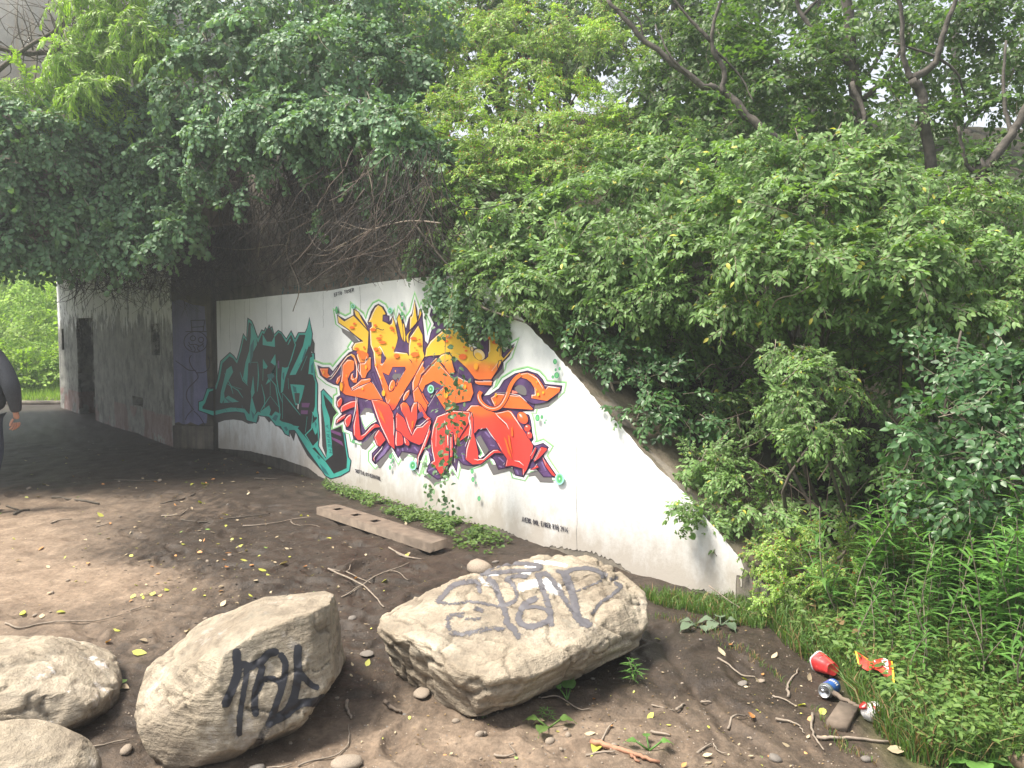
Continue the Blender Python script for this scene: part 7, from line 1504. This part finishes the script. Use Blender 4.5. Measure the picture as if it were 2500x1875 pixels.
def scatter(poly, n):
    poly = np.array(poly); out = []
    lo, hi = poly.min(0), poly.max(0)
    while len(out) < n:
        px, py = random.uniform(lo[0], hi[0]), random.uniform(lo[1], hi[1]); ins = False; j = len(poly)-1
        for i in range(len(poly)):
            if (poly[i, 1] > py) != (poly[j, 1] > py) and px < (poly[j, 0]-poly[i, 0])*(py-poly[i, 1])/(poly[j, 1]-poly[i, 1])+poly[i, 0]: ins = not ins
            j = i
        if ins: out.append((px, py))
    return out
def onwallside(x_, y_, m=.02): return (np.array([x_-E0[0], y_-E0[1]])@NV[:2]) > m
pts = []
for px, py in scatter([(1560,1440),(1700,1455),(1800,1465),(1900,1500),(1860,1540),(1720,1500),(1600,1470)], 2600):
    p = G(px, py); 
    if onwallside(p[0], p[1]) or p[0] > E1[0]: pts.append((p[0], p[1], .7))
grass('grass', 'tufts of green grass along the foot of the wall end', pts, .04, .13, LM['grass'], .004, .12)
pts = [(G(px, py)[0], G(px, py)[1], 1) for px, py in scatter([(1830,1480),(1900,1560),(1960,1610),(2060,1660),(2080,1720),(2140,1790),(2230,1860),(2350,1875),(2500,1875),(2500,1500),(2200,1440),(1950,1440)], 15000)]
grass('grass', 'ragged grass and dry blades along the right edge of the path', pts, .04, .19, LM['grass'], .005, .2)
pts = [(G(px, py)[0], G(px, py)[1], .5) for px, py in scatter([(1500,1490),(1660,1520),(1880,1640),(1960,1700),(2050,1830),(2150,1875),(2050,1800),(1900,1640),(1700,1500)], 500)]
grass('grass', 'sparse short grass reaching onto the dirt', pts, .03, .08, LM['grass'], .003, .5)
def cover(name, lab, poly, n, L, mat, zmax=.10, wall_lim=True, asp=.75):
    mb = MB()
    for px, py in scatter(poly, n):
        p = G(px, py)
        if wall_lim and not onwallside(p[0], p[1], .03): continue
        if vnoise(np.array([[p[0]*5, p[1]*5, 2.]]), 3)[0] < (.31 if zmax < .1 else .2): continue
        z_ = gbz(p[0], p[1])+random.uniform(.005, zmax); s_ = L*random.uniform(.5, 1.2); a_ = random.uniform(0, 6.28)
        add_leaf(mb, np.array([p[0], p[1], z_]), np.array([math.cos(a_), math.sin(a_), random.uniform(-.4, .4)]), np.array([random.gauss(0, .4), random.gauss(-.2, .4), 1]), s_, s_*asp, 'oval')
    o = mb.build(name, mat, at=(mb.V[0][0][0], mb.V[0][0][1], 0)); return tag(o, lab, 'ground cover', kind='stuff')
cover('ground_cover', 'mat of small green leaves along the foot of the painted wall', [(785,1160),(830,1180),(900,1210),(1000,1240),(1100,1268),(1190,1295),(1160,1312),(1080,1300),(1000,1276),(930,1250),(850,1215),(790,1190)], 3300, .032, LM['cover'], .06)
cover('ground_cover', 'thinner creeping leaves beyond the end of the timber beam', [(1090,1290),(1200,1300),(1280,1340),(1200,1350),(1110,1335)], 500, .035, LM['cover'], .08)
cover('ground_cover', 'low weeds covering the bank foot between the wall end and the litter', [(1850,1460),(1960,1440),(2100,1480),(2250,1560),(2500,1600),(2500,1880),(2280,1870),(2150,1760),(2080,1680),(1960,1580)], 6500, .036, LM['cover'], .17, False, .42)
grass('grass', 'few thin blades growing up in front of the cup, can and snack bag', [(G(px, py)[0], G(px, py)[1], 1) for px, py in scatter([(1960,1600),(2060,1640),(2080,1690),(2200,1700),(2200,1640),(2080,1590)], 260)], .05, .12, LM['grass'], .004, .2)
cover('ground_cover', 'dry brown leaves and stalks caught in the bank foot', [(1860,1480),(2000,1430),(2200,1450),(2300,1600),(2100,1620),(1950,1560)], 200, .045, LM['dead'], .2, False, .6)
# --- the green beyond the underpass
fld = []
for px, py, Y, r_, lab in ((60,705,27,1.1,'misty pale bush farthest beyond the tunnel'), (110,790,25,.9,'dark green bush right of centre beyond the tunnel'), (20,800,24,.9,'yellow green bush at the far left beyond the tunnel'), (100,870,22.5,.75,'bright sunlit bush low beyond the tunnel'), (30,905,22,.6,'bright grassy bush behind the person'), (130,700,30,1.4,'hazy tree mass above the bushes beyond the tunnel'), (-10,680,31,1.4,'hazy tree mass at the far left beyond the tunnel')):
    c_ = P(px, py, Y); plant('far_bush', lab, 'bush', 'field', [(px, py, Y, r_*1.5, .5, r_, 46), (px+30, py+40, Y-.4, r_, .4, r_*.7, 26)], (c_[0], c_[1], 0), droop=0, scale=.85 if Y < 26 else 1.2, rmin=.2)
pts = []
for _ in range(9000):
    y_ = random.uniform(18.8, 23.5); x_ = random.uniform(-.68, -.50)*y_
    if random.random() < (.35 if y_ < 21.2 else 1): pts.append((x_, y_, .6+.9*((y_-18.8)/4.7)))
V = []; F = []; T = []
for x_, y_, sc in pts:
    h = random.uniform(.06, .26)*sc; n = len(V); a_ = random.uniform(0, 6.28); wx_ = .012*math.cos(a_); wy_ = .012*math.sin(a_); V += [(x_-wx_, y_-wy_, -.02), (x_+wx_, y_+wy_, -.02), (x_+random.gauss(0, .05), y_+random.gauss(0, .05), h)]; F.append((n, n+1, n+2)); T.append(random.random())
o = obj('meadow_grass', V, F, [LM['field']], None, None, T, at=(V[0][0], V[0][1], 0)); tag(o, 'sunlit meadow grass beyond the tunnel', 'grass', kind='stuff')
kb = MB(); p0 = np.array([-13.5, 18.35, 0]); kb.box((0, 0, -.05), (6.5, .22, .05), 0, None, p0); tag(kb.build('kerb', M_DARKCONC, at=tuple(p0)), 'low dark concrete kerb at the far end of the underpass', kind='structure')

# ================================================================ fallen leaves
M_FL = {'yellow': leafmat('fallen_yellow_leaf', (.42, .44, .07), (.60, .58, .15), .15, .5), 'tan': leafmat('fallen_tan_leaf', (.27, .20, .12), (.46, .38, .25), .1, .7), 'orange': leafmat('fallen_orange_leaf', (.50, .20, .06), (.62, .32, .12), .1, .6), 'green': leafmat('fallen_green_leaf', (.16, .32, .06), (.30, .46, .12), .2, .5)}
flm = {}
for c_, m_ in M_FL.items():
    flm[c_] = []
    for k in range(4):
        mb = MB(); V, F = leafverts(1, random.uniform(.45, .72), 'oval', random.uniform(-.5, .6), random.uniform(-.35, .35)); mb.add(V-np.array([.5, 0, 0]), F, 0, random.random()); flm[c_].append(mb.mesh('fallen_leaf', [m_]))
def fallen(px, py, s_px, c_, lab=None):
    p = G(px, py); dist = np.linalg.norm(p-CP); s_ = s_px/2000*dist
    o = bpy.data.objects.new('fallen_leaf', random.choice(flm[c_])); COL.objects.link(o); o.location = (p[0], p[1], gz(p)+s_*.12+.003); o.rotation_euler = (random.gauss(0, .3), random.gauss(0, .3), random.uniform(0, 6.28)); o.scale = (s_, s_, s_); WM[o.name] = o.matrix_basis.copy()
    tag(o, lab or {'yellow': 'small yellow leaf lying on the dirt', 'tan': 'small tan dead leaf lying on the dirt', 'orange': 'small orange leaf lying on the dirt', 'green': 'small green leaf lying on the dirt'}[c_], 'leaf', None if lab else {'yellow': 'yellow leaves on the dirt', 'tan': 'tan leaves on the dirt', 'orange': 'orange leaves on the dirt', 'green': 'green leaves on the dirt'}[c_])
for a_ in ((340,1585,32,'yellow','bright yellow green leaf left of the tall boulder'), (292,1650,30,'green','green leaf near the left boulder'), (288,1675,24,'yellow'), (304,1670,24,'tan'), (57,1555,22,'yellow','yellow leaf beside the left boulder top'), (285,1527,20,'yellow'), (230,1574,22,'tan'), (150,1489,20,'yellow'), (102,1502,22,'tan'), (55,1489,24,'yellow'), (355,1451,26,'yellow'), (373,1452,18,'yellow'), (408,1440,16,'yellow'), (325,1458,18,'yellow'), (545,1473,18,'tan'), (578,1332,30,'yellow','pair of bright yellow leaves on dark mud'), (595,1372,20,'yellow'), (642,1399,22,'yellow'), (692,1378,22,'tan'), (763,1404,26,'yellow','pale yellow leaf left of the forked branch'), (935,1414,26,'yellow','yellow leaf right of the forked branch'), (990,1352,22,'yellow'), (933,1340,14,'yellow'), (895,1378,12,'tan'), (501,1182,26,'yellow','large yellow leaf on the shaded mud'), (490,1225,22,'yellow'), (470,1184,14,'yellow'), (245,1262,18,'yellow'), (488,1352,14,'orange'), (558,1355,16,'orange'), (552,1389,16,'orange'), (100,1337,14,'orange'), (372,1384,12,'orange'), (413,1411,14,'tan'), (435,1408,12,'tan'), (265,1560,18,'orange'), (350,1551,18,'tan'), (458,1531,22,'tan'), (1456,1816,40,'yellow','pale yellow leaf lying flat at the bottom'), (1450,1700,14,'orange'), (1585,1747,26,'yellow','round yellow leaf right of the reddish stick'), (1607,1551,18,'yellow'), (1832,1745,30,'orange','orange curled leaf in front of the litter'), (1976,1757,18,'orange'), (2008,1743,24,'yellow','yellow leaf left of the wood block'), (1956,1717,22,'yellow'), (2188,1835,36,'tan','pale tan leaf at the lower right'), (1820,1645,18,'yellow'), (2013,1795,20,'tan'), (1920,1815,20,'tan'), (1727,1848,22,'tan'), (1728,1860,20,'tan'), (1670,1860,18,'orange'), (898,1620,20,'yellow'), (1245,1500,1,'tan'), (1975,1655,20,'tan'), (1890,1602,26,'tan'), (1760,1600,26,'tan'), (1848,1665,20,'tan'), (1618,1640,14,'tan'), (1315,1760,30,'tan','pale curled leaf below the longest boulder'), (1440,1790,26,'tan')):
    if a_[2] > 2: fallen(*a_)
for k in range(240):
    if k < 190: px, py = random.gauss(520, 280), 1090+380*random.random()**1.1
    else: px, py = random.uniform(850, 2050), random.uniform(1500, 1870)
    if px < 0 or (py < 1240 and px > 780) or (py < 1330 and px > 1050): continue
    fallen(px, py, random.uniform(7, 14)*(1 if py > 1250 else .8), random.choice(('yellow', 'tan', 'tan', 'tan', 'orange') if k % 6 else ('yellow', 'green')))
mb = MB(); DM = [M_FL['tan'], M_FL['yellow'], LM['dead'], M_WOOD]
for k in range(1700):
    px = random.gauss(560, 330) if k < 1150 else random.uniform(850, 2100); py = 1060+420*random.random()**.9 if k < 1150 else random.uniform(1520, 1875)
    if (py < 1240 and px > 760) or (py < 1350 and px > 1030) or px < -60: continue
    p = G(px, py); s_ = random.uniform(.006, .020)*(1.25 if py < 1200 else .8); a_ = random.uniform(0, 6.28); d_ = np.array([math.cos(a_), math.sin(a_), random.gauss(0, .3)])
    V, F = np.array([(-.5, 0, 0), (0, .3, .12), (.5, 0, 0), (0, -.3, .1)]), [(0, 1, 2), (0, 2, 3)]
    mb.add(V@basis(d_, np.array([random.gauss(0, .4), random.gauss(0, .4), 1])).T*s_+np.array([p[0], p[1], GZ(p[0], p[1])+.004]), F, random.choices((0, 1, 2, 3), (4, 1, 4, 3))[0], random.random())
tag(mb.build('leaf_litter', DM), 'tiny leaf scraps and chips trodden into the dirt', 'litter', kind='stuff')
print('objects', len(bpy.data.objects))

# ================================================================ thin haze added to imitate the veil of lens glare
HAZE = 0.0042
mh = bpy.data.materials.new('glare_haze'); mh.use_nodes = True; t = mh.node_tree; t.nodes.clear(); o_ = t.nodes.new('ShaderNodeOutputMaterial'); pv = t.nodes.new('ShaderNodeVolumePrincipled')
pv.inputs['Color'].default_value = (.92, .97, 1, 1); pv.inputs['Density'].default_value = HAZE; pv.inputs['Anisotropy'].default_value = .3; t.links.new(pv.outputs[0], o_.inputs['Volume'])
V = [(a_, b_, c_) for c_ in (-1.3, 11) for a_, b_ in ((-40, -12), (40, -12), (40, 45), (-40, 45))]
hz = obj('haze', V, [(0,3,2,1),(4,5,6,7),(0,1,5,4),(1,2,6,5),(2,3,7,6),(3,0,4,7)], mh); tag(hz, 'thin bright haze added to imitate lens glare', kind='stuff')
